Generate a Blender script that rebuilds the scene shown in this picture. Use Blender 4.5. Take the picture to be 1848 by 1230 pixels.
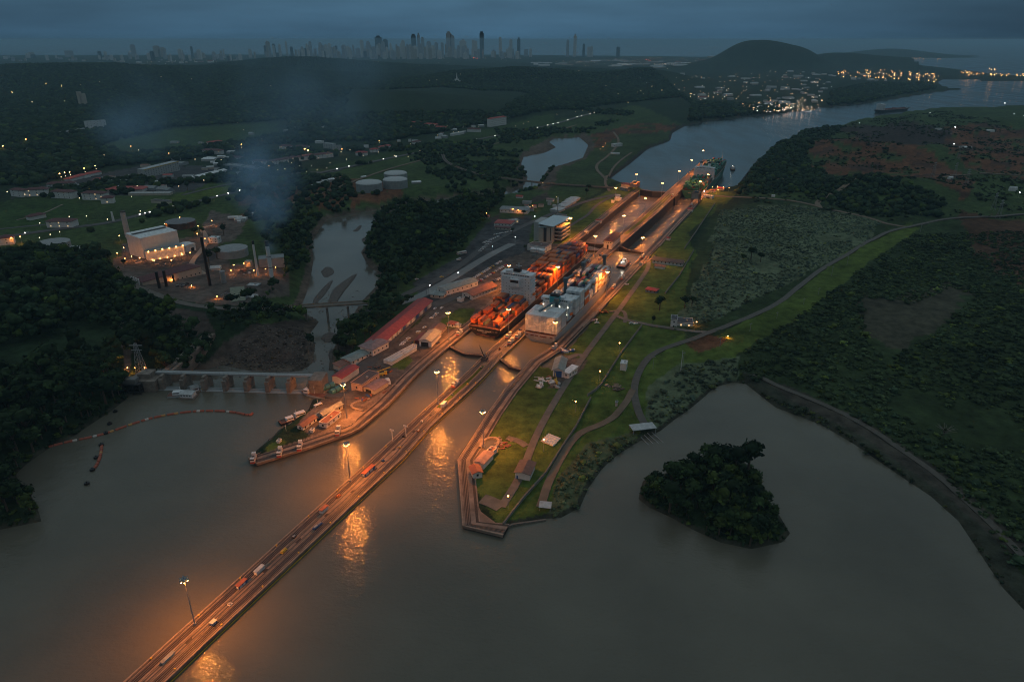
import bpy, math, random
import numpy as np
from mathutils import Vector, Matrix, Euler

random.seed(7)
rng = np.random.default_rng(11)
for o in list(bpy.data.objects):
    bpy.data.objects.remove(o)
SC = bpy.context.scene
COL = SC.collection
R = math.radians

# ------------------------------------------------------------------ camera
FPX, HC = 1232.0, 245.0                      # focal length in photograph pixels, camera height above the lake
TH = math.atan((615 - 72) / FPX)
cam_d = bpy.data.cameras.new('camera')
cam = bpy.data.objects.new('camera', cam_d)
COL.objects.link(cam)
cam_d.sensor_width = 36.0
cam_d.lens = FPX / 1848 * 36
cam_d.clip_start = 1.0
cam_d.clip_end = 200000.0
cam.location = (0, 0, HC)
cam.rotation_euler = (math.pi / 2 - TH, 0, 0)
SC.camera = cam

# ------------------------------------------------------------------ exposure
SC.view_settings.view_transform = 'Standard'
SC.view_settings.look = 'None'
SC.view_settings.exposure = 0.0
SC.view_settings.gamma = 1.0
SC.view_settings.use_curve_mapping = False
SC.cycles.max_bounces = 5
SC.cycles.diffuse_bounces = 2
SC.cycles.glossy_bounces = 3
SC.cycles.transmission_bounces = 2
SC.cycles.volume_bounces = 2
SC.cycles.transparent_max_bounces = 8
SC.cycles.caustics_reflective = False
SC.cycles.caustics_refractive = False
SC.cycles.sample_clamp_indirect = 3.0
SC.cycles.sample_clamp_direct = 0.0
SC.cycles.use_light_tree = True
SC.cycles.pixel_filter_type = 'BLACKMAN_HARRIS'
SC.cycles.filter_width = 1.05
SC.cycles.use_denoising = True
SC.cycles.denoiser = 'OPENIMAGEDENOISE'

# ------------------------------------------------------------------ world: an overcast sky after sunset
W = bpy.data.worlds.new('World')
SC.world = W
W.use_nodes = True
nt = W.node_tree
nt.nodes.clear()
def wn(t, **k):
    n = nt.nodes.new(t)
    for a, b in k.items():
        setattr(n, a, b)
    return n
tc = wn('ShaderNodeTexCoord')
sep = wn('ShaderNodeSeparateXYZ'); nt.links.new(tc.outputs['Generated'], sep.inputs[0])
def wm(op, a, b=None, c=None):
    n = wn('ShaderNodeMath', operation=op)
    for i, v in enumerate((a, b, c)):
        if v is None: continue
        if isinstance(v, (int, float)): n.inputs[i].default_value = v
        else: nt.links.new(v, n.inputs[i])
    return n.outputs[0]
elev = wm('MAXIMUM', sep.outputs['Z'], 0.0)
ramp = wn('ShaderNodeValToRGB')
nt.links.new(elev, ramp.inputs[0])
cr = ramp.color_ramp
cr.elements[0].position = 0.0;  cr.elements[0].color = (0.034, 0.084, 0.138, 1)
cr.elements[1].position = 1.0;  cr.elements[1].color = (0.17, 0.21, 0.235, 1)
for p, c in ((0.045, (0.040, 0.095, 0.150, 1)), (0.10, (0.050, 0.106, 0.160, 1)), (0.25, (0.11, 0.18, 0.225, 1)), (0.45, (0.20, 0.265, 0.30, 1)), (0.7, (0.235, 0.285, 0.315, 1))):
    e = cr.elements.new(p); e.color = c
# sky brighter straight ahead, dimmed towards both sides in place of lens vignetting
nrm = wn('ShaderNodeVectorMath', operation='MULTIPLY'); nrm.inputs[1].default_value = (1, 1, 0)
nt.links.new(tc.outputs['Generated'], nrm.inputs[0])
nn = wn('ShaderNodeVectorMath', operation='NORMALIZE'); nt.links.new(nrm.outputs[0], nn.inputs[0])
dt = wn('ShaderNodeVectorMath', operation='DOT_PRODUCT')
dt.inputs[1].default_value = (math.sin(R(-4)), math.cos(R(-4)), 0)
nt.links.new(nn.outputs[0], dt.inputs[0])
mr = wn('ShaderNodeMapRange', interpolation_type='SMOOTHSTEP')
nt.links.new(dt.outputs['Value'], mr.inputs['Value'])
mr.inputs['From Min'].default_value = 0.66; mr.inputs['From Max'].default_value = 1.0
mr.inputs['To Min'].default_value = 0.38; mr.inputs['To Max'].default_value = 1.32
low = wn('ShaderNodeMapRange'); nt.links.new(elev, low.inputs['Value'])
low.inputs['From Min'].default_value = 0.1; low.inputs['From Max'].default_value = 0.5
fac = wn('ShaderNodeMix', data_type='FLOAT'); nt.links.new(low.outputs[0], fac.inputs[0])
nt.links.new(mr.outputs[0], fac.inputs[2]); fac.inputs[3].default_value = 1.0
mp = wn('ShaderNodeMapping'); mp.inputs['Scale'].default_value = (3.0, 3.0, 22.0)
nt.links.new(tc.outputs['Generated'], mp.inputs['Vector'])
nz = wn('ShaderNodeTexNoise'); nz.inputs['Scale'].default_value = 1.6; nz.inputs['Detail'].default_value = 5
nt.links.new(mp.outputs[0], nz.inputs['Vector'])
nr = wn('ShaderNodeMapRange'); nt.links.new(nz.outputs[0], nr.inputs['Value'])
nr.inputs['From Min'].default_value = 0.3; nr.inputs['From Max'].default_value = 0.7
nr.inputs['To Min'].default_value = 0.84; nr.inputs['To Max'].default_value = 1.16
m1 = wm('MULTIPLY', fac.outputs[0], nr.outputs[0])
sky = wn('ShaderNodeTexSky', sky_type='NISHITA')
sky.sun_disc = False; sky.sun_elevation = R(2.0); sky.sun_rotation = R(180.0); sky.altitude = 245
bg1 = wn('ShaderNodeBackground'); nt.links.new(ramp.outputs[0], bg1.inputs[0]); nt.links.new(m1, bg1.inputs[1])
bg2 = wn('ShaderNodeBackground'); nt.links.new(sky.outputs[0], bg2.inputs[0]); bg2.inputs[1].default_value = 0.002
ad = wn('ShaderNodeAddShader'); nt.links.new(bg1.outputs[0], ad.inputs[0]); nt.links.new(bg2.outputs[0], ad.inputs[1])
wo = wn('ShaderNodeOutputWorld'); nt.links.new(ad.outputs[0], wo.inputs[0])

sun_d = bpy.data.lights.new('sun', 'SUN'); sun_d.energy = 0.05; sun_d.angle = R(40); sun_d.color = (0.85, 0.93, 1.0)
sun = bpy.data.objects.new('sun', sun_d); COL.objects.link(sun); sun.rotation_euler = (R(35), 0, R(170)); sun.location = (0, 0, 900)

# ------------------------------------------------------------------ helpers: geometry of the place
CT, ST = math.cos(TH), math.sin(TH)
def zb(x, y):
    """height of the flat ground (the lock plateau at 1.5 m, the coastal plain at -8 m, lake surface = 0)"""
    t = min(max((y - 1150) / 500, 0), 1)
    return 1.5 - 9.5 * t * t * (3 - 2 * t)
def gz(px, py, z):
    dx, dy, dz = px - 924.0, FPX * CT - (py - 615) * ST, -FPX * ST - (py - 615) * CT
    t = (HC - z) / -dz
    return dx * t, dy * t
def gp(px, py):
    z = 1.5
    for _ in range(6):
        x, y = gz(px, py, z); z = zb(x, y)
    return x, y, z
AX = (math.sin(R(23.36)), math.cos(R(23.36)))
OX, OY = gz(830, 632, 2)
def uv(u, v):
    """lock coordinates: u metres along the canal away from the upper gates, v metres to the right"""
    return OX + AX[0] * u + AX[1] * v, OY + AX[1] * u - AX[0] * v
YAW = -R(23.36)                                # rotation that turns local +Y along the canal

# ------------------------------------------------------------------ helpers: materials
MAT = {}
def mat(name, col, rough=0.7, metal=0.0, var=0.15, vscale=0.3, bump=0.0, bscale=1.0, emit=None, estr=0.0, spec=0.5, attr=None):
    if name in MAT: return MAT[name]
    m = bpy.data.materials.new(name); m.use_nodes = True
    t = m.node_tree; t.nodes.clear()
    o = t.nodes.new('ShaderNodeOutputMaterial'); b = t.nodes.new('ShaderNodeBsdfPrincipled')
    t.links.new(b.outputs[0], o.inputs[0])
    b.inputs['Roughness'].default_value = rough; b.inputs['Metallic'].default_value = metal
    b.inputs['Specular IOR Level'].default_value = spec
    b.inputs['Base Color'].default_value = (*col, 1)
    tcn = t.nodes.new('ShaderNodeTexCoord')
    if var > 0 or attr:
        n = t.nodes.new('ShaderNodeTexNoise'); n.inputs['Scale'].default_value = vscale; n.inputs['Detail'].default_value = 6
        n.inputs['Roughness'].default_value = 0.65
        t.links.new(tcn.outputs['Object'], n.inputs['Vector'])
        r = t.nodes.new('ShaderNodeMapRange'); t.links.new(n.outputs[0], r.inputs[0])
        r.inputs['From Min'].default_value = 0.3; r.inputs['From Max'].default_value = 0.7
        r.inputs['To Min'].default_value = 1 - var; r.inputs['To Max'].default_value = 1 + var
        v = t.nodes.new('ShaderNodeVectorMath'); v.operation = 'SCALE'
        if attr:
            a = t.nodes.new('ShaderNodeAttribute'); a.attribute_name = attr
            t.links.new(a.outputs['Color'], v.inputs[0])
        else:
            v.inputs[0].default_value = col
        t.links.new(r.outputs[0], v.inputs['Scale']); t.links.new(v.outputs[0], b.inputs['Base Color'])
    if bump > 0:
        n2 = t.nodes.new('ShaderNodeTexNoise'); n2.inputs['Scale'].default_value = bscale; n2.inputs['Detail'].default_value = 5
        t.links.new(tcn.outputs['Object'], n2.inputs['Vector'])
        bp = t.nodes.new('ShaderNodeBump'); bp.inputs['Distance'].default_value = bump
        t.links.new(n2.outputs[0], bp.inputs['Height']); t.links.new(bp.outputs[0], b.inputs['Normal'])
    if emit:
        b.inputs['Emission Color'].default_value = (*emit, 1); b.inputs['Emission Strength'].default_value = estr
        m.cycles.emission_sampling = 'NONE'
    MAT[name] = m
    return m

# ------------------------------------------------------------------ helpers: meshes and objects
class MB:
    def __init__(s): s.v = []; s.f = []
    def quad(s, a, b, c, d):
        n = len(s.v); s.v += [a, b, c, d]; s.f.append((n, n + 1, n + 2, n + 3)); return s
    def poly(s, pts):
        n = len(s.v); s.v += list(pts); s.f.append(tuple(range(n, n + len(pts)))); return s
    def box(s, x0, x1, y0, y1, z0, z1):
        n = len(s.v)
        s.v += [(x0, y0, z0), (x1, y0, z0), (x1, y1, z0), (x0, y1, z0), (x0, y0, z1), (x1, y0, z1), (x1, y1, z1), (x0, y1, z1)]
        s.f += [(n, n+3, n+2, n+1), (n+4, n+5, n+6, n+7), (n, n+1, n+5, n+4), (n+1, n+2, n+6, n+5), (n+2, n+3, n+7, n+6), (n+3, n, n+4, n+7)]
        return s
    def prism(s, pts, z0, z1, close=True):
        """vertical prism over a ground outline; z0, z1 numbers"""
        n = len(s.v); k = len(pts)
        ar = sum(pts[i][0] * pts[(i + 1) % k][1] - pts[(i + 1) % k][0] * pts[i][1] for i in range(k))
        if ar < 0: pts = pts[::-1]
        s.v += [(p[0], p[1], z0) for p in pts] + [(p[0], p[1], z1) for p in pts]
        s.f.append(tuple(range(n + k, n + 2 * k)))
        s.f.append(tuple(range(n + k - 1, n - 1, -1)))
        for i in range(k):
            j = (i + 1) % k
            s.f.append((n + i, n + j, n + k + j, n + k + i))
        return s
    def cyl(s, x, y, z0, z1, r0, r1=None, n=12, cap=True):
        r1 = r0 if r1 is None else r1
        b = len(s.v)
        for z, r in ((z0, r0), (z1, r1)):
            for i in range(n):
                a = 2 * math.pi * i / n
                s.v.append((x + r * math.cos(a), y + r * math.sin(a), z))
        for i in range(n):
            j = (i + 1) % n
            s.f.append((b + i, b + j, b + n + j, b + n + i))
        if cap:
            s.f.append(tuple(range(b + n, b + 2 * n))); s.f.append(tuple(range(b + n - 1, b - 1, -1)))
        return s
    def tube(s, p, q, r0, r1=None, n=6):
        r1 = r0 if r1 is None else r1
        p, q = Vector(p), Vector(q); d = (q - p)
        if d.length < 1e-6: return s
        d.normalize(); a = d.orthogonal().normalized(); c = d.cross(a); b = len(s.v)
        for o, r in ((p, r0), (q, r1)):
            for i in range(n):
                t = 2 * math.pi * i / n
                s.v.append(tuple(o + a * (r * math.cos(t)) + c * (r * math.sin(t))))
        for i in range(n):
            j = (i + 1) % n
            s.f.append((b + i, b + j, b + n + j, b + n + i))
        s.f.append(tuple(range(b + n, b + 2 * n))); s.f.append(tuple(range(b + n - 1, b - 1, -1)))
        return s
    def dome(s, x, y, z, r, h, n=16, m=4):
        b = len(s.v)
        for k in range(m):
            a = k / m * math.pi / 2
            for i in range(n):
                t = 2 * math.pi * i / n
                s.v.append((x + r * math.cos(a) * math.cos(t), y + r * math.cos(a) * math.sin(t), z + h * math.sin(a)))
        s.v.append((x, y, z + h))
        for k in range(m - 1):
            for i in range(n):
                j = (i + 1) % n
                s.f.append((b + k*n + i, b + k*n + j, b + (k+1)*n + j, b + (k+1)*n + i))
        for i in range(n):
            s.f.append((b + (m-1)*n + i, b + (m-1)*n + (i+1) % n, b + m*n))
        return s
    def sphere(s, x, y, z, r, n=8, m=5, sx=1, sy=1, sz=1):
        b = len(s.v); s.v.append((x, y, z - r*sz))
        for k in range(1, m):
            a = -math.pi/2 + math.pi*k/m
            for i in range(n):
                t = 2*math.pi*i/n
                s.v.append((x + sx*r*math.cos(a)*math.cos(t), y + sy*r*math.cos(a)*math.sin(t), z + sz*r*math.sin(a)))
        s.v.append((x, y, z + r*sz)); e = len(s.v) - 1
        for i in range(n):
            s.f.append((b, b+1+(i+1) % n, b+1+i)); s.f.append((e, e-n+i, e-n+(i+1) % n))
        for k in range(m-2):
            for i in range(n):
                j = (i+1) % n
                s.f.append((b+1+k*n+i, b+1+k*n+j, b+1+(k+1)*n+j, b+1+(k+1)*n+i))
        return s
    def mesh(s, name, m, smooth=False):
        me = bpy.data.meshes.new(name); me.from_pydata(s.v, [], s.f); me.update()
        me.materials.append(m)
        if smooth: me.polygons.foreach_set('use_smooth', [True] * len(me.polygons))
        return me

def link(name, data, parent=None, loc=(0, 0, 0), rz=0.0, scale=None):
    o = bpy.data.objects.new(name, data); COL.objects.link(o)
    o.location = loc; o.rotation_euler = (0, 0, rz)
    if scale: o.scale = scale if isinstance(scale, (tuple, list)) else (scale,) * 3
    if parent: o.parent = parent
    return o
APART = set('porthole bridge_window side_deck funnel_top side_tower mooring_opening deck_lamp wheel lamp lifeboat windlass floodlight headlight terrace glazed_slot boiler tank pipe pump valve machine insulator crate plate beam tyre part slab rust_plate saddle hoop post outrigger band panel parapet stair'.split())
def pieces(mb):
    p = list(range(len(mb.v)))
    def f(a):
        while p[a] != a: p[a] = p[p[a]]; a = p[a]
        return a
    for fc in mb.f:
        for w in fc[1:]: p[f(w)] = f(fc[0])
    out = {}
    for fc in mb.f: out.setdefault(f(fc[0]), []).append(fc)
    if len(out) < 2: return [mb]
    r = []
    for fs in out.values():
        q = MB(); ids = sorted({i for fc in fs for i in fc}); k = {i: n for n, i in enumerate(ids)}
        q.v = [mb.v[i] for i in ids]; q.f = [tuple(k[i] for i in fc) for fc in fs]; r.append(q)
    return r
def part(name, mb, m, parent, smooth=False, label=None):
    if name in APART:
        ps = pieces(mb)
        if 1 < len(ps) <= 70:
            for q in ps: o = link(name, q.mesh(name, m, smooth), parent)
            return o
    o = link(name, mb.mesh(name, m, smooth), parent)
    if label: o['label'] = label
    return o
def tag(o, label, cat, group=None):
    o['label'] = label; o['category'] = cat
    if group: o['group'] = group
    return o
def thing(name, label, cat, loc, rz=0.0, group=None):
    return tag(link(name, None, None, loc, rz), label, cat, group)
def struct(name, data):
    o = link(name, data); o['kind'] = 'structure'; return o
def dup(root, loc, rz, label, group=None, scale=None):
    r = root.copy(); COL.objects.link(r); r.location = loc; r.rotation_euler = (0, 0, rz); r['label'] = label
    if group: r['group'] = group
    if scale is not None: r.scale = (scale,) * 3
    for ch in KIDS.get(root.name, ()):
        c = ch.copy(); COL.objects.link(c); c.parent = r
        for g in KIDS.get(ch.name, ()):
            d = g.copy(); COL.objects.link(d); d.parent = c
    return r
KIDS = {}
def remember(root):
    """note a prototype's children so that copies are cheap"""
    for o in [root] + list(root.children):
        KIDS[o.name] = list(o.children)
    return root
ORD = ['', 'first', 'second', 'third', 'fourth', 'fifth', 'sixth', 'seventh', 'eighth', 'ninth', 'tenth', 'eleventh', 'twelfth',
       'thirteenth', 'fourteenth', 'fifteenth', 'sixteenth', 'seventeenth', 'eighteenth', 'nineteenth', 'twentieth']
TENS = {2: 'twenty', 3: 'thirty', 4: 'forty', 5: 'fifty', 6: 'sixty', 7: 'seventy', 8: 'eighty', 9: 'ninety'}
TENTH = {2: 'twentieth', 3: 'thirtieth', 4: 'fortieth', 5: 'fiftieth', 6: 'sixtieth', 7: 'seventieth', 8: 'eightieth', 9: 'ninetieth'}
def nth(i):
    if i <= 20: return ORD[i]
    return TENTH[i // 10] if i % 10 == 0 else TENS[i // 10] + '-' + ORD[i % 10]

# value noise for terrain
_perm = rng.random((256, 256))
def vnoise(x, y):
    xi, yi = np.floor(x).astype(int), np.floor(y).astype(int); fx, fy = x - xi, y - yi
    fx, fy = fx*fx*(3-2*fx), fy*fy*(3-2*fy)
    g = lambda a, b: _perm[a % 256, b % 256]
    return (g(xi, yi)*(1-fx) + g(xi+1, yi)*fx)*(1-fy) + (g(xi, yi+1)*(1-fx) + g(xi+1, yi+1)*fx)*fy
def fbm(x, y, o=4):
    s, a, t = 0, 1.0, 0
    for i in range(o):
        s = s + a * vnoise(x * 2**i + 17*i, y * 2**i + 5*i); t += a; a *= 0.5
    return s / t
def inside(poly, x, y):
    r = np.zeros(x.shape, bool); k = len(poly)
    for i in range(k):
        (x0, y0), (x1, y1) = poly[i], poly[(i+1) % k]
        if y0 == y1: continue
        c = ((y0 > y) != (y1 > y)) & (x < (x1-x0)*(y-y0)/(y1-y0) + x0)
        r ^= c
    return r
def sdist(poly, x, y):
    """signed distance, positive inside"""
    d = np.full(x.shape, 1e9); k = len(poly)
    for i in range(k):
        (x0, y0), (x1, y1) = poly[i], poly[(i+1) % k]
        ex, ey = x1-x0, y1-y0; L = ex*ex+ey*ey + 1e-9
        t = np.clip(((x-x0)*ex+(y-y0)*ey)/L, 0, 1)
        d = np.minimum(d, (x-x0-t*ex)**2+(y-y0-t*ey)**2)
    d = np.sqrt(d)
    return np.where(inside(poly, x, y), d, -d)
def toworld(pts, z):
    return [gz(a, b, z) for a, b in pts]
# ================================================================== water bodies and ground
SEA = -14.0
LAKE_PX = [(-600,1700),(-600,1010),(0,955),(75,940),(64,905),(38,882),(28,855),(50,835),(92,806),(125,792),(160,768),(200,742),(232,716),
  (244,703),(300,704),(400,706),(500,708),(560,710),(566,718),(556,740),(532,754),(520,766),(503,776),(490,790),(470,806),(459,816),(463,831),(500,823),(560,803),(632,779),
  (648,772),(661,763),(703,728),(760,672),(812,625),(850,594),(1040,437),(1100,395),(1176,334),(1262,290),(1286,291),(1240,346),(1160,455),(1062,560),(996,625),(955,650),(882,740),
  (850,790),(827,824),(836,938),(906,957),(922,948),(985,935),(1012,934),(1047,915),(1062,880),(1087,845),(1112,822),(1150,798),
  (1192,777),(1217,757),(1242,740),(1270,717),(1290,698),(1320,690),(1345,692),(1400,735),(1480,765),(1540,800),(1620,855),
  (1680,895),(1730,940),(1770,1000),(1810,1060),(1848,1100),(1950,1200),(2400,1700)]
ISLAND_PX = [(1152,900),(1160,868),(1210,850),(1238,832),(1290,818),(1335,828),(1368,852),(1380,892),(1404,925),(1426,962),(1412,978),
  (1355,990),(1300,978),(1250,955),(1215,935),(1172,915)]
RIVER_PX = [(330,712),(345,690),(365,668),(400,658),(450,668),(500,672),(545,668),(563,655),(568,620),(560,600),(575,580),(540,560),
  (552,530),(560,500),(565,470),(562,440),(575,415),(592,394),(640,384),(690,378),(760,362),(840,354),(905,347),(945,335),(952,320),
  (940,296),(945,282),(985,275),(1003,266),(990,256),(1000,250),(1045,247),(1062,262),(1052,285),(1012,299),(990,305),(975,325),(965,345),(915,356),
  (850,364),(800,371),(765,380),(720,378),(690,386),(674,400),(670,430),(652,455),(664,478),(685,494),(681,515),(652,545),(640,565),(632,590),(612,612),(597,640),(592,690),(585,712)]
SEA_PX = [(1098,324),(1135,297),(1170,268),(1209,254),(1213,240),(1235,228),(1290,216),(1370,209),(1420,203),(1500,193),(1545,188),
  (1600,181),(1650,173),(1700,165),(1740,162),(1703,157),(1692,149),(1702,143),(1760,145),(1848,148),(2700,165),(2700,180),(1848,192),
  (1700,195),(1640,203),(1560,217),(1500,233),(1445,241),(1400,263),(1365,291),(1345,316),(1326,341),(1298,348),(1262,350),(1222,400),(1165,455),(1122,447),(1100,440),(1150,380),(1165,345),(1130,338)]
BAY_PX = [(-900,98),(-300,100),(400,99),(900,99),(1100,101),(1300,103),(1500,104),(1530,108),(1600,112),(1640,116),(1700,122),(1780,132),(1848,137),(2700,150),(2700,72.3),(-900,72.3)]
ISLES = [((1400+205*.2424*2,95),)]
lakeW = toworld(LAKE_PX, 0); islW = toworld(ISLAND_PX, 0); rivW = toworld(RIVER_PX, SEA); seaW = toworld(SEA_PX, SEA); bayW = toworld(BAY_PX, SEA)

# hills: pixel of the foot, height, radii (m), exponent
HILLS = [((1388,122),190,500,430,3.8),((1500,119),85,420,500,2),((1330,124),110,500,400,2),((1560,118),60,700,400,2),((1660,121),70,600,400,2),
 ((520,128),34,520,500,2),((470,126),45,900,500,2),((640,128),45,700,500,2),((930,150),38,430,500,2.2),((860,155),45,500,400,2),((1010,150),45,500,400,2),((1175,148),72,300,300,2.2),
 ((120,150),55,1400,600,2),((-150,160),60,1600,700,2),((350,140),45,1500,500,2),((760,200),35,500,300,2),((650,190),45,450,300,2),
 ((0,560),14,110,110,2),((-100,700),20,180,200,2),
 ((1570,285),26,170,120,2.4),((1480,270),16,120,90,2),((1620,350),16,150,90,2),((1750,290),12,200,120,2),((1800,230),20,400,200,2),((1600,245),14,200,100,2),
 ((1500,560),4,120,80,2),((1700,620),5,160,120,2),((1400,640),3,80,60,2),
 ((1605,99.5),120,900,700,2),((1655,102),60,700,500,2)]
def pxpy(x, y, z):
    cx, cy, cz = x, y * CT - (z - HC) * ST, y * ST + (z - HC) * CT
    return 924 + FPX * cx / cy, 615 - FPX * cz / cy

ys = np.concatenate([np.arange(73.5, 135, 1.0), np.arange(135, 1260, 3.0), np.arange(1260, 1760, 25.0)])
xs = np.concatenate([np.arange(-700, 0, 14.0), np.arange(0, 1850, 3.0), np.arange(1850, 2600, 14.0)])
PX, PY = np.meshgrid(xs, ys)
dz = -FPX * ST - (PY - 615) * CT; tt = (HC - 1.5) / -dz
X = (PX - 924) * tt; Y = (FPX * CT - (PY - 615) * ST) * tt
t_ = np.clip((Y - 1150) / 500, 0, 1); ZB = 1.5 - 9.5 * t_ * t_ * (3 - 2 * t_)
Z = ZB.copy()
for (p, h, rx, ry, ex) in HILLS:
    cx, cy, _ = gp(*p)
    r = np.sqrt(((X - cx)/rx)**2 + ((Y - cy)/ry)**2)
    Z += h * np.exp(-r**ex)
P2x, P2y = pxpy(X, Y, ZB)
# rolling ground in the far forest and on the right-hand spoil land
far = np.clip((Y - 1900)/1500, 0, 1) * np.clip((P2y-104)/10, 0, 1)
leftf = np.clip((1250 - P2x)/250, 0, 1)
Z += far * leftf * (fbm(X/700, Y/700, 5) - 0.42) * 70
rightg = np.clip((P2x - 1420 + (P2y-400)*0.0)/120, 0, 1) * np.clip((470 - P2y)/60, 0, 1) * np.clip((P2y-190)/20, 0, 1)
Z += rightg * (fbm(X/90+9, Y/60, 4) - 0.35) * 22
scr = inside([(1240,390),(1600,380),(1900,420),(1900,1150),(1500,760),(1340,680),(1180,700),(1100,800),(980,930),(960,900),(1100,700),(1230,500)], P2x, P2y)
Z += np.where(scr, (fbm(X/9, Y/9, 3) - 0.4) * 2.0, 0)
Z = np.maximum(Z, -10.5)
d_lake = np.minimum(sdist(lakeW, X, Y), -sdist(islW, X, Y))
d_riv = sdist(rivW, X, Y); d_sea = sdist(seaW, X, Y); d_bay = sdist(bayW, X, Y)
Z = np.where(Y < 1500, np.minimum(Z, np.maximum(-d_lake * 0.55 + 0.0, -6)), Z)
Z = np.minimum(Z, np.maximum(SEA + 0.2 - d_riv * 0.42, -20))
Z = np.minimum(Z, np.maximum(SEA + 0.2 - d_sea * 0.7, -20))
bayclip = np.maximum(SEA + 0.5 - d_bay * 0.05, -30)
LU = (X-OX)*AX[0] + (Y-OY)*AX[1]; LV = (X-OX)*AX[1] - (Y-OY)*AX[0]
cut = ((LU > -20) & (LU < 740) & (LV > -17-np.clip((LU-300)/100,0,3)) & (LV < 84)) | ((LU > 330) & (LU < 760) & (LV > -22) & (LV < 86))
cut &= ~((LU < 0) & (LV > 70))
Z[cut] = -21
Z = np.where(d_bay > -300, np.minimum(Z, bayclip + sum(h*0 for _ in [0] for h in [0])), Z)
for (p, h, rx, ry, ex) in HILLS[-2:]:
    cx, cy, _ = gp(*p); r = np.sqrt(((X - cx)/rx)**2 + ((Y - cy)/ry)**2)
    Z = np.maximum(Z, SEA - 8 + h * np.exp(-r**ex))
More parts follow.
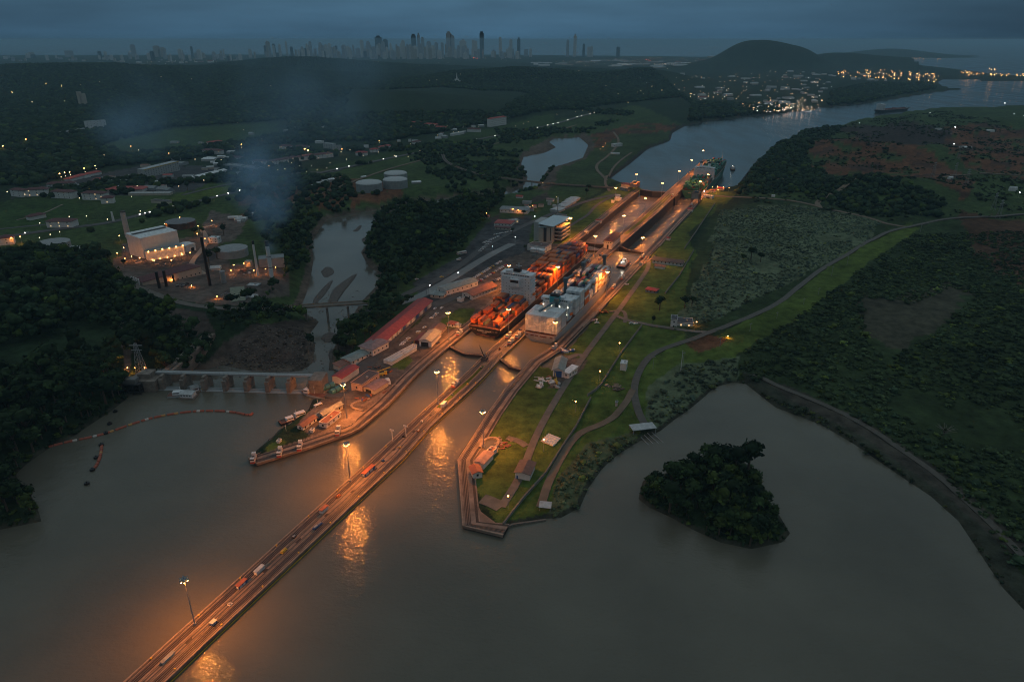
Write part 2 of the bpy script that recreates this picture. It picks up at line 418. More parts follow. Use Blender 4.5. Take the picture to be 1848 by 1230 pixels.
# ground cover colours (what grows or lies there)
G_FOREST, G_GRASS, G_SCRUB, G_DIRT, G_ROCK, G_MUD = (0.022,0.040,0.018), (0.078,0.115,0.024), (0.11,0.14,0.08), (0.135,0.062,0.032), (0.075,0.060,0.050), (0.11,0.085,0.065)
G_ASPH, G_CONC, G_DARKG, G_GRAV = (0.065,0.068,0.07), (0.20,0.16,0.13), (0.050,0.080,0.026), (0.12,0.10,0.085)
ZONES = [  # colour, outline in photograph pixels, edge wobble
 (G_DARKG, [(-800,460),(620,300),(1150,190),(1240,230),(1100,330),(1000,400),(560,720),(440,560),(-100,470)], 5),
 (G_DARKG, [(0,365),(120,345),(380,360),(620,300),(800,255),(1100,200),(1000,235),(800,290),(620,330),(420,380),(200,440),(0,450)], 4),
 ((0.04,0.075,0.02), [(0,364),(110,360),(175,375),(110,402),(0,410)], 2),
 ((0.045,0.08,0.025), [(180,262),(300,235),(500,222),(500,240),(380,262),(230,275)], 4),
 (G_GRASS, [(330,345),(420,335),(480,325),(470,340),(360,362),(250,385)], 3),
 ((0.04,0.07,0.02), [(560,310),(700,272),(860,235),(1000,205),(1000,225),(860,252),(700,290),(600,305)], 2),
 (G_GRASS, [(760,560),(745,545),(900,470),(1000,400),(1110,335),(1150,320),(1165,340),(1030,450),(800,620)], 2),
 ((0.05,0.075,0.03), [(975,300),(1060,300),(1110,240),(1205,240),(1205,258),(1130,300),(1098,326),(1070,345),(930,345)], 3),
 (G_DIRT, [(1050,250),(1090,235),(1160,222),(1240,226),(1190,240),(1120,245),(1080,268)], 5),
 (G_DIRT, [(430,350),(480,330),(640,320),(700,330),(730,345),(660,362),(560,372),(430,395)], 6),
 (G_MUD, [(560,400),(640,380),(760,352),(900,338),(905,350),(760,366),(600,398),(565,440)], 3),
 (G_MUD, [(930,335),(935,290),(945,272),(1000,245),(1060,240),(1075,265),(1050,290),(1010,305),(990,345)], 4),
 (G_ROCK, [(320,700),(340,650),(400,610),(470,590),(540,560),(640,550),(640,600),(600,690),(590,720)], 3),
 (G_GRASS, [(790,760),(905,960),(985,935),(1060,830),(1150,790),(1215,700),(1330,620),(1300,560),(1240,420),(1330,350),(1265,340),(1160,440),(1050,570),(960,650),(850,780)], 2),
 ((0.034,0.054,0.021), [(1240,500),(1290,370),(1420,362),(1640,400),(1848,400),(2600,420),(2600,1300),(1848,1100),(1500,760),(1340,688),(1230,620)], 8),
 (G_SCRUB, [(1275,480),(1300,380),(1420,370),(1590,405),(1560,440),(1480,480),(1400,530),(1300,580),(1215,600),(1240,540)], 8),
 (G_GRASS, [(1230,640),(1400,560),(1520,460),(1640,405),(1660,415),(1560,480),(1450,580),(1340,640),(1270,690),(1180,720)], 4),
 (G_SCRUB, [(1170,700),(1230,660),(1330,650),(1330,685),(1240,740),(1190,775),(1165,750)], 5),
 ((0.085,0.10,0.05), [(985,930),(1010,860),(1060,800),(1150,775),(1150,798),(1085,846),(1050,915)], 4),
 ((0.045,0.05,0.035), [(1330,675),(1360,680),(1500,740),(1640,820),(1760,920),(1848,1040),(1900,1150),(1848,1100),(1730,945),(1620,855),(1480,765),(1400,735)], 4),
 ((0.062,0.056,0.044), [(1380,690),(1420,700),(1560,760),(1700,850),(1850,980),(1850,1020),(1700,890),(1560,790),(1420,722)], 2),
 (G_DARKG, [(1330,350),(1380,260),(1500,225),(1700,190),(2600,185),(2600,430),(1700,400),(1420,360)], 6),
 (G_DIRT, [(1450,300),(1480,258),(1540,255),(1640,280),(1700,300),(1760,330),(1740,370),(1640,330),(1560,325),(1500,322)], 7),
 (G_DIRT, [(1680,250),(1760,235),(1848,245),(2300,250),(2300,330),(1848,330),(1760,310),(1700,290)], 9),
 ((0.05,0.038,0.032), [(1500,235),(1640,230),(1720,250),(1690,268),(1560,262)], 6),
 ((0.09,0.05,0.03), [(1730,390),(1848,400),(2300,420),(2300,560),(1848,520),(1760,460)], 9),
 ((0.062,0.060,0.040), [(1545,545),(1600,548),(1640,535),(1700,505),(1750,525),(1715,570),(1690,600),(1620,640),(1585,640),(1560,600),(1535,575)], 16),
 (G_DIRT, [(1235,625),(1275,610),(1310,620),(1300,632),(1262,642)], 2),
 (G_ROCK, [(990,345),(990,358),(900,378),(905,400),(880,395)], 3),
 # yards and paving
 (G_ASPH, [(745,510),(830,462),(880,400),(960,388),(955,450),(900,490),(870,520),(800,560),(770,560)], 1.5),
 (G_ASPH, [(870,470),(960,450),(960,500),(905,520),(880,540)], 1.5),
 (G_GRAV, [(590,712),(640,665),(690,640),(790,550),(900,470),(1000,440),(1040,437),(812,626),(703,729),(650,772),(560,790),(540,765)], 1.5),
 (G_CONC, [(462,825),(560,790),(600,772),(650,735),(700,700),(770,640),(812,600),(1030,430),(1045,437),(812,627),(703,731),(640,780),(480,830)], 1),
 (G_GRAV, [(230,700),(205,470),(350,440),(380,380),(450,395),(420,440),(520,480),(520,520),(470,540),(440,560),(360,560),(260,540)], 3),
 (G_DARKG, [(395,440),(440,430),(540,440),(545,480),(500,470),(420,480)], 3),
 (G_ASPH, [(250,480),(290,478),(400,455),(390,470),(300,495)], 2),
 (G_ASPH, [(10,360),(90,345),(180,340),(200,355),(350,345),(420,300),(250,300),(150,320),(60,340)], 4),
 (G_GRAV, [(220,440),(345,430),(400,400),(390,440),(280,480),(220,470)], 3),
 (G_ROCK, [(300,570),(370,575),(385,600),(330,610)], 3),
 (G_GRASS, [(800,575),(830,555),(858,558),(845,580),(820,592),(785,590)], 1),
 (G_GRASS, [(706,664),(735,640),(745,652),(728,668)], 1),
 (G_GRASS, [(478,812),(505,795),(520,800),(500,812),(485,818)], 1),
 (G_GRAV, [(990,700),(1020,640),(1060,650),(1050,668),(1010,700)], 1.5),
]
wob = lambda s, a: (fbm(X/s + a, Y/s, 3) - 0.5) * 2
scl = np.clip(FPX / np.maximum(Y, 200), 0.05, 4)          # pixels per metre, keeps the wobble about 8 m wide
C = np.zeros(X.shape + (3,)); C[:] = G_FOREST; patch = fbm(X/55+31, Y/40, 5)
w1, w2 = wob(22, 0), wob(22, 50)
for col, poly, w in ZONES:
    q1 = P2x + w1 * w * 1.6; q2 = P2y + w2 * w * 0.8
    mk = inside(poly, q1, q2)
    C[mk] = col
    if col == G_DIRT and w > 4: C[mk & (patch > 0.62)] = G_DARKG; C[mk & (patch < 0.4)] = (0.07,0.04,0.028)
mott = 0.55 + 0.9 * fbm(X/35, Y/35, 5)
C *= mott[..., None]
C[(d_riv > -7) & (P2y < 700)] = G_MUD
C[(d_sea > -6)] = (0.05, 0.047, 0.045)
C[(d_lake > -2.5) & (Y < 900)] = (0.05, 0.05, 0.035)

ny, nx = X.shape
me = bpy.data.meshes.new('ground')
V = np.stack([X, Y, Z], -1).reshape(-1, 3)
idx = np.arange(ny*nx).reshape(ny, nx)
Q = np.stack([idx[1:, :-1], idx[1:, 1:], idx[:-1, 1:], idx[:-1, :-1]], -1).reshape(-1, 4)
me.vertices.add(len(V)); me.vertices.foreach_set('co', V.ravel())
me.loops.add(Q.size); me.loops.foreach_set('vertex_index', Q.ravel().astype(np.int32))
me.polygons.add(len(Q)); me.polygons.foreach_set('loop_start', np.arange(0, Q.size, 4, dtype=np.int32))
me.polygons.foreach_set('loop_total', np.full(len(Q), 4, np.int32))
me.polygons.foreach_set('use_smooth', np.ones(len(Q), bool))
me.update(calc_edges=True)
ca = me.color_attributes.new('cover', 'FLOAT_COLOR', 'POINT')
ca.data.foreach_set('color', np.concatenate([C.reshape(-1, 3), np.ones((ny*nx, 1))], 1).ravel())
gm = mat('ground_cover', (0.05, 0.07, 0.03), rough=0.95, var=0.5, vscale=0.11, bump=0.9, bscale=0.5, attr='cover', spec=0.1)
me.materials.append(gm)
struct('ground', me)

# height lookup on the ground grid for placing things
def ground_at(x, y):
    yy = y; 
    py = 615 + FPX * (-(y*ST + (1.5-HC)*CT)) / (y*CT - (1.5-HC)*ST)
    px = 924 + FPX * x / (y*CT - (1.5-HC)*ST)
    j = int(np.clip(np.searchsorted(ys, py) - 1, 0, ny-2)); i = int(np.clip(np.searchsorted(xs, px) - 1, 0, nx-2))
    b = (px - xs[i])/(xs[i+1]-xs[i]); a = (py - ys[j])/(ys[j+1]-ys[j]); a = min(max(a,0),1); b = min(max(b,0),1)
    return float((Z[j,i]*(1-b)+Z[j,i+1]*b)*(1-a) + (Z[j+1,i]*(1-b)+Z[j+1,i+1]*b)*a)
def ground_many(x, y):
    py = 615 + FPX * (-(y*ST + (1.5-HC)*CT)) / (y*CT - (1.5-HC)*ST)
    px = 924 + FPX * x / (y*CT - (1.5-HC)*ST)
    j = np.clip(np.searchsorted(ys, py) - 1, 0, ny-2); i = np.clip(np.searchsorted(xs, px) - 1, 0, nx-2)
    b = np.clip((px - xs[i])/(xs[i+1]-xs[i]), 0, 1); a = np.clip((py - ys[j])/(ys[j+1]-ys[j]), 0, 1)
    return (Z[j,i]*(1-b)+Z[j,i+1]*b)*(1-a) + (Z[j+1,i]*(1-b)+Z[j+1,i+1]*b)*a

# ---- water
def water_mat(name, col, rough, wave, wscale, spec=0.5):
    m = bpy.data.materials.new(name); m.use_nodes = True; t = m.node_tree; b = t.nodes['Principled BSDF']
    b.inputs['Base Color'].default_value = (*col, 1); b.inputs['Roughness'].default_value = rough; b.inputs['IOR'].default_value = 1.33
    b.inputs['Specular IOR Level'].default_value = spec
    tcn = t.nodes.new('ShaderNodeTexCoord'); last = None
    for sc_, dist in ((wscale, wave), (wscale*0.23, wave*2.2)):
        mpn = t.nodes.new('ShaderNodeMapping'); mpn.inputs['Rotation'].default_value = (0, 0, 0.15); mpn.inputs['Scale'].default_value = (0.7, 1, 1)
        t.links.new(tcn.outputs['Object'], mpn.inputs[0])
        n = t.nodes.new('ShaderNodeTexNoise'); n.inputs['Scale'].default_value = sc_; n.inputs['Detail'].default_value = 4; n.inputs['Roughness'].default_value = 0.6
        t.links.new(mpn.outputs[0], n.inputs['Vector'])
        bp = t.nodes.new('ShaderNodeBump'); bp.inputs['Distance'].default_value = dist
        t.links.new(n.outputs[0], bp.inputs['Height'])
        if last: t.links.new(last, bp.inputs['Normal'])
        last = bp.outputs[0]
    t.links.new(last, b.inputs['Normal'])
    rn = t.nodes.new('ShaderNodeTexNoise'); rn.inputs['Scale'].default_value = 0.02; rn.inputs['Detail'].default_value = 5; rm = t.nodes.new('ShaderNodeMapping'); rm.inputs['Scale'].default_value = (1, .25, 1); rm.inputs['Rotation'].default_value = (0, 0, .9)
    t.links.new(tcn.outputs['Object'], rm.inputs[0]); t.links.new(rm.outputs[0], rn.inputs['Vector']); rr_ = t.nodes.new('ShaderNodeMapRange'); t.links.new(rn.outputs[0], rr_.inputs[0])
    rr_.inputs['From Min'].default_value = .35; rr_.inputs['From Max'].default_value = .65; rr_.inputs['To Min'].default_value = rough*.6; rr_.inputs['To Max'].default_value = rough*2.2; t.links.new(rr_.outputs[0], b.inputs['Roughness'])
    n = t.nodes.new('ShaderNodeTexNoise'); n.inputs['Scale'].default_value = 0.012; n.inputs['Detail'].default_value = 4
    t.links.new(tcn.outputs['Object'], n.inputs['Vector'])
    r = t.nodes.new('ShaderNodeMapRange'); t.links.new(n.outputs[0], r.inputs[0]); r.inputs['From Min'].default_value = .3; r.inputs['From Max'].default_value = .7; r.inputs['To Min'].default_value = 0.80; r.inputs['To Max'].default_value = 1.2
    v = t.nodes.new('ShaderNodeVectorMath'); v.operation = 'SCALE'; v.inputs[0].default_value = col
    t.links.new(r.outputs[0], v.inputs['Scale']); t.links.new(v.outputs[0], b.inputs['Base Color'])
    return m
WM_LAKE = water_mat('muddy_lake_water', (0.116, 0.110, 0.083), 0.095, 0.26, 0.6)
WM_RIV = water_mat('river_water', (0.12, 0.11, 0.09), 0.10, 0.05, 0.4)
WM_SEA = water_mat('sea_water', (0.045, 0.06, 0.06), 0.12, 0.2, 0.25)
WM_FOAM = water_mat('churned_lock_water', (0.17, 0.15, 0.125), 0.12, 0.5, 0.3)
def sheet(name, pts, z, m):
    b = MB(); b.poly([(x, y, z) for x, y in pts]); return struct(name, b.mesh(name, m))
A0, B0, C0, D0 = uv(366, -14), uv(352, 26), uv(352, 36), uv(352, 76)
sheet('lake_water', [(-2500,-900),(2500,-900),(2500,400),(1200,560),uv(347,150),D0,C0,B0,A0,uv(366,-60),(-50,560),(-120,500.5),gz(244,695,0),(-420,520),(-2500,800)], 0.0, WM_LAKE)
sheet('lower_chamber_water', [uv(362,-30),uv(362,26),uv(765,28),uv(765,-24)], -8.0, WM_FOAM)
sheet('canal_exit_water', [uv(350,40),uv(350,90),uv(800,92),uv(800,40)], SEA+0.3, WM_FOAM)
sheet('river_water', [gz(310,699,SEA), gz(598,712,SEA), gz(740,520,SEA), gz(740,385,SEA), gz(520,385,SEA), gz(470,560,SEA), gz(310,640,SEA)], SEA, WM_RIV)
sheet('river_water', [gz(560,384.5,SEA), gz(1000,384.5,SEA), gz(1000,342,SEA), gz(600,342,SEA)], SEA+.02, WM_RIV)
sheet('pond_water', [gz(850,341,SEA), gz(1100,341,SEA), gz(1100,225,SEA), gz(850,225,SEA)], SEA+.03, WM_RIV)
sheet('sea_water', [uv(762,-75), uv(762,125), (1400,1450),(90000,1500),(140000,140000),(-140000,140000),(-140000,2600),(-2000,2600),(-150,1450)], SEA, WM_SEA)
# ================================================================== the locks: walls, rails, gates
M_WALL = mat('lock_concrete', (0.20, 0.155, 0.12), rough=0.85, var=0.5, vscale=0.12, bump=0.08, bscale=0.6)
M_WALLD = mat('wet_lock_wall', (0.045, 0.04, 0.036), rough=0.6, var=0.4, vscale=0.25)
M_BED = mat('oily_track_bed', (0.040, 0.028, 0.022), rough=0.8, var=0.5, vscale=0.5)
M_RAIL = mat('rail_steel', (0.20, 0.17, 0.15), rough=0.4, metal=0.6, var=0.1)
M_CURB = mat('pale_curb', (0.26, 0.20, 0.15), rough=0.8, var=0.3, vscale=0.4)
M_GRASS = mat('lock_grass', (0.08, 0.115, 0.025), rough=0.95, var=0.35, vscale=0.3, bump=0.2, bscale=2, spec=0.1)
M_GATE = mat('gate_steel', (0.035, 0.033, 0.032), rough=0.5, var=0.3, vscale=0.5)
M_ROAD = mat('asphalt', (0.075, 0.073, 0.07), rough=0.85, var=0.25, vscale=0.15)
M_PATH = mat('worn_concrete_path', (0.135, 0.12, 0.10), rough=0.9, var=0.25, vscale=0.2)
M_DIRTRD = mat('dirt_road', (0.17, 0.125, 0.085), rough=0.95, var=0.25, vscale=0.1)
M_YELL = mat('yellow_paint', (0.55, 0.36, 0.04), rough=0.6, var=0.15)
M_WHITE = mat('white_paint', (0.62, 0.62, 0.60), rough=0.6, var=0.08, vscale=0.5)
M_BLACK = mat('black_paint', (0.012, 0.012, 0.013), rough=0.5, var=0.1)
M_RUBB = mat('fender_rubber', (0.02, 0.02, 0.02), rough=0.8, var=0.2)

def offset_line(pts, d):
    """shift a polyline d metres to its left"""
    out = []; n = len(pts)
    for i in range(n):
        a = pts[max(i-1, 0)]; b = pts[min(i+1, n-1)]
        dx, dy = b[0]-a[0], b[1]-a[1]; l = math.hypot(dx, dy) or 1
        out.append((pts[i][0] - dy/l*d, pts[i][1] + dx/l*d))
    return out
def resample(pts, step):
    out = [pts[0]]
    for a, b in zip(pts, pts[1:]):
        l = math.dist(a[:2], b[:2]); k = max(1, int(l/step))
        for i in range(1, k+1):
            out.append(tuple(a[j] + (b[j]-a[j])*i/k for j in range(len(a))))
    return out
def smooth_line(pts, it=2):
    for _ in range(it):
        o = [pts[0]]
        for a, b in zip(pts, pts[1:]):
            o += [tuple(.75*a[j]+.25*b[j] for j in range(len(a))), tuple(.25*a[j]+.75*b[j] for j in range(len(a)))]
        pts = o + [pts[-1]]
    return pts
def ribbon(mb, pts, o0, o1, z0, z1):
    L, Rr = offset_line(pts, o0), offset_line(pts, o1)
    zf = (lambda f, i: f[i] if isinstance(f, (list, tuple)) else f)
    for i in range(len(pts)-1):
        a, b, c, d = L[i], L[i+1], Rr[i+1], Rr[i]
        za, zb_ = zf(z1, i), zf(z1, i+1); wa, wb = zf(z0, i), zf(z0, i+1)
        n = len(mb.v)
        mb.v += [(*a, wa), (*b, wb), (*c, wb), (*d, wa), (*a, za), (*b, zb_), (*c, zb_), (*d, za)]
        mb.f += [(n+4, n+7, n+6, n+5), (n, n+4, n+5, n+1), (n+2, n+6, n+7, n+3)]
        if i == 0: mb.f.append((n, n+3, n+7, n+4))
        if i == len(pts)-2: mb.f.append((n+1, n+5, n+6, n+2))
    return mb
U = lambda l: [uv(*p) for p in l]
# centre wall -------------------------------------------------------
cwL = [(-560,24.5),(-330,24),(-170,24.4),(-92,23.6),(-38,24.6),(-2,22.5),(28,23),(270,21),(360,21.8),(520,25.5),(730,25),(1000,27),(1120,28)]
cwR = [(-560,40.5),(-320,40.3),(-186,42.2),(-160,42.6),(-121,39.6),(-48,41),(-3,38.8),(50,39),(300,37.5),(372,40),(600,46),(760,45),(1000,44.5),(1120,44)]
def interp(l, u): return float(np.interp(u, [a for a, _ in l], [b for _, b in l]))
t = thing('lock_wall', 'long concrete centre wall with rail tracks between the two lanes', 'lock wall', (*uv(0, 32), 0))
def local(pts, o): return [(x - o[0], y - o[1]) for x, y in pts]
O3 = uv(0, 32)
us = sorted(set(list(np.arange(-560, 1121, 20.0)) + [1120.0]))
def cband(mb, fa, fb, u0, u1, z0, z1, step=20):
    uu = [u0] + [u for u in us if u0 < u < u1] + [u1]
    cl = local([uv(u, fa(u)) for u in uu], O3); cr_ = local([uv(u, fb(u)) for u in uu], O3)
    for i in range(len(uu)-1):
        a, b, c, d = cl[i], cl[i+1], cr_[i+1], cr_[i]; n = len(mb.v)
        mb.v += [(*a, z0), (*b, z0), (*c, z0), (*d, z0), (*a, z1), (*b, z1), (*c, z1), (*d, z1)]
        mb.f += [(n+4, n+7, n+6, n+5), (n, n+4, n+5, n+1), (n+2, n+6, n+7, n+3)]
        if i == 0: mb.f.append((n, n+3, n+7, n+4))
        if i == len(uu)-2: mb.f.append((n+1, n+5, n+6, n+2))
    return mb
eL = lambda o: (lambda u: interp(cwL, u) + o); eR = lambda o: (lambda u: interp(cwR, u) - o)
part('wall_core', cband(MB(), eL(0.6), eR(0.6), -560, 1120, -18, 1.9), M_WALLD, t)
part('coping', cband(MB(), eL(0), eR(0), -560, 1119.6, 0.9, 2.2), M_WALL, t)
part('fender', cband(MB(), eR(0.02), eR(-0.35), -560, 340, 0.1, 0.5), M_YELL, t)
pb = MB()
for ed, sg in ((eL, 1), (eR, 1)):
    cband(pb, ed(2.2), ed(5.4), -560, 1110, 2.2, 2.204 + 0.01)
part('track_bed', pb, M_BED, t)
rb = MB()
for ed in (eL, eR):
    for o in (2.6, 3.6, 4.6):
        cband(rb, ed(o), (lambda e, oo: (lambda u: e(oo)(u)))(ed, o+0.22), -560, 1105, 2.21, 2.40)
part('rail', rb, M_RAIL, t)
sb_ = MB(); cband(sb_, eL(7.2), eL(7.9), -560, -100, 2.2, 2.23); cband(sb_, eR(7.6), eR(6.9), -560, -100, 2.2, 2.23); cband(sb_, eL(1.1), eL(1.6), -560, 1105, 2.2, 2.22); cband(sb_, eR(1.6), eR(1.1), -560, 1105, 2.2, 2.22)
part('drain_slot', sb_, M_WALLD, t)
kb = MB(); cband(kb, eL(0.1), eL(0.9), -560, 1110, 2.2, 2.55); cband(kb, eR(0.9), eR(0.1), -560, 1110, 2.2, 2.55)
cband(kb, eL(6.3), eL(6.6), -560, 340, 2.2, 2.5); cband(kb, eR(6.6), eR(6.3), -560, 340, 2.2, 2.5)
part('curb', kb, M_CURB, t)
gb = MB(); cband(gb, eL(6.7), eL(8.6), -95, -20, 2.2, 2.35); cband(gb, eR(8.0), eR(6.4), -95, -20, 2.2, 2.35)
cband(gb, eL(6.8), eL(9.5), 430, 720, 2.2, 2.35); cband(gb, eR(9.0), eR(6.6), 430, 720, 2.2, 2.35)
part('grass_strip', gb, M_GRASS, t)
db = MB()
for k in range(46):
    u = -540 + k * 24; w0 = interp(cwL, u) + 7; w1 = interp(cwR, u) - 7
    a = rng.uniform(w0, w1 - 1.5); p = local([uv(u, a), uv(u + rng.uniform(1, 5), a), uv(u + 3, a + 1.4), uv(u, a + 1.4)], O3)
    if -90 < u < 720 and not (-15 < u < 350): continue
    db.prism(p, 2.2, 2.26)
part('manhole_cover', db, M_BED, t)

# side walls --------------------------------------------------------
LW = [(-200,-48),(-203,-38),(-175,-20),(-149,-5.5),(-141,-3.2),(-106,-3.8),(-86,-6),(-60,-9.5),(-29,-11.3),(4,-12),(46,-12.3),(372,-17),(560,-20),(686,-21.5),(730,-21.5)]
RW = [(-203.5,131),(-205,107.5),(-149,75.3),(-125,72.3),(-86,67.2),(-50,64),(5,62.6),(39,70),(136,73),(347,76),(560,79),(700,81),(780,83)]
def side_wall(label, pl, sgn, o3uv, extra):
    O = uv(*o3uv); t = thing('lock_wall', label, 'lock wall', (*O, 0))
    pts = local(U(pl), O)
    f = lambda z0, z1, a, b, m, n: part(n, ribbon(MB(), pts, sgn*a, sgn*b, z0, z1), m, t)
    if sgn > 0:
        g = lambda n, a, b, z0, z1, m: part(n, ribbon(MB(), pts, b, a, z0, z1), m, t)
    else:
        g = lambda n, a, b, z0, z1, m: part(n, ribbon(MB(), pts, -a, -b, z0, z1), m, t)
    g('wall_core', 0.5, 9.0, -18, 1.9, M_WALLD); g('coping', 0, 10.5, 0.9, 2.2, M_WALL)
    g('track_bed', 2.0, 5.2, 2.2, 2.21, M_BED)
    rb = MB()
    for o in (2.4, 3.4, 4.4):
        if sgn > 0: ribbon(rb, pts, o+0.22, o, 2.21, 2.4)
        else: ribbon(rb, pts, -o, -o-0.22, 2.21, 2.4)
    part('rail', rb, M_RAIL, t)
    g('curb', 0.1, 0.8, 2.2, 2.55, M_CURB)
    g('return_track', 8.0, 9.6, 2.2, 2.22, M_BED)
    return t
side_wall('concrete left bank wall with rails, tapering to a point in the lake', LW, 1, (100, -18), None)
side_wall('concrete right bank wall with rails, ending in a flared corner at the lake', RW, -1, (100, 72), None)
# extra paved apron on the right bank tip and the open return track
def paving(name, pts, z, m): 
    return struct(name, MB().prism(pts, z-1.2, z).mesh(name, m))
paving('apron', [gz(a,b,2) for a,b in [(838,935),(832,830),(850,800),(872,800),(905,790),(898,815),(880,830),(858,850),(853,875),(860,905),(868,922),(905,950),(910,955)]], 1.8, mat('brown_apron', (0.17,0.12,0.09), var=0.35, vscale=0.15))
paving('quay', [gz(a,b,2) for a,b in [(463,826),(500,800),(530,775),(560,772),(600,770),(640,745),(655,765),(632,775),(560,799)]], 1.85, M_WALL)
# bright curb line on the right bank
t = thing('curb', 'pale concrete curb line running along the lawn beside the right lane', 'curb', (*uv(300, 86), 1.5))
part('curb_stone', ribbon(MB(), local(U([(92,80),(180,83.5),(300,86),(345,92)]), uv(300,86)), 0.8, -0.8, 0, 1.1), M_CURB, t)
t = thing('curb', 'pale concrete curb line beyond the gates along the far right lawn', 'curb', (*uv(500, 88), 1.5))
part('curb_stone', ribbon(MB(), local(U([(385,87.5),(500,88),(700,91)]), uv(500,88)), 0.8, -0.8, 0, 1.1), M_CURB, t)

# mitre gates --------------------------------------------------------
def gate(label, a, b, zt=2.4, zb_=-17, w=2.0, grp='lock gate leaves'):
    A, B = uv(*a), uv(*b); mx, my = (A[0]+B[0])/2, (A[1]+B[1])/2
    L = math.dist(A, B); rz = math.atan2(B[1]-A[1], B[0]-A[0])
    t = thing('lock_gate', label, 'lock gate', (mx, my, 0), rz, grp)
    part('gate_leaf', MB().box(-L/2, L/2, -w/2, w/2, zb_, zt-0.3), M_GATE, t)
    part('walkway', MB().box(-L/2, L/2, -w/2-0.3, w/2+0.3, zt-0.3, zt), mat('walkway_grating', (0.10,0.075,0.06), var=0.2), t)
    hb = MB()
    for s in (-1, 1):
        hb.box(-L/2, L/2, s*(w/2+0.15)-0.05, s*(w/2+0.15)+0.05, zt+0.95, zt+1.05)
        for k in range(8): x = -L/2 + (k+.5)*L/8; hb.box(x-.05, x+.05, s*(w/2+.15)-.05, s*(w/2+.15)+.05, zt, zt+1)
    part('handrail', hb, M_RAIL, t)
gate('left leaf of the closed mitre gate behind the black ship stern', (4,-12), (-4.5, 7))
gate('right leaf of the closed mitre gate behind the black ship stern', (-4.5,7), (-0.5, 23))
gate('gate leaf standing half open below the centre wall arrow', (-2,39), (-12.5, 53))
gate('gate leaf swung out from the right bank across the lane', (-14,62.5), (-12, 50.5))
gate('left leaf of the gate nearer the control house in the left lane', (340,-16.5), (334, 3))
gate('right leaf of the gate nearer the control house in the left lane', (334,3), (338, 21.5))
gate('left leaf of the gate just beyond the control house in the left lane', (372,-17), (366, 3))
gate('right leaf of the gate just beyond the control house in the left lane', (366,3), (368, 22))
gate('left leaf of the closed gate holding the lake beside the tugboat', (368,41), (355.5, 57))
gate('right leaf of the closed gate holding the lake beside the tugboat', (355.5,57), (352, 77))
gate('tall dark left leaf of the last gate facing the sea', (735,-21), (728, 2))
gate('tall dark right leaf of the last gate facing the sea', (728,2), (732, 25))
gate('folded gate leaf against the centre wall by the green ship stern', (700,46.5), (720, 47.5))

# arrow indicators and the signal posts on the centre wall
def arrow(label, u, v, ang):
    t = thing('arrow_signal', label, 'signal', (*uv(u, v), 2.2), YAW)
    part('base_hut', MB().box(-2.2, 2.2, -2.5, 2.5, 0, 2.6).prism([(-1.6,-2),(1.6,-2),(1.6,2),(-1.6,2)], 2.6, 4.2), mat('dark_signal_paint', (0.05,0.06,0.07), var=0.2), t)
    c, s = math.cos(ang), math.sin(ang)
    part('pointer', MB().tube((0,0,3.5), (11*s, 0, 3.5+11*c), 0.55, 0.12, 4).tube((0,0,3.5),(-3*s,0,3.5-3*c*0.4),0.6,0.4,4), M_BLACK, t)
arrow('dark arrow signal with a slanting pointer on the centre wall near the gate', -10, 28, R(-25))

# control house ------------------------------------------------------
t = thing('control_house', 'white control house with dark red hip roof on the centre wall', 'building', (*uv(352, 29.3), 2.2), YAW)
M_HW = mat('control_house_wall', (0.52, 0.50, 0.47), rough=0.7, var=0.08)
M_TILE = mat('dark_red_tiles', (0.13, 0.055, 0.045), rough=0.8, var=0.25, vscale=0.6)
M_TILER = mat('red_roof', (0.34, 0.055, 0.045), rough=0.75, var=0.25, vscale=0.25)
M_WIN = mat('window_glass', (0.03, 0.035, 0.04), rough=0.15, var=0)
M_WINL = mat('lit_window', (0.5, 0.35, 0.2), emit=(1.0, 0.62, 0.28), estr=1.3, var=0)
part('wall', MB().box(-5.5, 5.5, 0, 40, 0, 9.5), M_HW, t)
rf = MB(); z = 9.5; x0, x1, y0, y1 = -6.5, 6.5, -1, 41
rf.box(x0, x1, y0, y1, z, z+0.5)
n = len(rf.v); rf.v += [(x0,y0,z+.5),(x1,y0,z+.5),(x1,y1,z+.5),(x0,y1,z+.5),(0,y0+6.5,z+4),(0,y1-6.5,z+4)]
rf.f += [(n,n+1,n+4),(n+1,n+2,n+5,n+4),(n+2,n+3,n+5),(n+3,n,n+4,n+5)]
part('roof', rf, M_TILE, t)
part('balcony', MB().box(-6.6, 6.6, -1.6, 0, 6.0, 7.4), M_HW, t)
part('door', MB().box(-1.4, 1.4, -0.12, 0, 0, 4.6), M_BLACK, t)
for k in range(8):
    part('window', MB().box(5.5, 5.6, 2+k*4.7, 5.4+k*4.7, 6.2, 8.3), M_WIN, t)
for k in range(4):
    part('window', MB().box(-4.4+k*2.4, -2.8+k*2.4, -1.75, -1.6, 7.5, 8.6), M_WIN, t)
part('stair', MB().box(1.6, 5.6, -2.6, -0.1, 0, 3.2).box(1.6, 3.6, -2.6, -0.1, 3.2, 6), M_HW, t)
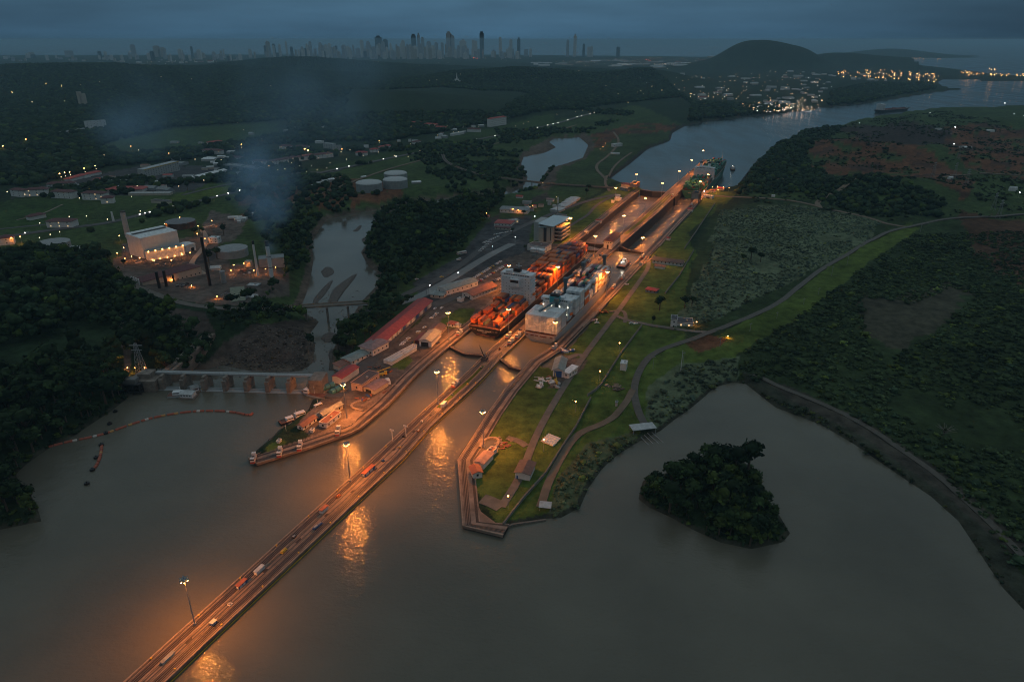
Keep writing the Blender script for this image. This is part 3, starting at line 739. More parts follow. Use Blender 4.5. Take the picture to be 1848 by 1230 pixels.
# ================================================================== ships and containers
M_SHIPW = mat('ship_white', (0.64, 0.67, 0.68), rough=0.5, var=0.07, vscale=0.2)
M_SHIPG = mat('ship_grey', (0.36, 0.39, 0.40), rough=0.45, var=0.08, vscale=0.08)
M_SHIPB = mat('ship_black', (0.018, 0.019, 0.024), rough=0.4, var=0.2, vscale=0.1)
M_SHIPGR = mat('ship_green', (0.02, 0.13, 0.09), rough=0.5, var=0.2, vscale=0.1)
M_DECK = mat('deck_paint', (0.16, 0.07, 0.045), rough=0.8, var=0.3, vscale=0.3)
M_CRANE = mat('crane_blue_grey', (0.07, 0.12, 0.14), rough=0.5, var=0.15)
M_TURQ = mat('turquoise_paint', (0.06, 0.36, 0.42), rough=0.5, var=0.1)
M_LAMPW = mat('white_deck_lamp', (1, 1, 1), emit=(1.0, 0.93, 0.75), estr=14, var=0)
M_LAMPO = mat('sodium_lamp', (1, 0.6, 0.3), emit=(1.0, 0.38, 0.08), estr=22, var=0)
PALETTE = {
 'orange': (0.66, 0.17, 0.035), 'rust orange': (0.50, 0.12, 0.035), 'dark red': (0.20, 0.035, 0.028), 'brown': (0.15, 0.06, 0.035),
 'blue': (0.025, 0.07, 0.20), 'slate blue': (0.07, 0.09, 0.14), 'grey': (0.22, 0.24, 0.24), 'grey green': (0.12, 0.15, 0.12),
 'white': (0.70, 0.73, 0.73), 'pale grey': (0.54, 0.59, 0.61), 'green': (0.02, 0.16, 0.10), 'teal': (0.03, 0.24, 0.20), 'tan': (0.36,0.24,0.16)}
def box_mat(name, col):
    m = mat('container_' + name.replace(' ', '_'), col, rough=0.55, var=0.16, vscale=0.35)
    t = m.node_tree; b = t.nodes['Principled BSDF']; tcn = [n for n in t.nodes if n.type == 'TEX_COORD'][0]
    w = t.nodes.new('ShaderNodeTexWave'); w.inputs['Scale'].default_value = 0.9; w.bands_direction = 'Y'
    t.links.new(tcn.outputs['Object'], w.inputs['Vector'])
    bp = t.nodes.new('ShaderNodeBump'); bp.inputs['Distance'].default_value = 0.12; bp.inputs['Strength'].default_value = 0.7
    t.links.new(w.outputs[0], bp.inputs['Height']); t.links.new(bp.outputs[0], b.inputs['Normal'])
    return m
CMESH = {}
def box_mesh(c, L=12.05, w=2.26, h=2.44):
    k = (c, L)
    if k in CMESH: return CMESH[k]
    b = MB(); f = 0.16; d = 0.07
    b.box(-w/2+d, w/2-d, d, L-d, 0.1, h-0.06)
    for x in (-w/2, w/2-f):
        for y in (0, L-f): b.box(x, x+f, y, y+f, 0, h)
    for x in (-w/2, w/2-f):
        for z in (0.02, h-f): b.box(x, x+f, f, L-f, z, z+f-0.02)
    for y in (0, L-f):
        for z in (0.02, h-f): b.box(-w/2+f, w/2-f, y, y+f, z, z+f-0.02)
    for x in (-0.75, -0.3, 0.3, 0.75): b.box(x-.04, x+.04, 0.0, d, f, h-f)       # door bars
    me = b.mesh('container', box_mat(c, PALETTE[c])); CMESH[k] = me
    return me
BOXES = []      # (distance, mesh key, location, label, ship)
def loft(stations, zs):
    """hull from stations (y, [half breadth per level], [y shift per level])"""
    b = MB(); nl = len(zs)
    for (y, hb, sh) in stations:
        for s in (-1, 1):
            for i, z in enumerate(zs): b.v.append((s*hb[i], y+sh[i], z))
    row = 2*nl
    for k in range(len(stations)-1):
        for i in range(nl-1):
            a = k*row+i; b.f.append((a, a+1, a+row+1, a+row))
            a = k*row+nl+i; b.f.append((a, a+row, a+row+1, a+1))
    b.f.append(tuple([i for i in range(nl)] + [nl+i for i in range(nl-1, -1, -1)]))
    top = [(k*row+nl-1) for k in range(len(stations))] + [(k*row+2*nl-1) for k in range(len(stations)-1, -1, -1)]
    return b, top
def hull(t, L, B, deck, m, mdeck=M_DECK):
    h = B/2; zs = [-3, 0, deck*0.45, deck*0.8, deck]
    st = []
    for f, w in ((0.0,(.30,.55,.86,.95,.97)),(0.03,(.5,.74,.95,1,1)),(0.10,(.8,.92,1,1,1)),(0.2,(.97,1,1,1,1)),(0.75,(1,1,1,1,1)),(0.85,(.78,.82,.93,.98,1)),(0.92,(.48,.52,.7,.82,.9)),(0.97,(.18,.22,.38,.55,.68)),(1.0,(.02,.03,.06,.16,.28))):
        y = f*L*0.965
        sh = [ (3.5, 2.0, .8, .2, 0)[i] if f == 0 else (((0, 0, .25, .6, 1)[i]*L*0.035) if f == 1 else 0) for i in range(5)]
        st.append((y, [h*a for a in w], sh))
    b, top = loft(st, zs); part('hull', b, m, t)
    d = MB(); d.v = [(b.v[i][0]*0.985, b.v[i][1], deck-1.0) for i in top]; d.f = [tuple(range(len(top)))]; part('deck', d, mdeck, t)
    # bulwark lip
    lip = MB(); k = len(top)//2
    for side in (top[:k], top[k:]):
        for a, c in zip(side, side[1:]):
            A, C = b.v[a], b.v[c]; lip.tube((A[0], A[1], deck), (C[0], C[1], deck), 0.28, n=4)
    part('gunwale', lip, mat('pale_gunwale', (0.42,0.36,0.30), var=0.2), t)
    # raised forecastle
    fs = MB(); y0 = 0.93*L*0.965
    fs.poly([(-h*.86, y0, deck+0.02), (h*.86, y0, deck+0.02), (h*.27, L*0.998, deck+0.02), (-h*.27, L*0.998, deck+0.02)])
    for s in (-1, 1): fs.quad((s*h*.87,y0,deck),(s*h*.28,L,deck),(s*h*.3,L+0.5,deck+2.2),(s*h*.9,y0,deck+2.2))
    fs.quad((-h*.28,L,deck),(h*.28,L,deck),(h*.3,L+.5,deck+2.2),(-h*.3,L+.5,deck+2.2))
    part('forecastle', fs, m, t)
    part('windlass', MB().box(-4,-1.5,L*.945,L*.955,deck,deck+1.6).box(1.5,4,L*.945,L*.955,deck,deck+1.6).cyl(0,L*.965,deck,deck+9,.35,.15,6), M_SHIPW, t)
def words(t, txt, size, loc, m, name='ship_name', rot=(math.pi/2, 0, 0)):
    cu = bpy.data.curves.new(name, 'FONT'); cu.body = txt; cu.size = size; cu.align_x = 'CENTER'; cu.extrude = 0.05
    tmp = bpy.data.objects.new('tmp_text', cu); COL.objects.link(tmp)
    dg = bpy.context.evaluated_depsgraph_get(); me = bpy.data.meshes.new_from_object(tmp.evaluated_get(dg))
    bpy.data.objects.remove(tmp); me.materials.clear(); me.materials.append(m)
    o = link(name, me, t, loc); o.rotation_euler = rot; return o
def superstructure(t, y, ln, w, z0, z1, m, wing, tiers):
    b = MB().box(-w/2, w/2, y, y+ln, z0, z1); part('accommodation', b, m, t)
    part('bridge', MB().box(-wing/2, wing/2, y+1, y+ln-1, z1, z1+2.9).box(-w/2*.6, w/2*.6, y+2, y+ln-2, z1+2.9, z1+4.4), m, t)
    wb = MB()
    for s, yy in ((-1, y+0.9), (1, y+ln-1+.1)):
        for k in range(11): x = -w*.42 + k*w*.84/10.5; wb.box(x, x+w*.055, min(yy,yy+.02)-.02, yy+.08, z1+1.1, z1+2.2)
    part('bridge_window', wb, M_WIN, t)
    rl = MB()
    for k in range(1, tiers):
        z = z0 + (z1-z0)*k/tiers
        rl.box(-w/2-1.3, -w/2, y+.5, y+ln-.5, z-.12, z+.12); rl.box(w/2, w/2+1.3, y+.5, y+ln-.5, z-.12, z+.12)
        rl.box(-w/2*.35, w/2*.35, y-.7, y, z-.1, z+.1)
    part('side_deck', rl, m, t)
    pb = MB()
    for k in range(tiers):
        z = z0 + (z1-z0)*(k+.5)/tiers
        for j in range(9):
            x = -w*.44 + j*w*.11
            if (j*7+k*3) % 4: pb.box(x-.3, x+.3, y-.08, y, z-.3, z+.4)
    part('porthole', pb, M_WIN, t)
    for s in (-1, 1):
        part('lifeboat', MB().sphere(s*(w/2+1.6), y+ln*.5, z0+(z1-z0)*.35, 1.4, 8, 5, 1, 2.6, .9), mat('lifeboat_orange', (0.6,0.16,0.03)), t)
def stack(ship, ulabel, u0, v0, y0, rows, heights, colours, zdeck, pitch=2.48, step=14.2, L=12.19, hgt=2.59, seed=1, weights=None, names=None):
    rr = random.Random(seed); nb = len(heights)
    H = [[0]*(rows+2)] + [[0]+list(h)+[0] for h in heights] + [[0]*(rows+2)]
    for b in range(nb):
        for r in range(rows):
            n = H[b+1][r+1]
            for k in range(n):
                c = colours(b, r, k, rr)
                vis = k == n-1 or H[b+1][r+2] <= k or H[b+1][r] <= k or H[b][r+1] <= k
                if not vis: continue
                x = (r-(rows-1)/2)*pitch; y = y0 + b*step; z = zdeck + k*hgt
                wx, wy = uv(u0+y, v0+x)
                bay = names[b] if names else nth(b+1) + ' bay from its stern'
                lab = f"{c} container, {nth(r+1)} from port, {nth(k+1)} tier, {bay}, {ship}"
                BOXES.append((math.hypot(wx, wy) - k*0.5, c, (wx, wy, z), lab, ulabel))

# ---- the black-hulled ship in the left lane
U0, V0, LL = 37.5, 5.2, 291
t = thing('container_ship', 'black hulled ship loaded with orange containers, white slab superstructure', 'container ship', (*uv(U0, V0), 0), YAW)
hull(t, LL, 32.2, 9.5, M_SHIPB)
part('boot_stripe', MB().box(-10, 10, 1.8, 2.4, 1.0, 1.35), mat('boot_red', (0.35,0.16,0.12)), t)
superstructure(t, 72, 13, 30.5, 8.5, 35, M_SHIPW, 33, 9)
part('funnel', MB().box(-5, 5, 68.5, 72, 26, 33.5).box(-4.2,4.2,68.45,68.5,30.2,32.6), M_SHIPW, t)
part('funnel_top', MB().box(-4.2, 4.2, 68.2, 68.5, 30.3, 32.7).box(-3.4, 3.4, 74, 79, 39.4, 43), M_BLACK, t)
part('radar_mast', MB().cyl(0, 80, 39.4, 47, .5, .3, 6).box(-3,3,79.8,80.2,44,44.4).box(-11,-6,73,79,38,40.5), M_SHIPW, t)
words(t, 'MAERSK DANTA', 1.9, (0, -0.22, 5.6), M_WHITE); words(t, 'LONDON', 1.1, (0, 0.0, 4.2), M_WHITE, 'home_port')
part('mooring_opening', MB().box(-14,-12,-.3,.4,6.3,7.4).box(-10.5,-8.4,-.3,.4,6.3,7.4).box(6,9.4,-.25,.4,5.9,7.6).box(10.5,12.8,-.25,.4,5.9,7.6), mat('dim_interior',(0.12,0.09,0.07)), t)
def colL(b, r, k, rr):
    if (b, r) in ((0, 5), (1, 9), (2, 4)): return 'grey green'
    return rr.choices(['orange','rust orange','dark red','brown','grey green','slate blue','grey','tan','blue'], [52,24,8,6,3,3,2,2,1])[0]
def colL2(b, r, k, rr):
    if b >= 8: return rr.choices(['dark red','rust orange','brown','slate blue','blue','tan'], [48,12,16,10,8,4])[0]
    return colL(b, r, k, rr)
HA = [[2,2,0,2,2,1,0,0,0,2,2,1,0],[2,3,3,3,1,1,0,1,3,3,3,1,0],[1,2,3,3,2,2,1,2,3,3,3,3,2],[3,4,4,4,4,3,2,4,4,4,4,3,2]]
stack('black ship', 'containers on the black ship', U0, V0, 5, 13, HA, colL, 9.6, step=16.2, seed=3)
HB = [[2,3,3,3,3,3,3,3,3,3,3,3,3],[3,4,4,3,4,4,3,4,4,4,4,4,3],[4,4,4,5,4,5,5,5,5,5,5,5,5],[4,5,5,5,5,5,6,5,6,6,6,6,6],[5,5,6,6,6,6,6,5,6,6,6,6,6],[5,6,6,6,5,6,6,6,6,6,6,6,6],
      [5,6,5,6,6,6,6,6,6,6,6,6,5],[5,5,6,6,6,6,5,6,6,6,6,6,5],[4,5,5,5,5,5,5,5,5,5,5,5,4],[4,5,5,5,5,5,5,5,5,5,5,4,4],[0,4,4,5,5,4,5,5,4,5,4,4,0],[0,0,3,4,4,4,4,4,4,4,3,0,0]]
stack('black ship', 'containers on the black ship', U0, V0, 90, 13, HB, colL2, 9.6, step=15.2, seed=5, names=[nth(i+1)+' bay before the bridge' for i in range(12)])

# ---- the grey ship in the right lane
U1, V1, L1 = 45.0, 55.5, 203
t = thing('container_ship', 'grey hulled ship stacked with pale containers, turquoise funnel and blue cranes', 'container ship', (*uv(U1, V1), 0), YAW)
hull(t, L1, 30.4, 9.0, M_SHIPG)
superstructure(t, 40, 9, 25, 8, 25, M_SHIPW, 30, 6)
part('funnel', MB().box(-5, 4, 37, 42, 25, 31), M_TURQ, t)
part('funnel_top', MB().box(-4.6, 3.6, 37.5, 41.5, 31, 33.2).cyl(-1,40,33,35,.6,.6,6), M_BLACK, t)
part('radar_dome', MB().sphere(-3.5, 46, 31.5, 1.3).cyl(-3.5,46,29,30.5,.4,.4,6), M_WHITE, t)
words(t, 'OCTAVIA', 1.9, (-1, -0.16, 4.6), M_WHITE); words(t, 'NASSAU', 1.2, (-1, 0.3, 3.2), M_WHITE, 'home_port')
part('mooring_opening', MB().box(-12.8,-10.8,-.2,.4,6.4,7.3).box(-8.5,-5.6,-.2,.4,6.4,7.3).box(-4.6,-1.6,-.2,.4,6.4,7.3).box(0.2,6.4,-.2,.4,6.4,7.3).box(9.6,12,-.2,.4,6.4,7.4), mat('rust_interior',(0.14,0.05,0.03)), t)
for (cy, cx, hx, hy, hz, lab) in ((34,3,-5,13,25,'boom'),(93,-9,-9,124,27,'b'),(149,-9,-9,178,31,'c'),(185,4,-7,205,24,'d')):
    c = MB().cyl(cx, cy, 8, 27, 1.7, 1.6, 10).box(cx-2, cx+2, cy-2.2, cy+2.2, 27, 31)
    o = part('deck_crane', c, M_CRANE, t)
    for s in (-1, 1): pass
    part('boom', MB().tube((cx-.8, cy, 29), (hx-.5, hy, hz), .75, .4, 4).tube((cx+.8, cy, 29), (hx+.5, hy, hz), .75, .4, 4).box(hx-1,hx+1,hy-1,hy+1,hz-1.2,hz+.6), M_CRANE, o)
lm = MB()
for k in range(6): lm.sphere(-10+k*4.2, 39.3, 14.5, .32, 6, 4); 
for k in range(4): lm.sphere(-12+k*8, 39.3, 21.5, .3, 6, 4)
part('deck_lamp', lm, M_LAMPW, t)
colR = lambda b, r, k, rr: rr.choices(['white','pale grey'], [6,4])[0]
stack('grey ship', 'containers on the grey ship', U1, V1, 3, 12, [[6]*12,[6,6,6,2,1,2,6,6,6,6,6,6]], colR, 9.4, step=13.2, seed=2)
def colR2(b, r, k, rr):
    if b < 2: return rr.choices(['white','pale grey'], [6,4])[0]
    if r >= 8: return rr.choices(['white','tan','pale grey','orange'], [5,3,3,1])[0]
    return rr.choices(['pale grey','grey','blue','slate blue','tan','dark red','white','teal'], [5,3,3,3,1,1,3,1])[0]
HR = [[5,5,5,3,3,5,6,6,6,6,6,6],[5,5,2,1,3,4,7,7,7,7,7,7],[3,3,1,0,1,2,5,5,5,5,5,6],[3,4,1,0,3,3,2,2,0,0,5,3],[4,4,0,0,4,4,3,5,5,5,5,6],[3,3,3,1,4,4,2,2,5,5,5,6],[5,5,5,5,2,1,1,5,5,5,5,5],[4,4,4,4,4,0,0,4,4,5,5,5],[0,3,4,4,4,4,4,4,4,4,4,0]]
stack('grey ship', 'containers on the grey ship', U1, V1, 54, 12, HR, colR2, 9.4, step=14.6, seed=4, names=[nth(i+1)+' bay before the bridge' for i in range(9)])

# ---- the green ship leaving the last lock
U2, V2, L2 = 770, 64, 345
t = thing('container_ship', 'dark green ship with green containers leaving the far end of the locks', 'container ship', (*uv(U2, V2), SEA), YAW)
hull(t, L2, 38, 15, M_SHIPGR)
superstructure(t, 118, 12, 34, 14, 34, M_SHIPW, 38, 6)
part('side_tower', MB().box(15.5, 18.8, 117, 128, 14, 33).box(-18.8, -15.5, 117, 128, 14, 33), M_SHIPW, t)
part('funnel', MB().box(-10, -6, 126, 132, 36, 44).box(5, 9, 126, 132, 36, 44), M_SHIPW, t)
part('funnel_top', MB().box(-10.5, -5.5, 125.5, 132.5, 44, 46).box(4.5, 9.5, 125.5, 132.5, 44, 46), M_BLACK, t)
part('foremast', MB().cyl(6, 322, 15, 45, .6, .3, 6).tube((6,322,35),(9,316,16),.3,.3,4).tube((6,322,35),(3,316,16),.3,.3,4), M_SHIPW, t)
words(t, 'EVER GREEN', 2.6, (0, -0.2, 9), M_WHITE)
part('side_band', MB().box(18.9, 19.15, 150, 215, 9, 12.5), mat('pale_band', (0.35,0.42,0.40)), t)
colG = lambda b, r, k, rr: rr.choices(['green','teal','dark red','brown','slate blue'], [50,22,10,8,6])[0]
rr_ = random.Random(8)
stack('green ship', 'containers on the green ship', U2, V2, 6, 14, [[rr_.choice((2,3,3,4)) for _ in range(14)] for _ in range(7)], colG, SEA+15, step=15.5, seed=9, pitch=2.55)
stack('green ship', 'containers on the green ship', U2, V2, 134, 14, [[rr_.choice((3,4,4,5)) if 1 < 12 else 0 for _ in range(14)] for _ in range(12)], colG, SEA+15, step=15.2, seed=10, pitch=2.5, names=[nth(i+1)+' bay before the bridge' for i in range(12)])

BOXES.sort(key=lambda b: b[0])
def merged(name, items, m_of):
    """one mesh out of many copies of small meshes (numpy)"""
    vs, fs, mi, mats = [], [], [], []
    off = 0
    for (d, c, loc, lab, g) in items:
        me = m_of(c)
        if me.materials[0].name not in [m.name for m in mats]: mats.append(me.materials[0])
        k = [m.name for m in mats].index(me.materials[0].name)
        v = ARR[c][0]; f = ARR[c][1]
        vs.append(v @ RZ.T + np.array(loc)); fs.append(f + off); mi.append(np.full(len(f), k, np.int32)); off += len(v)
    V = np.concatenate(vs); F = np.concatenate(fs); MI = np.concatenate(mi)
    me = bpy.data.meshes.new(name)
    me.vertices.add(len(V)); me.vertices.foreach_set('co', V.ravel())
    me.loops.add(F.size); me.loops.foreach_set('vertex_index', F.ravel().astype(np.int32))
    me.polygons.add(len(F)); me.polygons.foreach_set('loop_start', np.arange(0, F.size, 4, dtype=np.int32)); me.polygons.foreach_set('loop_total', np.full(len(F), 4, np.int32))
    for m in mats: me.materials.append(m)
    me.polygons.foreach_set('material_index', MI); me.update(calc_edges=True)
    return me
RZ = np.array(Matrix.Rotation(YAW, 3, 'Z'))
ARR = {}
for c in PALETTE:
    me_ = box_mesh(c)
    v = np.empty(len(me_.vertices)*3); me_.vertices.foreach_get('co', v)
    ARR[c] = (v.reshape(-1, 3), np.array([list(p.vertices) for p in me_.polygons]))
for (d, c, loc, lab, g) in BOXES[:300]:
    tag(link('shipping_container', box_mesh(c), None, loc, YAW), lab, 'container', g)
for g in sorted({b[4] for b in BOXES[300:]}):
    rest = [b for b in BOXES[300:] if b[4] == g]
    o = link('shipping_containers', merged('shipping_containers', rest, box_mesh)); o['kind'] = 'stuff'
    tag(o, 'further rows of mixed coloured ' + g, 'containers')
# ================================================================== lit lamps
SOD = (1.0, 0.27, 0.032)
M_POLE = mat('galvanised_pole', (0.28, 0.29, 0.29), rough=0.5, var=0.1)
M_CAP = mat('lamp_housing', (0.20, 0.21, 0.22), rough=0.5, var=0.1)
LD = {}
def lamp_data(key, power, r=0.5, col=SOD):
    if key not in LD:
        l = bpy.data.lights.new(key, 'SPOT' if key == 'sodium_mast' else 'POINT'); l.energy = power; l.shadow_soft_size = r; l.color = col; LD[key] = l
        if key == 'sodium_mast': l.spot_size = R(176); l.spot_blend = 0.4
    return LD[key]
MASTH = 27.0
def mast_proto():
    t = thing('high_mast_light', '', 'mast light', (0, 0, 0))
    part('pole', MB().cyl(0, 0, 0, MASTH, 0.34, 0.14, 8).cyl(0,0,0,1.2,.7,.7,8), M_POLE, t)
    hb = MB().cyl(0, 0, MASTH, MASTH+0.35, 1.25, 1.0, 10).cyl(0,0,MASTH+.35,MASTH+.9,.35,.2,6)
    for k in range(6):
        a = k*math.pi/3; hb.cyl(1.55*math.cos(a), 1.55*math.sin(a), MASTH-0.6, MASTH+0.3, 0.6, 0.35, 6)
    part('lamp_head', hb, M_CAP, t)
    lb = MB()
    for k in range(6):
        a = k*math.pi/3; lb.sphere(1.55*math.cos(a), 1.55*math.sin(a), MASTH-0.85, 0.34, 6, 4)
    part('lamp', lb, mat('mast_bulb', (1,1,1), emit=(1.0,0.47,0.14), estr=45, var=0), t)
    l = link('mast_glow', lamp_data('sodium_mast', 100000, 0.5), t, (0, 0, MASTH-0.9))
    return remember(t)
MP = mast_proto(); used = False
MASTS = [('centre wall', [(-555,27.5),(-435,27.6),(-314.5,27.7),(-195,26.9),(-90.4,29.1),(43.3,26.7),(176.2,24.5),(309.6,24.6),(425,29.4),(545.5,30.4),(672.8,29),(798.6,32.7),(932.8,31.6),(1070.6,31.9)], 'along the centre wall from the bottom of the photo'),
 ('left bank', [(-133.2,-20.3),(15,-18.5),(160,-24),(382.9,-32),(603,-31),(735.9,-30)], 'on the left bank counting away from the pier tip'),
 ('right bank', [(-129,84),(31.4,74.5),(180,77),(325,79),(713,84),(785,86)], 'on the right bank counting away from the lake')]
for side, ps, tail in MASTS:
    for i, (u, v) in enumerate(ps):
        lab = f'tall sodium mast light, {nth(i+1)} {tail}'
        x, y = uv(u, v)
        if i == 0 and side == 'centre wall': lab = 'tall sodium mast light standing nearest the camera on the centre wall'
        if not used:
            MP.location = (x, y, 2.2); MP['label'] = lab; MP['group'] = 'high mast lights along the locks'; used = True
        else:
            o = dup(MP, (x, y, 2.2), 0, lab, 'high mast lights along the locks')
            if side == 'right bank' and i == 1:            # its light is weakened to keep the glow off the grey stern
                for ch in o.children:
                    if ch.type == 'LIGHT': ch.data = ch.data.copy(); ch.data.energy *= 0.25

# small lamps: pole, arm, glowing head and its light
def lamp_proto(name, h, power, col, cap, em, bulb=0.35, estr=60):
    t = thing(name, '', 'street lamp', (0, 0, -500))
    part('pole', MB().cyl(0, 0, 0, h, 0.14, 0.09, 6), M_POLE, t)
    part('lamp_shade', MB().cyl(0, 0, h+0.3, h+0.55, 0.4, 0.2, 8), M_CAP, t)
    part('lamp', MB().sphere(0, 0, h+0.05, bulb, 8, 5), mat('bulb_'+name, (1,1,1), emit=em, estr=estr, var=0), t)
    if power: link('glow', lamp_data('glow_'+name, power, 0.3, col), t, (0, 0, h-0.5))
    return remember(t)
LAMPS = {'lawn_lamp': lamp_proto('lawn_lamp', 9, 1700, (1.0,0.34,0.05), True, (1.0,0.36,0.06), 0.5, 30),
 'yard_lamp': lamp_proto('yard_lamp', 8, 2600, SOD, True, (1.0,0.40,0.10), 0.45, 30),
 'street_lamp': lamp_proto('street_lamp', 9, 0, None, True, (1.0,0.74,0.42), 0.6, 8),
 'white_lamp': lamp_proto('white_lamp', 8, 300, (0.9,0.95,1.0), True, (0.95,0.97,1.0), 0.6, 18)}
placed = set()
def lamp(kind, x, y, z, label, group, scale=1.0):
    p = LAMPS[kind]
    if kind not in placed:
        placed.add(kind); p.location = (x, y, z); p['label'] = label; p['group'] = group; p.scale = (scale,)*3; return p
    return dup(p, (x, y, z), 0, label, group, scale)
LAWN = [(1117,636),(1082,688),(1038,744),(981,814),(917,918)]
for i, p in enumerate(LAWN[::-1]):
    x, y, z = gp(*p); lamp('lawn_lamp', x, y, z, f'orange lawn lamp beside the right bank path, {nth(i+1)} counting from the lake end', 'lawn lamps on the right bank')
PLANT = [(218,437,'by the chimney foot'),(226,459,'left of the white hall'),(255,478,'before the left corner of the white hall'),(281,483,'before the middle of the white hall'),(312,482,'before the right half of the white hall'),(330,470,'at the right corner of the white hall'),
 (228,478,'in the switchyard'),(240,474,'in the upper switchyard'),(214,468,'at the left edge of the switchyard'),(299,414,'left of the dark tank'),(326,402,'behind the dark tank'),(353,405,'right of the dark tank'),(359,418,'below the dark tank'),(384,408,'at the end of the road by the dark tank'),
 (358,432,'behind the plant trees'),(372,441,'by the white office'),(345,467,'on the plant road'),(419,500,'in the pipe yard'),(424,490,'by the generator'),(442,487,'left of the thin white stack'),(460,500,'under the thin white stack'),(481,497,'left of the thick white stack'),(499,494,'right of the thick white stack'),(348,528,'by the old power house'),(313,517,'by the black stacks'),(394,548,'on the grey flat roof yard')]
for i, (a, b, w) in enumerate(PLANT):
    x, y, z = gp(a, b); lamp('yard_lamp', x, y, z, f'orange lamp {w}, power plant', 'yard lamps at the power plant', 1.0 if i > 5 else 1.1)
MISC = [(450/3.075,328/3.075+560,'in the trees below the white house'),(627/3.075,197/3.075+562,'by the small house at the wood edge'),(233,676,'left of the dam pylon'),(247,676,'at the dam end'),(264,676,'right of the dam pylon'),(270,683,'over the dam gate'),(556,690,'above the turquoise pipes'),(979,336,'below the viaduct'),(1088,270,'on the far lawn left of the entrance'),(1093,263,'by the far lawn sheds'),
 (878,392,'at the red canopy'),(926,384,'on the wall of the long white shed'),(935,386,'on the long white shed, right one'),(961,378,'by the yard gate'),(1004,362,'on the tall post'),(1256,592,'outside the white modern house'),(1312,618,'on the dirt patch'),
 (1285,344,'left roof of the entrance huts'),(1294,343,'roof of the entrance huts'),(1305,344,'right of the entrance huts'),(1295,349,'before the entrance huts'),(1315,345,'far end of the entrance huts')]
for a, b, w in MISC:
    x, y, z = gp(a, b); lamp('yard_lamp', x, y, z, f'orange lamp {w}', 'single orange lamps', 0.8)
for i, (a, b, s_) in enumerate(((9,277,2.2),(50,264,2.2),(111,327,1.8),(120,325,1.8),(129,324,1.8),(155,317,1.8),(175,312,1.8),(116,175,2.6),(88,172,2.6),(26,183,2.6),(552,288,3),(558,291,3),(437,271,1.8),(487,309,1.5),(618,279,1.6),(685,263,1.6),(238,273,1.5),(306,284,1.2),(40,440,1.2),(24,442,1.2))):
    x, y, z = gp(a, b); lamp('yard_lamp', x, y, max(ground_at(x, y), -10.5), f'bright orange lamp in the left distance, {nth(i+1)} of the scattered town ones', 'orange town lamps', s_)
WHITE = [(257,525,'left of the old power house'),(273,527,'near the gate of the old power house'),(904,546,'x'),(827,502,'beside the green verge'),(889,453,'on the verge by the car park'),(776,525,'by the grey warehouse'),(930,436,'at the visitor centre drive'),(1270,352,'by the far huts'),(965,398,'on the visitor centre roof side')]
for a, b, w in WHITE:
    if w == 'x': continue
    x, y, z = gp(a, b); lamp('white_lamp', x, y, z, f'white lamp {w}', 'white lamps', 0.8)
# ================================================================== trees
M_LEAF = mat('foliage', (0.04, 0.07, 0.02), rough=0.9, var=0.45, vscale=0.35, attr='leaf', spec=0.08)
M_BARK = mat('bark', (0.09, 0.065, 0.045), rough=0.9, var=0.3)
def icos():
    t = (1+5**.5)/2; v = [(-1,t,0),(1,t,0),(-1,-t,0),(1,-t,0),(0,-1,t),(0,1,t),(0,-1,-t),(0,1,-t),(t,0,-1),(t,0,1),(-t,0,-1),(-t,0,1)]
    v = [np.array(a)/np.linalg.norm(a) for a in v]
    f = [(0,11,5),(0,5,1),(0,1,7),(0,7,10),(0,10,11),(1,5,9),(5,11,4),(11,10,2),(10,7,6),(7,1,8),(3,9,4),(3,4,2),(3,2,6),(3,6,8),(3,8,9),(4,9,5),(2,4,11),(6,2,10),(8,6,7),(9,8,1)]
    return np.array(v), np.array(f)
IV, IF = icos()
def crown_near(seed, nl=7, leaves=15, flat=0.75):
    """unit crown (radius about 1, base near z=-0.6): lobes of ragged core plus loose leaf clumps"""
    r = np.random.default_rng(seed); V = []; F = []; T = []; off = 0
    for k in range(nl):
        a = r.uniform(0, 6.28); q = r.uniform(0.15, 0.62) if k else 0
        c = np.array([q*math.cos(a), q*math.sin(a), r.uniform(-0.15, 0.35)*flat + (0.25 if k == 0 else 0)])
        R0 = r.uniform(0.34, 0.55) if k else 0.6; tint = r.uniform(0.75, 1.25)
        v = IV * (R0*0.86) * r.uniform(0.72, 1.2, (12, 1)) * np.array([1, 1, flat]) + c
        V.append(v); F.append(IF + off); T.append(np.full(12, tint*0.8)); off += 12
        for j in range(leaves):
            d = r.normal(size=3); d[2] = abs(d[2])*0.9 - 0.25; d /= np.linalg.norm(d)
            p = c + d * R0 * r.uniform(0.85, 1.12) * np.array([1, 1, flat]); s = r.uniform(0.10, 0.2)
            n = d + r.normal(size=3)*0.55; n /= np.linalg.norm(n); a1 = np.cross(n, [0.3, 0.1, 1]); a1 /= np.linalg.norm(a1)+1e-9; a2 = np.cross(n, a1)
            q4 = np.array([p+a1*s, p+a2*s*0.8, p-a1*s, p-a2*s*0.9]) + r.normal(size=(4, 3))*0.03
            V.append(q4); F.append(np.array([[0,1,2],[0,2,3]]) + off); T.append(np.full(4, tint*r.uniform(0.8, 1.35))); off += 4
    return np.concatenate(V), np.concatenate(F), np.concatenate(T)
def crown_far(seed):
    r = np.random.default_rng(seed); V = []; F = []; T = []; off = 0
    for k in range(2):
        c = np.array([r.uniform(-.4,.4), r.uniform(-.4,.4), r.uniform(-.1,.3)]) if k else np.zeros(3)
        V.append(IV * (0.85 if k == 0 else 0.6) * r.uniform(0.7, 1.2, (12,1)) * np.array([1,1,.75]) + c); F.append(IF+off); T.append(np.full(12, r.uniform(.8,1.2))); off += 12
    return np.concatenate(V), np.concatenate(F), np.concatenate(T)
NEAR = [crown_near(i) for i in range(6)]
MIDC = [crown_near(20+i, 4, 7) for i in range(5)]
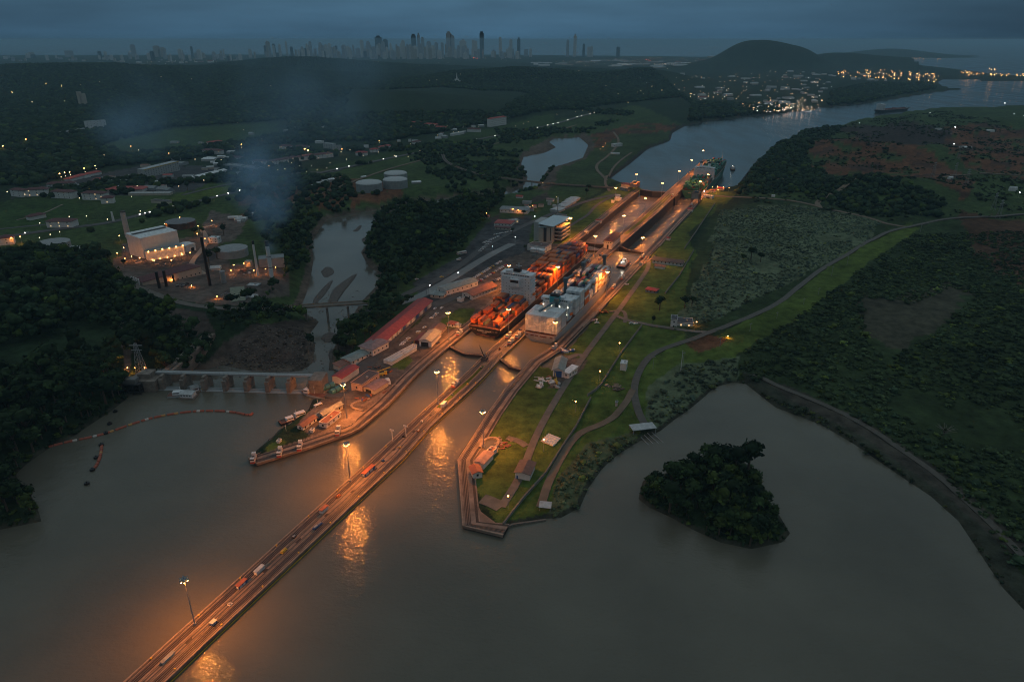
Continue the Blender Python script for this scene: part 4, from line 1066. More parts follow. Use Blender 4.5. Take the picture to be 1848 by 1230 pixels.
FARC = [crown_far(40+i) for i in range(6)]
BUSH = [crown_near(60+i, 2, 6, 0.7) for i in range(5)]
def merge_crowns(name, tmpl, P, S, rot, tint, zs=None):
    """P (n,3) places, S (n,) radii, tint (n,3) leaf colours: one mesh"""
    Vs, Fs, Cs = [], [], []; off = 0
    pick = rng.integers(0, len(tmpl), len(P))
    for k, (v, f, t) in enumerate(tmpl):
        m = np.where(pick == k)[0]
        if not len(m): continue
        c, s = np.cos(rot[m]), np.sin(rot[m])
        x = v[None, :, 0]*c[:, None] - v[None, :, 1]*s[:, None]; y = v[None, :, 0]*s[:, None] + v[None, :, 1]*c[:, None]
        z = np.broadcast_to(v[None, :, 2], x.shape) * (zs[m][:, None] if zs is not None else 1)
        W = np.stack([x, y, z], -1) * S[m][:, None, None] + P[m][:, None, :]
        n = len(v); Vs.append(W.reshape(-1, 3))
        Fs.append((f[None] + (np.arange(len(m))*n)[:, None, None] + off).reshape(-1, 3)); off += n*len(m)
        Cs.append((tint[m][:, None, :] * t[None, :, None]).reshape(-1, 3))
    V, F, Cc = np.concatenate(Vs), np.concatenate(Fs), np.concatenate(Cs)
    me = bpy.data.meshes.new(name)
    me.vertices.add(len(V)); me.vertices.foreach_set('co', V.ravel())
    me.loops.add(F.size); me.loops.foreach_set('vertex_index', F.ravel().astype(np.int32))
    me.polygons.add(len(F)); me.polygons.foreach_set('loop_start', np.arange(0, F.size, 3, dtype=np.int32)); me.polygons.foreach_set('loop_total', np.full(len(F), 3, np.int32))
    me.update(calc_edges=True); me.materials.append(M_LEAF)
    a = me.color_attributes.new('leaf', 'FLOAT_COLOR', 'POINT')
    a.data.foreach_set('color', np.concatenate([Cc, np.ones((len(Cc), 1))], 1).ravel())
    return me
def leaf_tints(n, base=(0.030, 0.052, 0.020), spread=0.5):
    t = np.array(base)[None] * rng.uniform(1-spread, 1+spread, (n, 1)); k = rng.random(n)
    t[k > 0.9] *= np.array([1.9, 1.75, 1.0]); t[k < 0.25] *= np.array([0.8, 0.9, 1.1]); return t
def scatter(poly, spacing, z=1.5, holes=(), jit=.45):
    """jittered points inside a pixel outline, world spacing in metres"""
    w = [gp(a, b)[:2] for a, b in poly]; xs_ = [p[0] for p in w]; ys_ = [p[1] for p in w]
    gx = np.arange(min(xs_), max(xs_), spacing); gy = np.arange(min(ys_), max(ys_), spacing)
    A, B = np.meshgrid(gx, gy); A = A + rng.uniform(-jit, jit, A.shape)*spacing; B = B + rng.uniform(-jit, jit, B.shape)*spacing
    m = inside(w, A, B)
    for h in holes: m &= ~inside([gp(a, b)[:2] for a, b in h], A, B)
    return np.stack([A[m], B[m]], -1)
def off_water(P, pad=2):
    return P[(sdist(rivW, P[:,0], P[:,1]) < -pad) & ((sdist(lakeW, P[:,0], P[:,1]) < -pad) | (sdist(islW, P[:,0], P[:,1]) > pad)) & (sdist(seaW, P[:,0], P[:,1]) < -pad)]
PLANT_H = [(205,440),(225,395),(330,395),(400,395),(450,395),(520,440),(540,490),(505,520),(480,545),(440,562),(400,566),(330,560),(270,545),(225,505),(200,470)]
DAM_H = [(222,660),(262,640),(300,672),(300,705),(232,712)]
FOREST_NEAR = [  # outline, spacing, crown radius, holes
 ([(-330,1000),(-330,560),(0,468),(70,455),(180,470),(225,520),(262,560),(300,560),(390,620),(300,670),(262,692),(232,702),(196,738),(150,768),(90,800),(45,830),(22,855),(35,885),(60,905),(66,930),(0,948)], 7.2, 6.0,
   [[(-40,690),(125,640),(135,620),(215,620),(222,655),(160,668),(20,722),(-40,745)], DAM_H, [(205,500),(300,548),(390,575),(385,600),(300,575),(195,515)], [(300,570),(372,575),(385,602),(330,612)]]),
 ([(385,585),(440,560),(480,552),(555,560),(500,585),(455,600),(400,602)], 8.5, 5.2, []),
 ([(470,545),(478,525),(540,480),(560,440),(580,400),(540,395),(470,430),(520,470),(505,520)], 9, 5.2, []),
 ([(500,400),(590,390),(680,370),(690,362),(620,368),(540,388)], 10, 4.8, []),
 ([(655,455),(668,425),(670,398),(692,374),(750,366),(755,378),(800,372),(850,362),(915,352),(905,370),(880,388),(872,405),(830,455),(745,512),(690,545),(668,555),(690,500),(668,478)], 8.6, 5.6, []),
 ([(600,600),(640,555),(700,552),(745,545),(700,590),(650,628),(605,665),(598,640)], 8.2, 5.4, []),
 ([(555,600),(570,582),(618,578),(600,592),(575,600)], 7, 3.6, []),
]
ISLE_TREES = [(1157,895),(1165,872),(1212,852),(1240,836),(1290,822),(1333,831),(1364,854),(1376,893),(1400,926),(1421,962),(1410,974),(1355,984),(1300,972),(1252,949),(1217,930),(1175,910)]
TREES = []   # x, y, radius, height, tint, label
def add_trees(P, rad, lab, hmul=1.5, base=(0.030,0.052,0.020)):
    T = leaf_tints(len(P), base); S = rad * np.clip(rng.lognormal(-.06, .32, len(P)), .45, 1.9)
    for p, s, t in zip(P, S, T): TREES.append((p[0], p[1], s, s*hmul*rng.uniform(.85, 1.2), t, lab))
add_trees(scatter(ISLE_TREES, 6.2), 5.2, 'wooded island in the lake', 1.35, (0.034,0.060,0.022))
names_ = ['forest on the left shore of the lake', 'wood beside the road bridge', 'wood between the power plant and the river', 'bank above the river bend', 'mangrove wood beside the river', 'grove behind the long red-roofed shed', 'scrub below the road bridge']
for (poly, sp, rad, holes), nm in zip(FOREST_NEAR, names_):
    P = off_water(scatter(poly, sp, holes=holes), 1.0); add_trees(P, rad, nm)
# free-standing trees
FREE = [(1190,562,8.5,'dark round tree standing alone on the lawn beside the red hut'),(1178,585,4,'small tree below the big lawn tree'),(1355,468,9,'dark tree clump in the middle of the pale scrub'),(1372,474,7,'right tree of the clump in the pale scrub'),(1340,474,6,'left tree of the clump in the pale scrub'),
 (1235,560,7,'dark tree behind the white modern house'),(1248,556,6,'second dark tree behind the white modern house'),(378,478,9,'large tree between the white hall and the old power house'),(392,468,8,'tree beside the large plant tree'),(352,427,7,'tree behind the annex of the white hall'),(366,424,6,'tree right of the annex of the white hall'),
 (404,424,8,'round tree on the lawn behind the grey tank'),(1062,345,7,'tall tree at the viaduct end'),(1058,352,6,'lower tree at the viaduct end'),(945,389,5,'tree in front of the long white shed'),(925,420,4,'tree beside the car park road'),(948,452,4,'tree by the low white building'),(339,344,9,'round tree before the long white roof'),(200,478,6,'tree at the switchyard edge'),(227,490,5,'tree before the old power house'),
 (660,548,8,'tree at the right end of the road bridge'),(1700,795,6,'bare spreading tree on the right shore')]
for a, b, r_, lab in FREE:
    x, y, z = gp(a, b); TREES.append((x, y, r_*.8, r_*1.3, leaf_tints(1)[0], '!' + lab))
TX = np.array([[t[0], t[1]] for t in TREES]); TG = ground_many(TX[:, 0], TX[:, 1])
order = sorted(range(len(TREES)), key=lambda i: (0 if TREES[i][5][0] == '!' else 1, math.hypot(TX[i][0]-(60 if 'island' in TREES[i][5] else 0), TX[i][1])))
# the 300 nearest get a trunk and a crown of their own
def crown_mesh(k):
    v, f, t = NEAR[k]; me = merge_crowns('crown', [NEAR[k]], np.zeros((1,3)), np.ones(1), np.zeros(1), np.ones((1,3)))
    return me
TONES = [('dark green',(0.026,0.046,0.019)),('green',(0.036,0.062,0.022)),('yellowish green',(0.060,0.088,0.024)),('blackish green',(0.018,0.034,0.017))]
CM = []
for k in range(6):
    for nm, c in TONES:
        me = merge_crowns('crown', [NEAR[k]], np.zeros((1,3)), np.ones(1), np.zeros(1), np.array([c])); CM.append((nm, me))
tb = MB().cyl(0, 0, 0, 1, 0.055, 0.03, 6)
for a in range(4): tb.tube((0,0,.55),(0.35*math.cos(a*1.7),0.35*math.sin(a*1.7),0.95),.025,.012,4)
TRUNK = tb.mesh('trunk', M_BARK)
inframe = []
SEEN = set()
def tree_label(nm, x, y, s, lab):
    px, py = pxpy(x, y, 3)
    if 'island' in lab:
        cx, cy = (px-1290)/145, (py-900)/85
        side = 'near' if cy > .33 else 'far' if cy < -.33 else 'middle'; hz = 'left' if cx < -.33 else 'right' if cx > .33 else 'centre'
        where = f'{side} {hz} part of the lake island'
    elif 'left shore' in lab:
        d = 'lake edge' if py > 780 else 'slope below the red hall' if py > 690 else 'wood above the dam' if px > 150 else 'far left wood'
        where = f'{d}, {"left" if px < 60 else "middle" if px < 150 else "right"} side'
    else: where = lab
    return f'{nm} {"large" if s > 6 else "small" if s < 4.4 else "medium"} tree in the {where}'
rest = []
for i in order:
    x, y, s, h, t, lab = TREES[i]; px, py = pxpy(x, y, 3)
    if (lab[0] == '!' and len(inframe) < 300) or (-10 < px < 1860 and 0 < py < 1240 and len(inframe) < 300): inframe.append(i)
    else: rest.append(i)
for n, i in enumerate(inframe):
    x, y, s, h, t, lab = TREES[i]; g = float(TG[i])
    lum = t[1]; tone = 2 if lum > .08 else (3 if lum < .04 else (0 if lum < .052 else 1)); nm, me = CM[(i % 6)*4 + tone]
    if lab[0] == '!': l2, gr = lab[1:], None
    else: l2, gr = tree_label(nm, x, y, s, lab), 'trees of the ' + lab
    o = thing('broadleaf_tree', l2, 'tree', (x, y, g), 0, gr)
    bare = 'bare' in lab
    c = link('crown', me if not bare else CM[1][1], o, (0, 0, h*0.95), rng.uniform(0, 6.28), (s, s, s*0.95) if not bare else (1.5,1.5,1))
    link('trunk', TRUNK, o, (0, 0, -0.5), 0, (h*1.1, h*1.1, h*1.25))
    if bare:
        bb = MB()
        for k in range(14):
            a = k*2.4; q = rng.uniform(4, 8); bb.tube((0,0,5+rng.uniform(-1,2)),(q*math.cos(a),q*math.sin(a),rng.uniform(8,11)),.22,.06,4)
        part('limb', bb, mat('bleached_bark',(0.22,0.2,0.17)), o)
idx_ = np.array(rest); P = np.stack([TX[idx_,0], TX[idx_,1], TG[idx_] + np.array([TREES[i][3] for i in rest])*0.8], -1)
o = link('forest', merge_crowns('forest', MIDC, P, np.array([TREES[i][2] for i in rest])*1.08, rng.uniform(0,6.28,len(rest)), np.array([TREES[i][4] for i in rest]), np.full(len(rest), 1.15)))
o['kind'] = 'stuff'; tag(o, 'dense tropical forest covering the banks behind the nearest trees', 'forest')

# far woodland canopy: hills and plain
def far_wood(name, poly, sp, rad, lab, holes=(), keep=1.0, base=(0.024,0.042,0.018)):
    P = scatter(poly, sp, holes=holes)
    P = P[(sdist(rivW, P[:,0], P[:,1]) < -4) & (sdist(seaW, P[:,0], P[:,1]) < -12)]
    if keep < 1: P = P[fbm(P[:,0]/180, P[:,1]/180, 4) > (1-keep)*0.5 + 0.22*(1-keep) + 0.12]
    g = ground_many(P[:,0], P[:,1]); ok = g > -13.5; P, g = P[ok], g[ok]
    S = rad*rng.uniform(.65,1.4,len(P)); Q = np.stack([P[:,0], P[:,1], g + S*0.55], -1)
    o = link(name, merge_crowns(name, FARC, Q, S, rng.uniform(0,6.28,len(P)), leaf_tints(len(P), base))); o['kind'] = 'stuff'
    tag(o, lab, 'woodland'); return len(P)
TOWN = [(0,450),(0,340),(60,335),(200,300),(330,290),(480,262),(620,255),(700,255),(960,208),(1100,190),(1110,198),(840,262),(620,320),(480,352),(250,410),(120,430)]
GOLF = [(180,262),(300,232),(520,218),(520,242),(380,265),(230,280)]
n1 = far_wood('far_woodland', [(-250,345),(60,335),(200,300),(330,290),(480,262),(620,255),(700,255),(960,208),(1100,190),(1150,186),(1230,176),(1250,190),(1240,225),(1300,214),(1420,200),(1560,183),(1690,160),(1680,150),(1560,150),(1400,152),(1300,170),(1180,150),(1150,130),(1000,125),(700,125),(400,125),(0,125),(-250,130)], 15, 9.0, 'far dark woodland rolling towards the city', [GOLF, [(1200,150),(1480,120),(1700,124),(1690,150),(1560,152),(1500,165),(1490,200),(1420,204),(1380,190),(1250,185)], [(640,178),(800,165),(960,175),(900,210),(620,215)]], 0.95)
n2 = far_wood('town_trees', TOWN, 15, 7.5, 'trees scattered between the town buildings', [], 0.34)
n3 = far_wood('river_side_trees', [(470,340),(620,300),(840,258),(1100,200),(1150,205),(1060,240),(1000,240),(940,275),(925,320),(840,345),(700,355),(660,350),(600,372),(520,395),(440,400)], 15, 6.5, 'trees and bushes between the railway and the river', [[(620,300),(760,290),(780,330),(640,352)]], 0.48)
n4 = far_wood('mound_trees', [(1325,352),(1345,316),(1368,290),(1405,262),(1450,240),(1520,232),(1500,255),(1450,290),(1500,320),(1580,340),(1700,370),(1700,400),(1560,392),(1440,352)], 12, 6, 'dark bushes on the mound beside the canal entrance', [[(1455,268),(1540,258),(1640,285),(1700,305),(1700,330),(1560,322),(1480,300)]], 0.8)
n5 = far_wood('pond_trees', [(905,345),(930,310),(960,285),(1000,280),(1000,300),(975,325),(960,345),(880,330),(860,300),(900,280)], 12, 5.5, 'trees around the far pond', [], 0.8)
# scrub and tall grass
def scrub(name, poly, sp, rad, lab, base, holes=(), keep=1.0, flat=0.6, sprd=0.35):
    P = off_water(scatter(poly, sp, holes=holes, jit=1.4), 0.5)
    if keep < 1: P = P[fbm(P[:,0]/60+3, P[:,1]/60, 4) > 0.62 - 0.35*keep]
    g = ground_many(P[:,0], P[:,1]); S = rad*np.clip(rng.lognormal(-.12,.42,len(P)),.35,2.6); Q = np.stack([P[:,0], P[:,1], g+S*.1], -1)
    T = leaf_tints(len(P), base, sprd); tn = fbm(P[:,0]/40, P[:,1]/40, 4)[:, None]; T = T*(0.25+1.6*tn)
    o = link(name, merge_crowns(name, BUSH, Q, S, rng.uniform(0,6.28,len(P)), T, np.full(len(P), flat))); o['kind'] = 'stuff'
    tag(o, lab, 'scrub'); return len(P)
m1 = scrub('pale_scrub', [(1275,480),(1300,380),(1420,370),(1590,405),(1560,440),(1480,480),(1400,530),(1300,580),(1215,600),(1240,540)], 3.7, 1.9, 'pale tall grass and scrub beyond the right lawn', (0.11,0.145,0.09), keep=0.85)
m2 = scrub('dark_scrub', [(1330,690),(1345,640),(1450,575),(1560,480),(1650,425),(1848,420),(2300,430),(2300,1280),(1848,1040),(1700,860),(1560,765),(1420,690)], 4.0, 2.8, 'dark tangled scrub covering the right shore', (0.050,0.075,0.032), holes=[[(1555,545),(1640,560),(1720,520),(1760,540),(1690,610),(1600,660),(1560,625)]], keep=0.93)
m3 = scrub('shore_scrub', [(985,930),(1010,862),(1060,805),(1145,780),(1150,796),(1088,842),(1062,878),(1048,913),(1012,932)], 3.4, 2.2, 'yellowish shore scrub at the lake edge of the right lawn', (0.085,0.105,0.05))
m4 = scrub('reeds', [(1175,715),(1232,662),(1330,652),(1330,684),(1288,696),(1240,738),(1192,774),(1168,752)], 3.4, 2.1, 'pale reeds around the corner of the lagoon', (0.075,0.10,0.06), keep=0.9)
m5 = scrub('shore_hedge', [(1330,684),(1400,722),(1480,752),(1620,842),(1730,930),(1840,1080),(1900,1150),(1846,1098),(1728,944),(1618,858),(1478,768),(1345,696)], 2.4, 2.3, 'narrow band of bushes along the lagoon shore', (0.05,0.065,0.035))
m6 = scrub('power_line_scrub', [(1330,360),(1420,372),(1600,405),(1700,395),(1848,400),(1848,250),(1700,200),(1500,236),(1440,262)], 12, 4.5, 'low growth on the spoil ground', (0.04,0.055,0.025), keep=0.34)
scrub('island_rim_bushes', ISLAND_PX, 3.0, 2.3, 'low bushes hanging over the rim of the lake island', (0.034,0.056,0.022), holes=[[(1190,890),(1240,850),(1330,845),(1375,905),(1390,955),(1300,960),(1210,920)]], flat=.8)
scrub('left_shore_bushes', [(-20,955),(76,940),(64,905),(38,882),(28,855),(50,835),(92,806),(125,792),(160,768),(200,742),(232,716),(222,708),(190,730),(150,755),(110,780),(40,822),(14,850),(20,880),(45,905),(50,925),(-20,935)], 3.0, 2.4, 'low bushes along the left shore of the lake', (0.030,0.050,0.020), flat=.8)
m7 = scrub('river_rocks_growth', [(330,680),(360,650),(470,600),(545,562),(560,600),(560,650),(450,660),(380,655)], 5, 1.6, 'rubble and weeds on the dry river bed', (0.075,0.058,0.045), keep=0.8, flat=0.4)
print('trees', len(TREES), n1, n2, n3, n4, n5, 'scrub', m1, m2, m3, m4, m5, m6, m7)
# ================================================================== buildings
WALLS = {'white': (0.62,0.62,0.60), 'cream': (0.45,0.40,0.33), 'grey': (0.26,0.28,0.29), 'pink': (0.45,0.33,0.28), 'pale': (0.38,0.39,0.38), 'blue': (0.05,0.12,0.22), 'dark': (0.05,0.05,0.05)}
ROOFS = {'red': (0.36,0.055,0.045), 'dark red': (0.10,0.03,0.03), 'brown': (0.10,0.07,0.06), 'grey': (0.20,0.22,0.22), 'teal grey': (0.20,0.25,0.24), 'pale': (0.42,0.45,0.45), 'white': (0.66,0.70,0.70), 'pink': (0.26,0.17,0.16), 'orange': (0.32,0.10,0.05), 'olive': (0.17,0.19,0.13), 'rust': (0.20,0.09,0.06), 'dark': (0.05,0.05,0.055)}
wmat = lambda c: mat('wall_'+c, WALLS[c], rough=0.75, var=0.12, vscale=0.25)
rmat = lambda c: mat('roof_'+c.replace(' ','_'), ROOFS[c], rough=0.65, var=0.3, vscale=0.35)
def face_boxes(t, x0, x1, y, z0, z1, floors, wsp, lit=0, name='window', mdark=None):
    n = max(1, int((x1-x0-1.5)/wsp)); rr = random.Random(int(abs(x1*31+y*7+z1)))
    for f in range(floors):
        zz = z0 + (z1-z0)*(f+.42)/floors; hh = min(1.5, (z1-z0)/floors*.45)
        for k in range(n):
            xx = x0 + (x1-x0)*(k+.5)/n
            m = M_WINL if rr.random() < lit else M_WIN
            part(name, MB().box(xx-.65, xx+.65, y-.08, y+.02, zz, zz+hh), m, t)
def bld(label, A, B, depth, h, roof='gable', wc='white', rc='grey', wins=1, floors=1, wsp=4.5, lit=0.0, ridge=None, over=0.7, name='building', door=None, z=None, cat='building', group=None, parts=None, sidewin=True):
    ax, ay, az = gp(*A); bx, by, bz = gp(*B)
    if z is None: z = min(ground_at(ax, ay), ground_at(bx, by), 1.5) if False else (az+bz)/2
    L = math.hypot(bx-ax, by-ay); rz = math.atan2(by-ay, bx-ax)
    t = thing(name, label, cat, (ax, ay, z), rz, group); W_ = wmat(wc); Rm = rmat(rc); o = over
    b = MB().box(0, L, 0, depth, -1.5, h)
    ridge = ridge if ridge is not None else min(depth, L)*0.2
    along = L >= depth
    r = MB()
    if roof == 'gable':
        if along:
            for s in (0, 1):
                y0, y1 = (-o, depth/2) if s == 0 else (depth+o, depth/2); zz = h - ridge*o/(depth/2)
                r.v += [(-o,y0,zz),(L+o,y0,zz),(L+o,y1,h+ridge),(-o,y1,h+ridge),(-o,y0,zz+.3),(L+o,y0,zz+.3),(L+o,y1,h+ridge+.3),(-o,y1,h+ridge+.3)]; n = len(r.v)-8
                r.f += [(n,n+1,n+2,n+3),(n+4,n+5,n+6,n+7),(n,n+1,n+5,n+4),(n+1,n+2,n+6,n+5),(n+3,n,n+4,n+7)]
            b.poly([(0,0,h),(0,depth,h),(0,depth/2,h+ridge)]); b.poly([(L,0,h),(L,depth,h),(L,depth/2,h+ridge)])
        else:
            for s in (0, 1):
                x0, x1 = (-o, L/2) if s == 0 else (L+o, L/2); zz = h - ridge*o/(L/2)
                r.v += [(x0,-o,zz),(x0,depth+o,zz),(x1,depth+o,h+ridge),(x1,-o,h+ridge),(x0,-o,zz+.3),(x0,depth+o,zz+.3),(x1,depth+o,h+ridge+.3),(x1,-o,h+ridge+.3)]; n = len(r.v)-8
                r.f += [(n,n+1,n+2,n+3),(n+4,n+5,n+6,n+7),(n,n+1,n+5,n+4),(n+1,n+2,n+6,n+5),(n+3,n,n+4,n+7)]
            b.poly([(0,0,h),(L,0,h),(L/2,0,h+ridge)]); b.poly([(0,depth,h),(L,depth,h),(L/2,depth,h+ridge)])
    elif roof == 'hip':
        m_ = min(L, depth)/2; r.box(-o, L+o, -o, depth+o, h, h+.3); n = len(r.v)
        r.v += [(-o,-o,h+.3),(L+o,-o,h+.3),(L+o,depth+o,h+.3),(-o,depth+o,h+.3)]
        if along: r.v += [(m_,depth/2,h+ridge+.3),(L-m_,depth/2,h+ridge+.3)]; r.f += [(n,n+1,n+5,n+4),(n+1,n+2,n+5),(n+2,n+3,n+4,n+5),(n+3,n,n+4)]
        else: r.v += [(L/2,m_,h+ridge+.3),(L/2,depth-m_,h+ridge+.3)]; r.f += [(n,n+1,n+4),(n+1,n+2,n+5,n+4),(n+2,n+3,n+5),(n+3,n,n+4,n+5)]
    elif roof == 'flat':
        r.box(-.25, L+.25, -.25, depth+.25, h, h+.35)
        p = MB()
        for q in ((-.25,L+.25,-.25,.05),(-.25,L+.25,depth-.05,depth+.25),(-.25,.05,.05,depth-.05),(L-.05,L+.25,.05,depth-.05)): p.box(*q, h+.35, h+.8)
        part('parapet', p, W_, t)
        q = MB(); q.box(L*.55, L*.55+min(2,L*.15), depth*.5, depth*.5+1.5, h+.35, h+1.3); part('roof_vent', q, mat('vent_metal',(0.3,0.31,0.31)), t)
    elif roof == 'shed':
        n = len(r.v); r.v += [(-o,-o,h),(L+o,-o,h),(L+o,depth+o,h+ridge),(-o,depth+o,h+ridge),(-o,-o,h+.3),(L+o,-o,h+.3),(L+o,depth+o,h+ridge+.3),(-o,depth+o,h+ridge+.3)]
        r.f += [(n,n+1,n+2,n+3),(n+4,n+5,n+6,n+7),(n,n+1,n+5,n+4),(n+1,n+2,n+6,n+5),(n+2,n+3,n+7,n+6),(n+3,n,n+4,n+7)]
        b.poly([(0,0,h),(0,depth,h),(0,depth,h+ridge)]); b.poly([(L,0,h),(L,depth,h),(L,depth,h+ridge)]); b.quad((0,depth,h),(L,depth,h),(L,depth,h+ridge),(0,depth,h+ridge))
    part('wall', b, W_, t); part('roof', r, Rm, t)
    if wins:
        face_boxes(t, 0, L, 0, 0, h, floors, wsp, lit)
        if sidewin and depth > 6:
            n = max(1, int((depth-1.5)/wsp))
            if n <= 12:
                for f in range(floors):
                    zz = h*(f+.42)/floors; hh = min(1.5, h/floors*.45)
                    for k in range(n):
                        yy = depth*(k+.5)/n; part('window', MB().box(L-.02, L+.08, yy-.65, yy+.65, zz, zz+hh), M_WIN, t)
    if door:
        m, x0, x1, hh = door; part('door', MB().box(L*x0, L*x1, -.12, -.02, 0, hh), mat('door_'+m, {'blue':(0.02,0.08,0.24),'dark':(0.02,0.02,0.02),'white':(0.6,0.6,0.6)}[m]), t)
    return t, L
# --- left bank yard
t, L = bld('white head house with pinkish roof at the near end of the long red-roofed shed', (651,638), (673.5,644.5), 20, 7, 'hip', 'white', 'pink', 1, 1, 4, ridge=1.6, over=1.5)
t, L = bld('very long shed with a red roof and white and blue doors', (690,630.5), (779.5,552.5), 15, 5.8, 'gable', 'grey', 'red', 0, ridge=2.2, over=1.2)
for k in range(11):
    x = L*(0.02+k*.09); w = L*.055
    part('door', MB().box(x, x+w, -.15, -.02, 0.1, 4.6), mat('door_white',(0.6,0.6,0.6)) if k not in (4, 7, 9) else mat('door_blue',(0.02,0.08,0.24)), t)
    if k in (0,1,2,3,5): part('sign_panel', MB().box(x+w*.3, x+w*.8, -.25, -.16, 0.4, 1.8), mat('door_blue',(0.02,0.08,0.24)), t)
bld('low white building with grey sheet roof below the head house', (634,660), (667,644.5), 12, 3.6, 'gable', 'white', 'teal grey', 1, ridge=1.2)
bld('small carport with pale panels left of the low grey-roofed building', (613,667.5), (632,659.5), 8, 2.8, 'shed', 'pale', 'rust', 0, ridge=.6)
bld('white shed with bright red roof at the end of the yard road', (600,687), (617.5,691), 22, 4, 'gable', 'white', 'red', 0, ridge=1.4)
bld('pink walled building with flat brown roof behind the slipway yard', (634.5,703.5), (654,708), 23, 6, 'flat', 'pink', 'brown', 1, wsp=7)
bld('cream annex with low gable roof and a wide dark opening', (657,707), (676,713), 16, 4.2, 'gable', 'cream', 'pink', 0, door=('dark', .2, .7, 3.2), ridge=1.2)
bld('left row of white site cabins beside the grass plot', (692.5,656), (699,658), 38, 3, 'flat', 'white', 'pale', 0)
bld('right row of white site cabins beside the grass plot', (700,658.3), (707,660.2), 34, 3, 'flat', 'white', 'pale', 0)
t, L = bld('workshop with grey and rusty roof and dark open front', (757,624.5), (779,627), 24, 5.5, 'gable', 'white', 'grey', 0, ridge=1.5, door=('dark', .15, .75, 4.4))
part('lean_to', MB().box(-7, 0, 4, 22, -1, 2.8).quad((-7.3,3.7,3),(-.02,3.7,4.6),(-.02,22.3,4.6),(-7.3,22.3,3)), rmat('dark red'), t)
bld('low shed with dark brown roof behind the workshop', (788,607), (795.5,605), 12, 3.2, 'flat', 'cream', 'brown', 0)
bld('cream shed with brown roof by the rails behind the workshop', (795.5,604.5), (806,594), 13, 3.4, 'gable', 'cream', 'brown', 1)
bld('small signal hut with an orange tiled roof beside the mast light', (807,588.5), (820,591), 7, 2.8, 'hip', 'white', 'orange', 1, wsp=2.5, ridge=1.2)
bld('tiny white shelter beside the orange-roofed signal hut', (822,590), (828,592), 3.5, 2.6, 'flat', 'white', 'pale', 0)
bld('warehouse with ribbed teal grey roof beside the road', (789,527.5), (805.5,534), 44, 6, 'gable', 'white', 'teal grey', 1, ridge=1.6, wsp=6, door=('white', .3, .7, 4))
bld('low hipped annex in front of the ribbed grey warehouse', (777,537), (799,539.5), 11, 3.4, 'hip', 'cream', 'teal grey', 1, ridge=1.2, lit=.15)
bld('white building with long dark red gable roof behind the black ship', (834,536), (852.5,541.5), 38, 5.4, 'gable', 'white', 'rust', 1, ridge=2.2, over=1.3, door=('dark', .3, .75, 2.2))
bld('white hut at the corner of the red-roofed ship-side building', (825,544), (833,545.5), 5, 2.8, 'flat', 'white', 'pale', 0)
bld('white low building with sloping roof in front of the visitor centre', (951.5,451), (983.5,456), 18, 6.5, 'flat', 'white', 'brown', 1, wsp=6)
bld('sloping white roof block before the low white building', (957,454), (981,458), 6, 3.6, 'shed', 'white', 'white', 0, ridge=1.5)
# visitor centre
t = thing('visitor_centre', 'tall visitor centre with pale canted roof and lit terraces', 'building', (*gp(962,434)[:2], 1.5), YAW)
Wc = mat('concrete_tan', (0.40,0.36,0.30), var=0.1)
part('tower_block', MB().box(0, 9, 2, 30, -1, 25), mat('concrete_light', (0.36,0.37,0.36), var=0.08), t)
part('front_block', MB().box(9, 15, -3, 8, -1, 19), Wc, t)
part('main_block', MB().box(15, 28, -2, 32, -1, 23), Wc, t)
part('stair_glass', MB().box(15.6, 19.6, -2.2, -2.02, 1, 20), mat('dark_glass', (0.05,0.05,0.055), rough=.2, var=0), t)
part('glazed_slot', MB().box(9.6, 14.4, 8.1, 8.3, 0, 20).box(24.5,25.6,-2.2,-2.02,3,20), mat('dark_glass', (0.05,0.05,0.055)), t)
for k in range(4):
    part('terrace', MB().box(28, 38, 4, 38, 3.2+k*5, 3.8+k*5).box(37.4, 38, 4, 38, 3.8+k*5, 4.9+k*5).box(28, 37.4, 4, 4.5, 3.8+k*5, 4.9+k*5), Wc, t)
    part('terrace_light', MB().box(29, 36, 34, 34.3, 7.6+k*5, 7.9+k*5), mat('warm_terrace_light', (1,.7,.4), emit=(1,.5,.2), estr=6, var=0), t)
part('terrace_wall', MB().box(28, 29.5, 6, 36, 0, 22), mat('dark_glass', (0.05,0.05,0.055)), t)
r = MB(); r.v = [(8,-4,24.2),(30,-6,22.6),(41,38,26.5),(14,40,26.5),(8,-4,24.8),(30,-6,23.2),(41,38,27.1),(14,40,27.1)]; r.f = [(3,2,1,0),(4,5,6,7),(0,1,5,4),(1,2,6,5),(2,3,7,6),(3,0,4,7)]
part('canted_roof', r, mat('pale_blue_roof', (0.50,0.60,0.64), var=0.06), t)
part('lower_canopy', MB().box(9, 20, -5, -2.1, 20.5, 20.9), mat('pale_blue_roof', (0.50,0.60,0.64)), t)
part('flag_rail', MB().box(16, 32, 42, 42.2, 26, 29), M_POLE, t)
bld('building with a crimson hip roof behind the car park', (892,407.5), (922,409.5), 22, 4.2, 'hip', 'white', 'red', 1, ridge=2.6)
bld('lower front wing with crimson roof before the crimson hip roof', (893,414), (920,415.5), 6, 3, 'shed', 'cream', 'dark red', 1, lit=.2, ridge=.8)
bld('cream annex with yellow light right of the crimson hip roof', (922,404), (937,402), 9, 4, 'flat', 'cream', 'pale', 1, lit=.4)
bld('long white shed with dark ribbed roof beyond the crimson roof', (902,383.5), (952.5,386), 24, 5, 'gable', 'white', 'grey', 1, ridge=1.6, wsp=6)
bld('red roofed kiosk under the trees left of the car park', (868,394), (882,394.5), 10, 3.2, 'hip', 'cream', 'dark red', 1, lit=.3, ridge=1.2)
bld('small red roofed shed furthest left behind the long white shed', (931,357.5), (942,358.2), 8, 3, 'gable', 'white', 'red', 0)
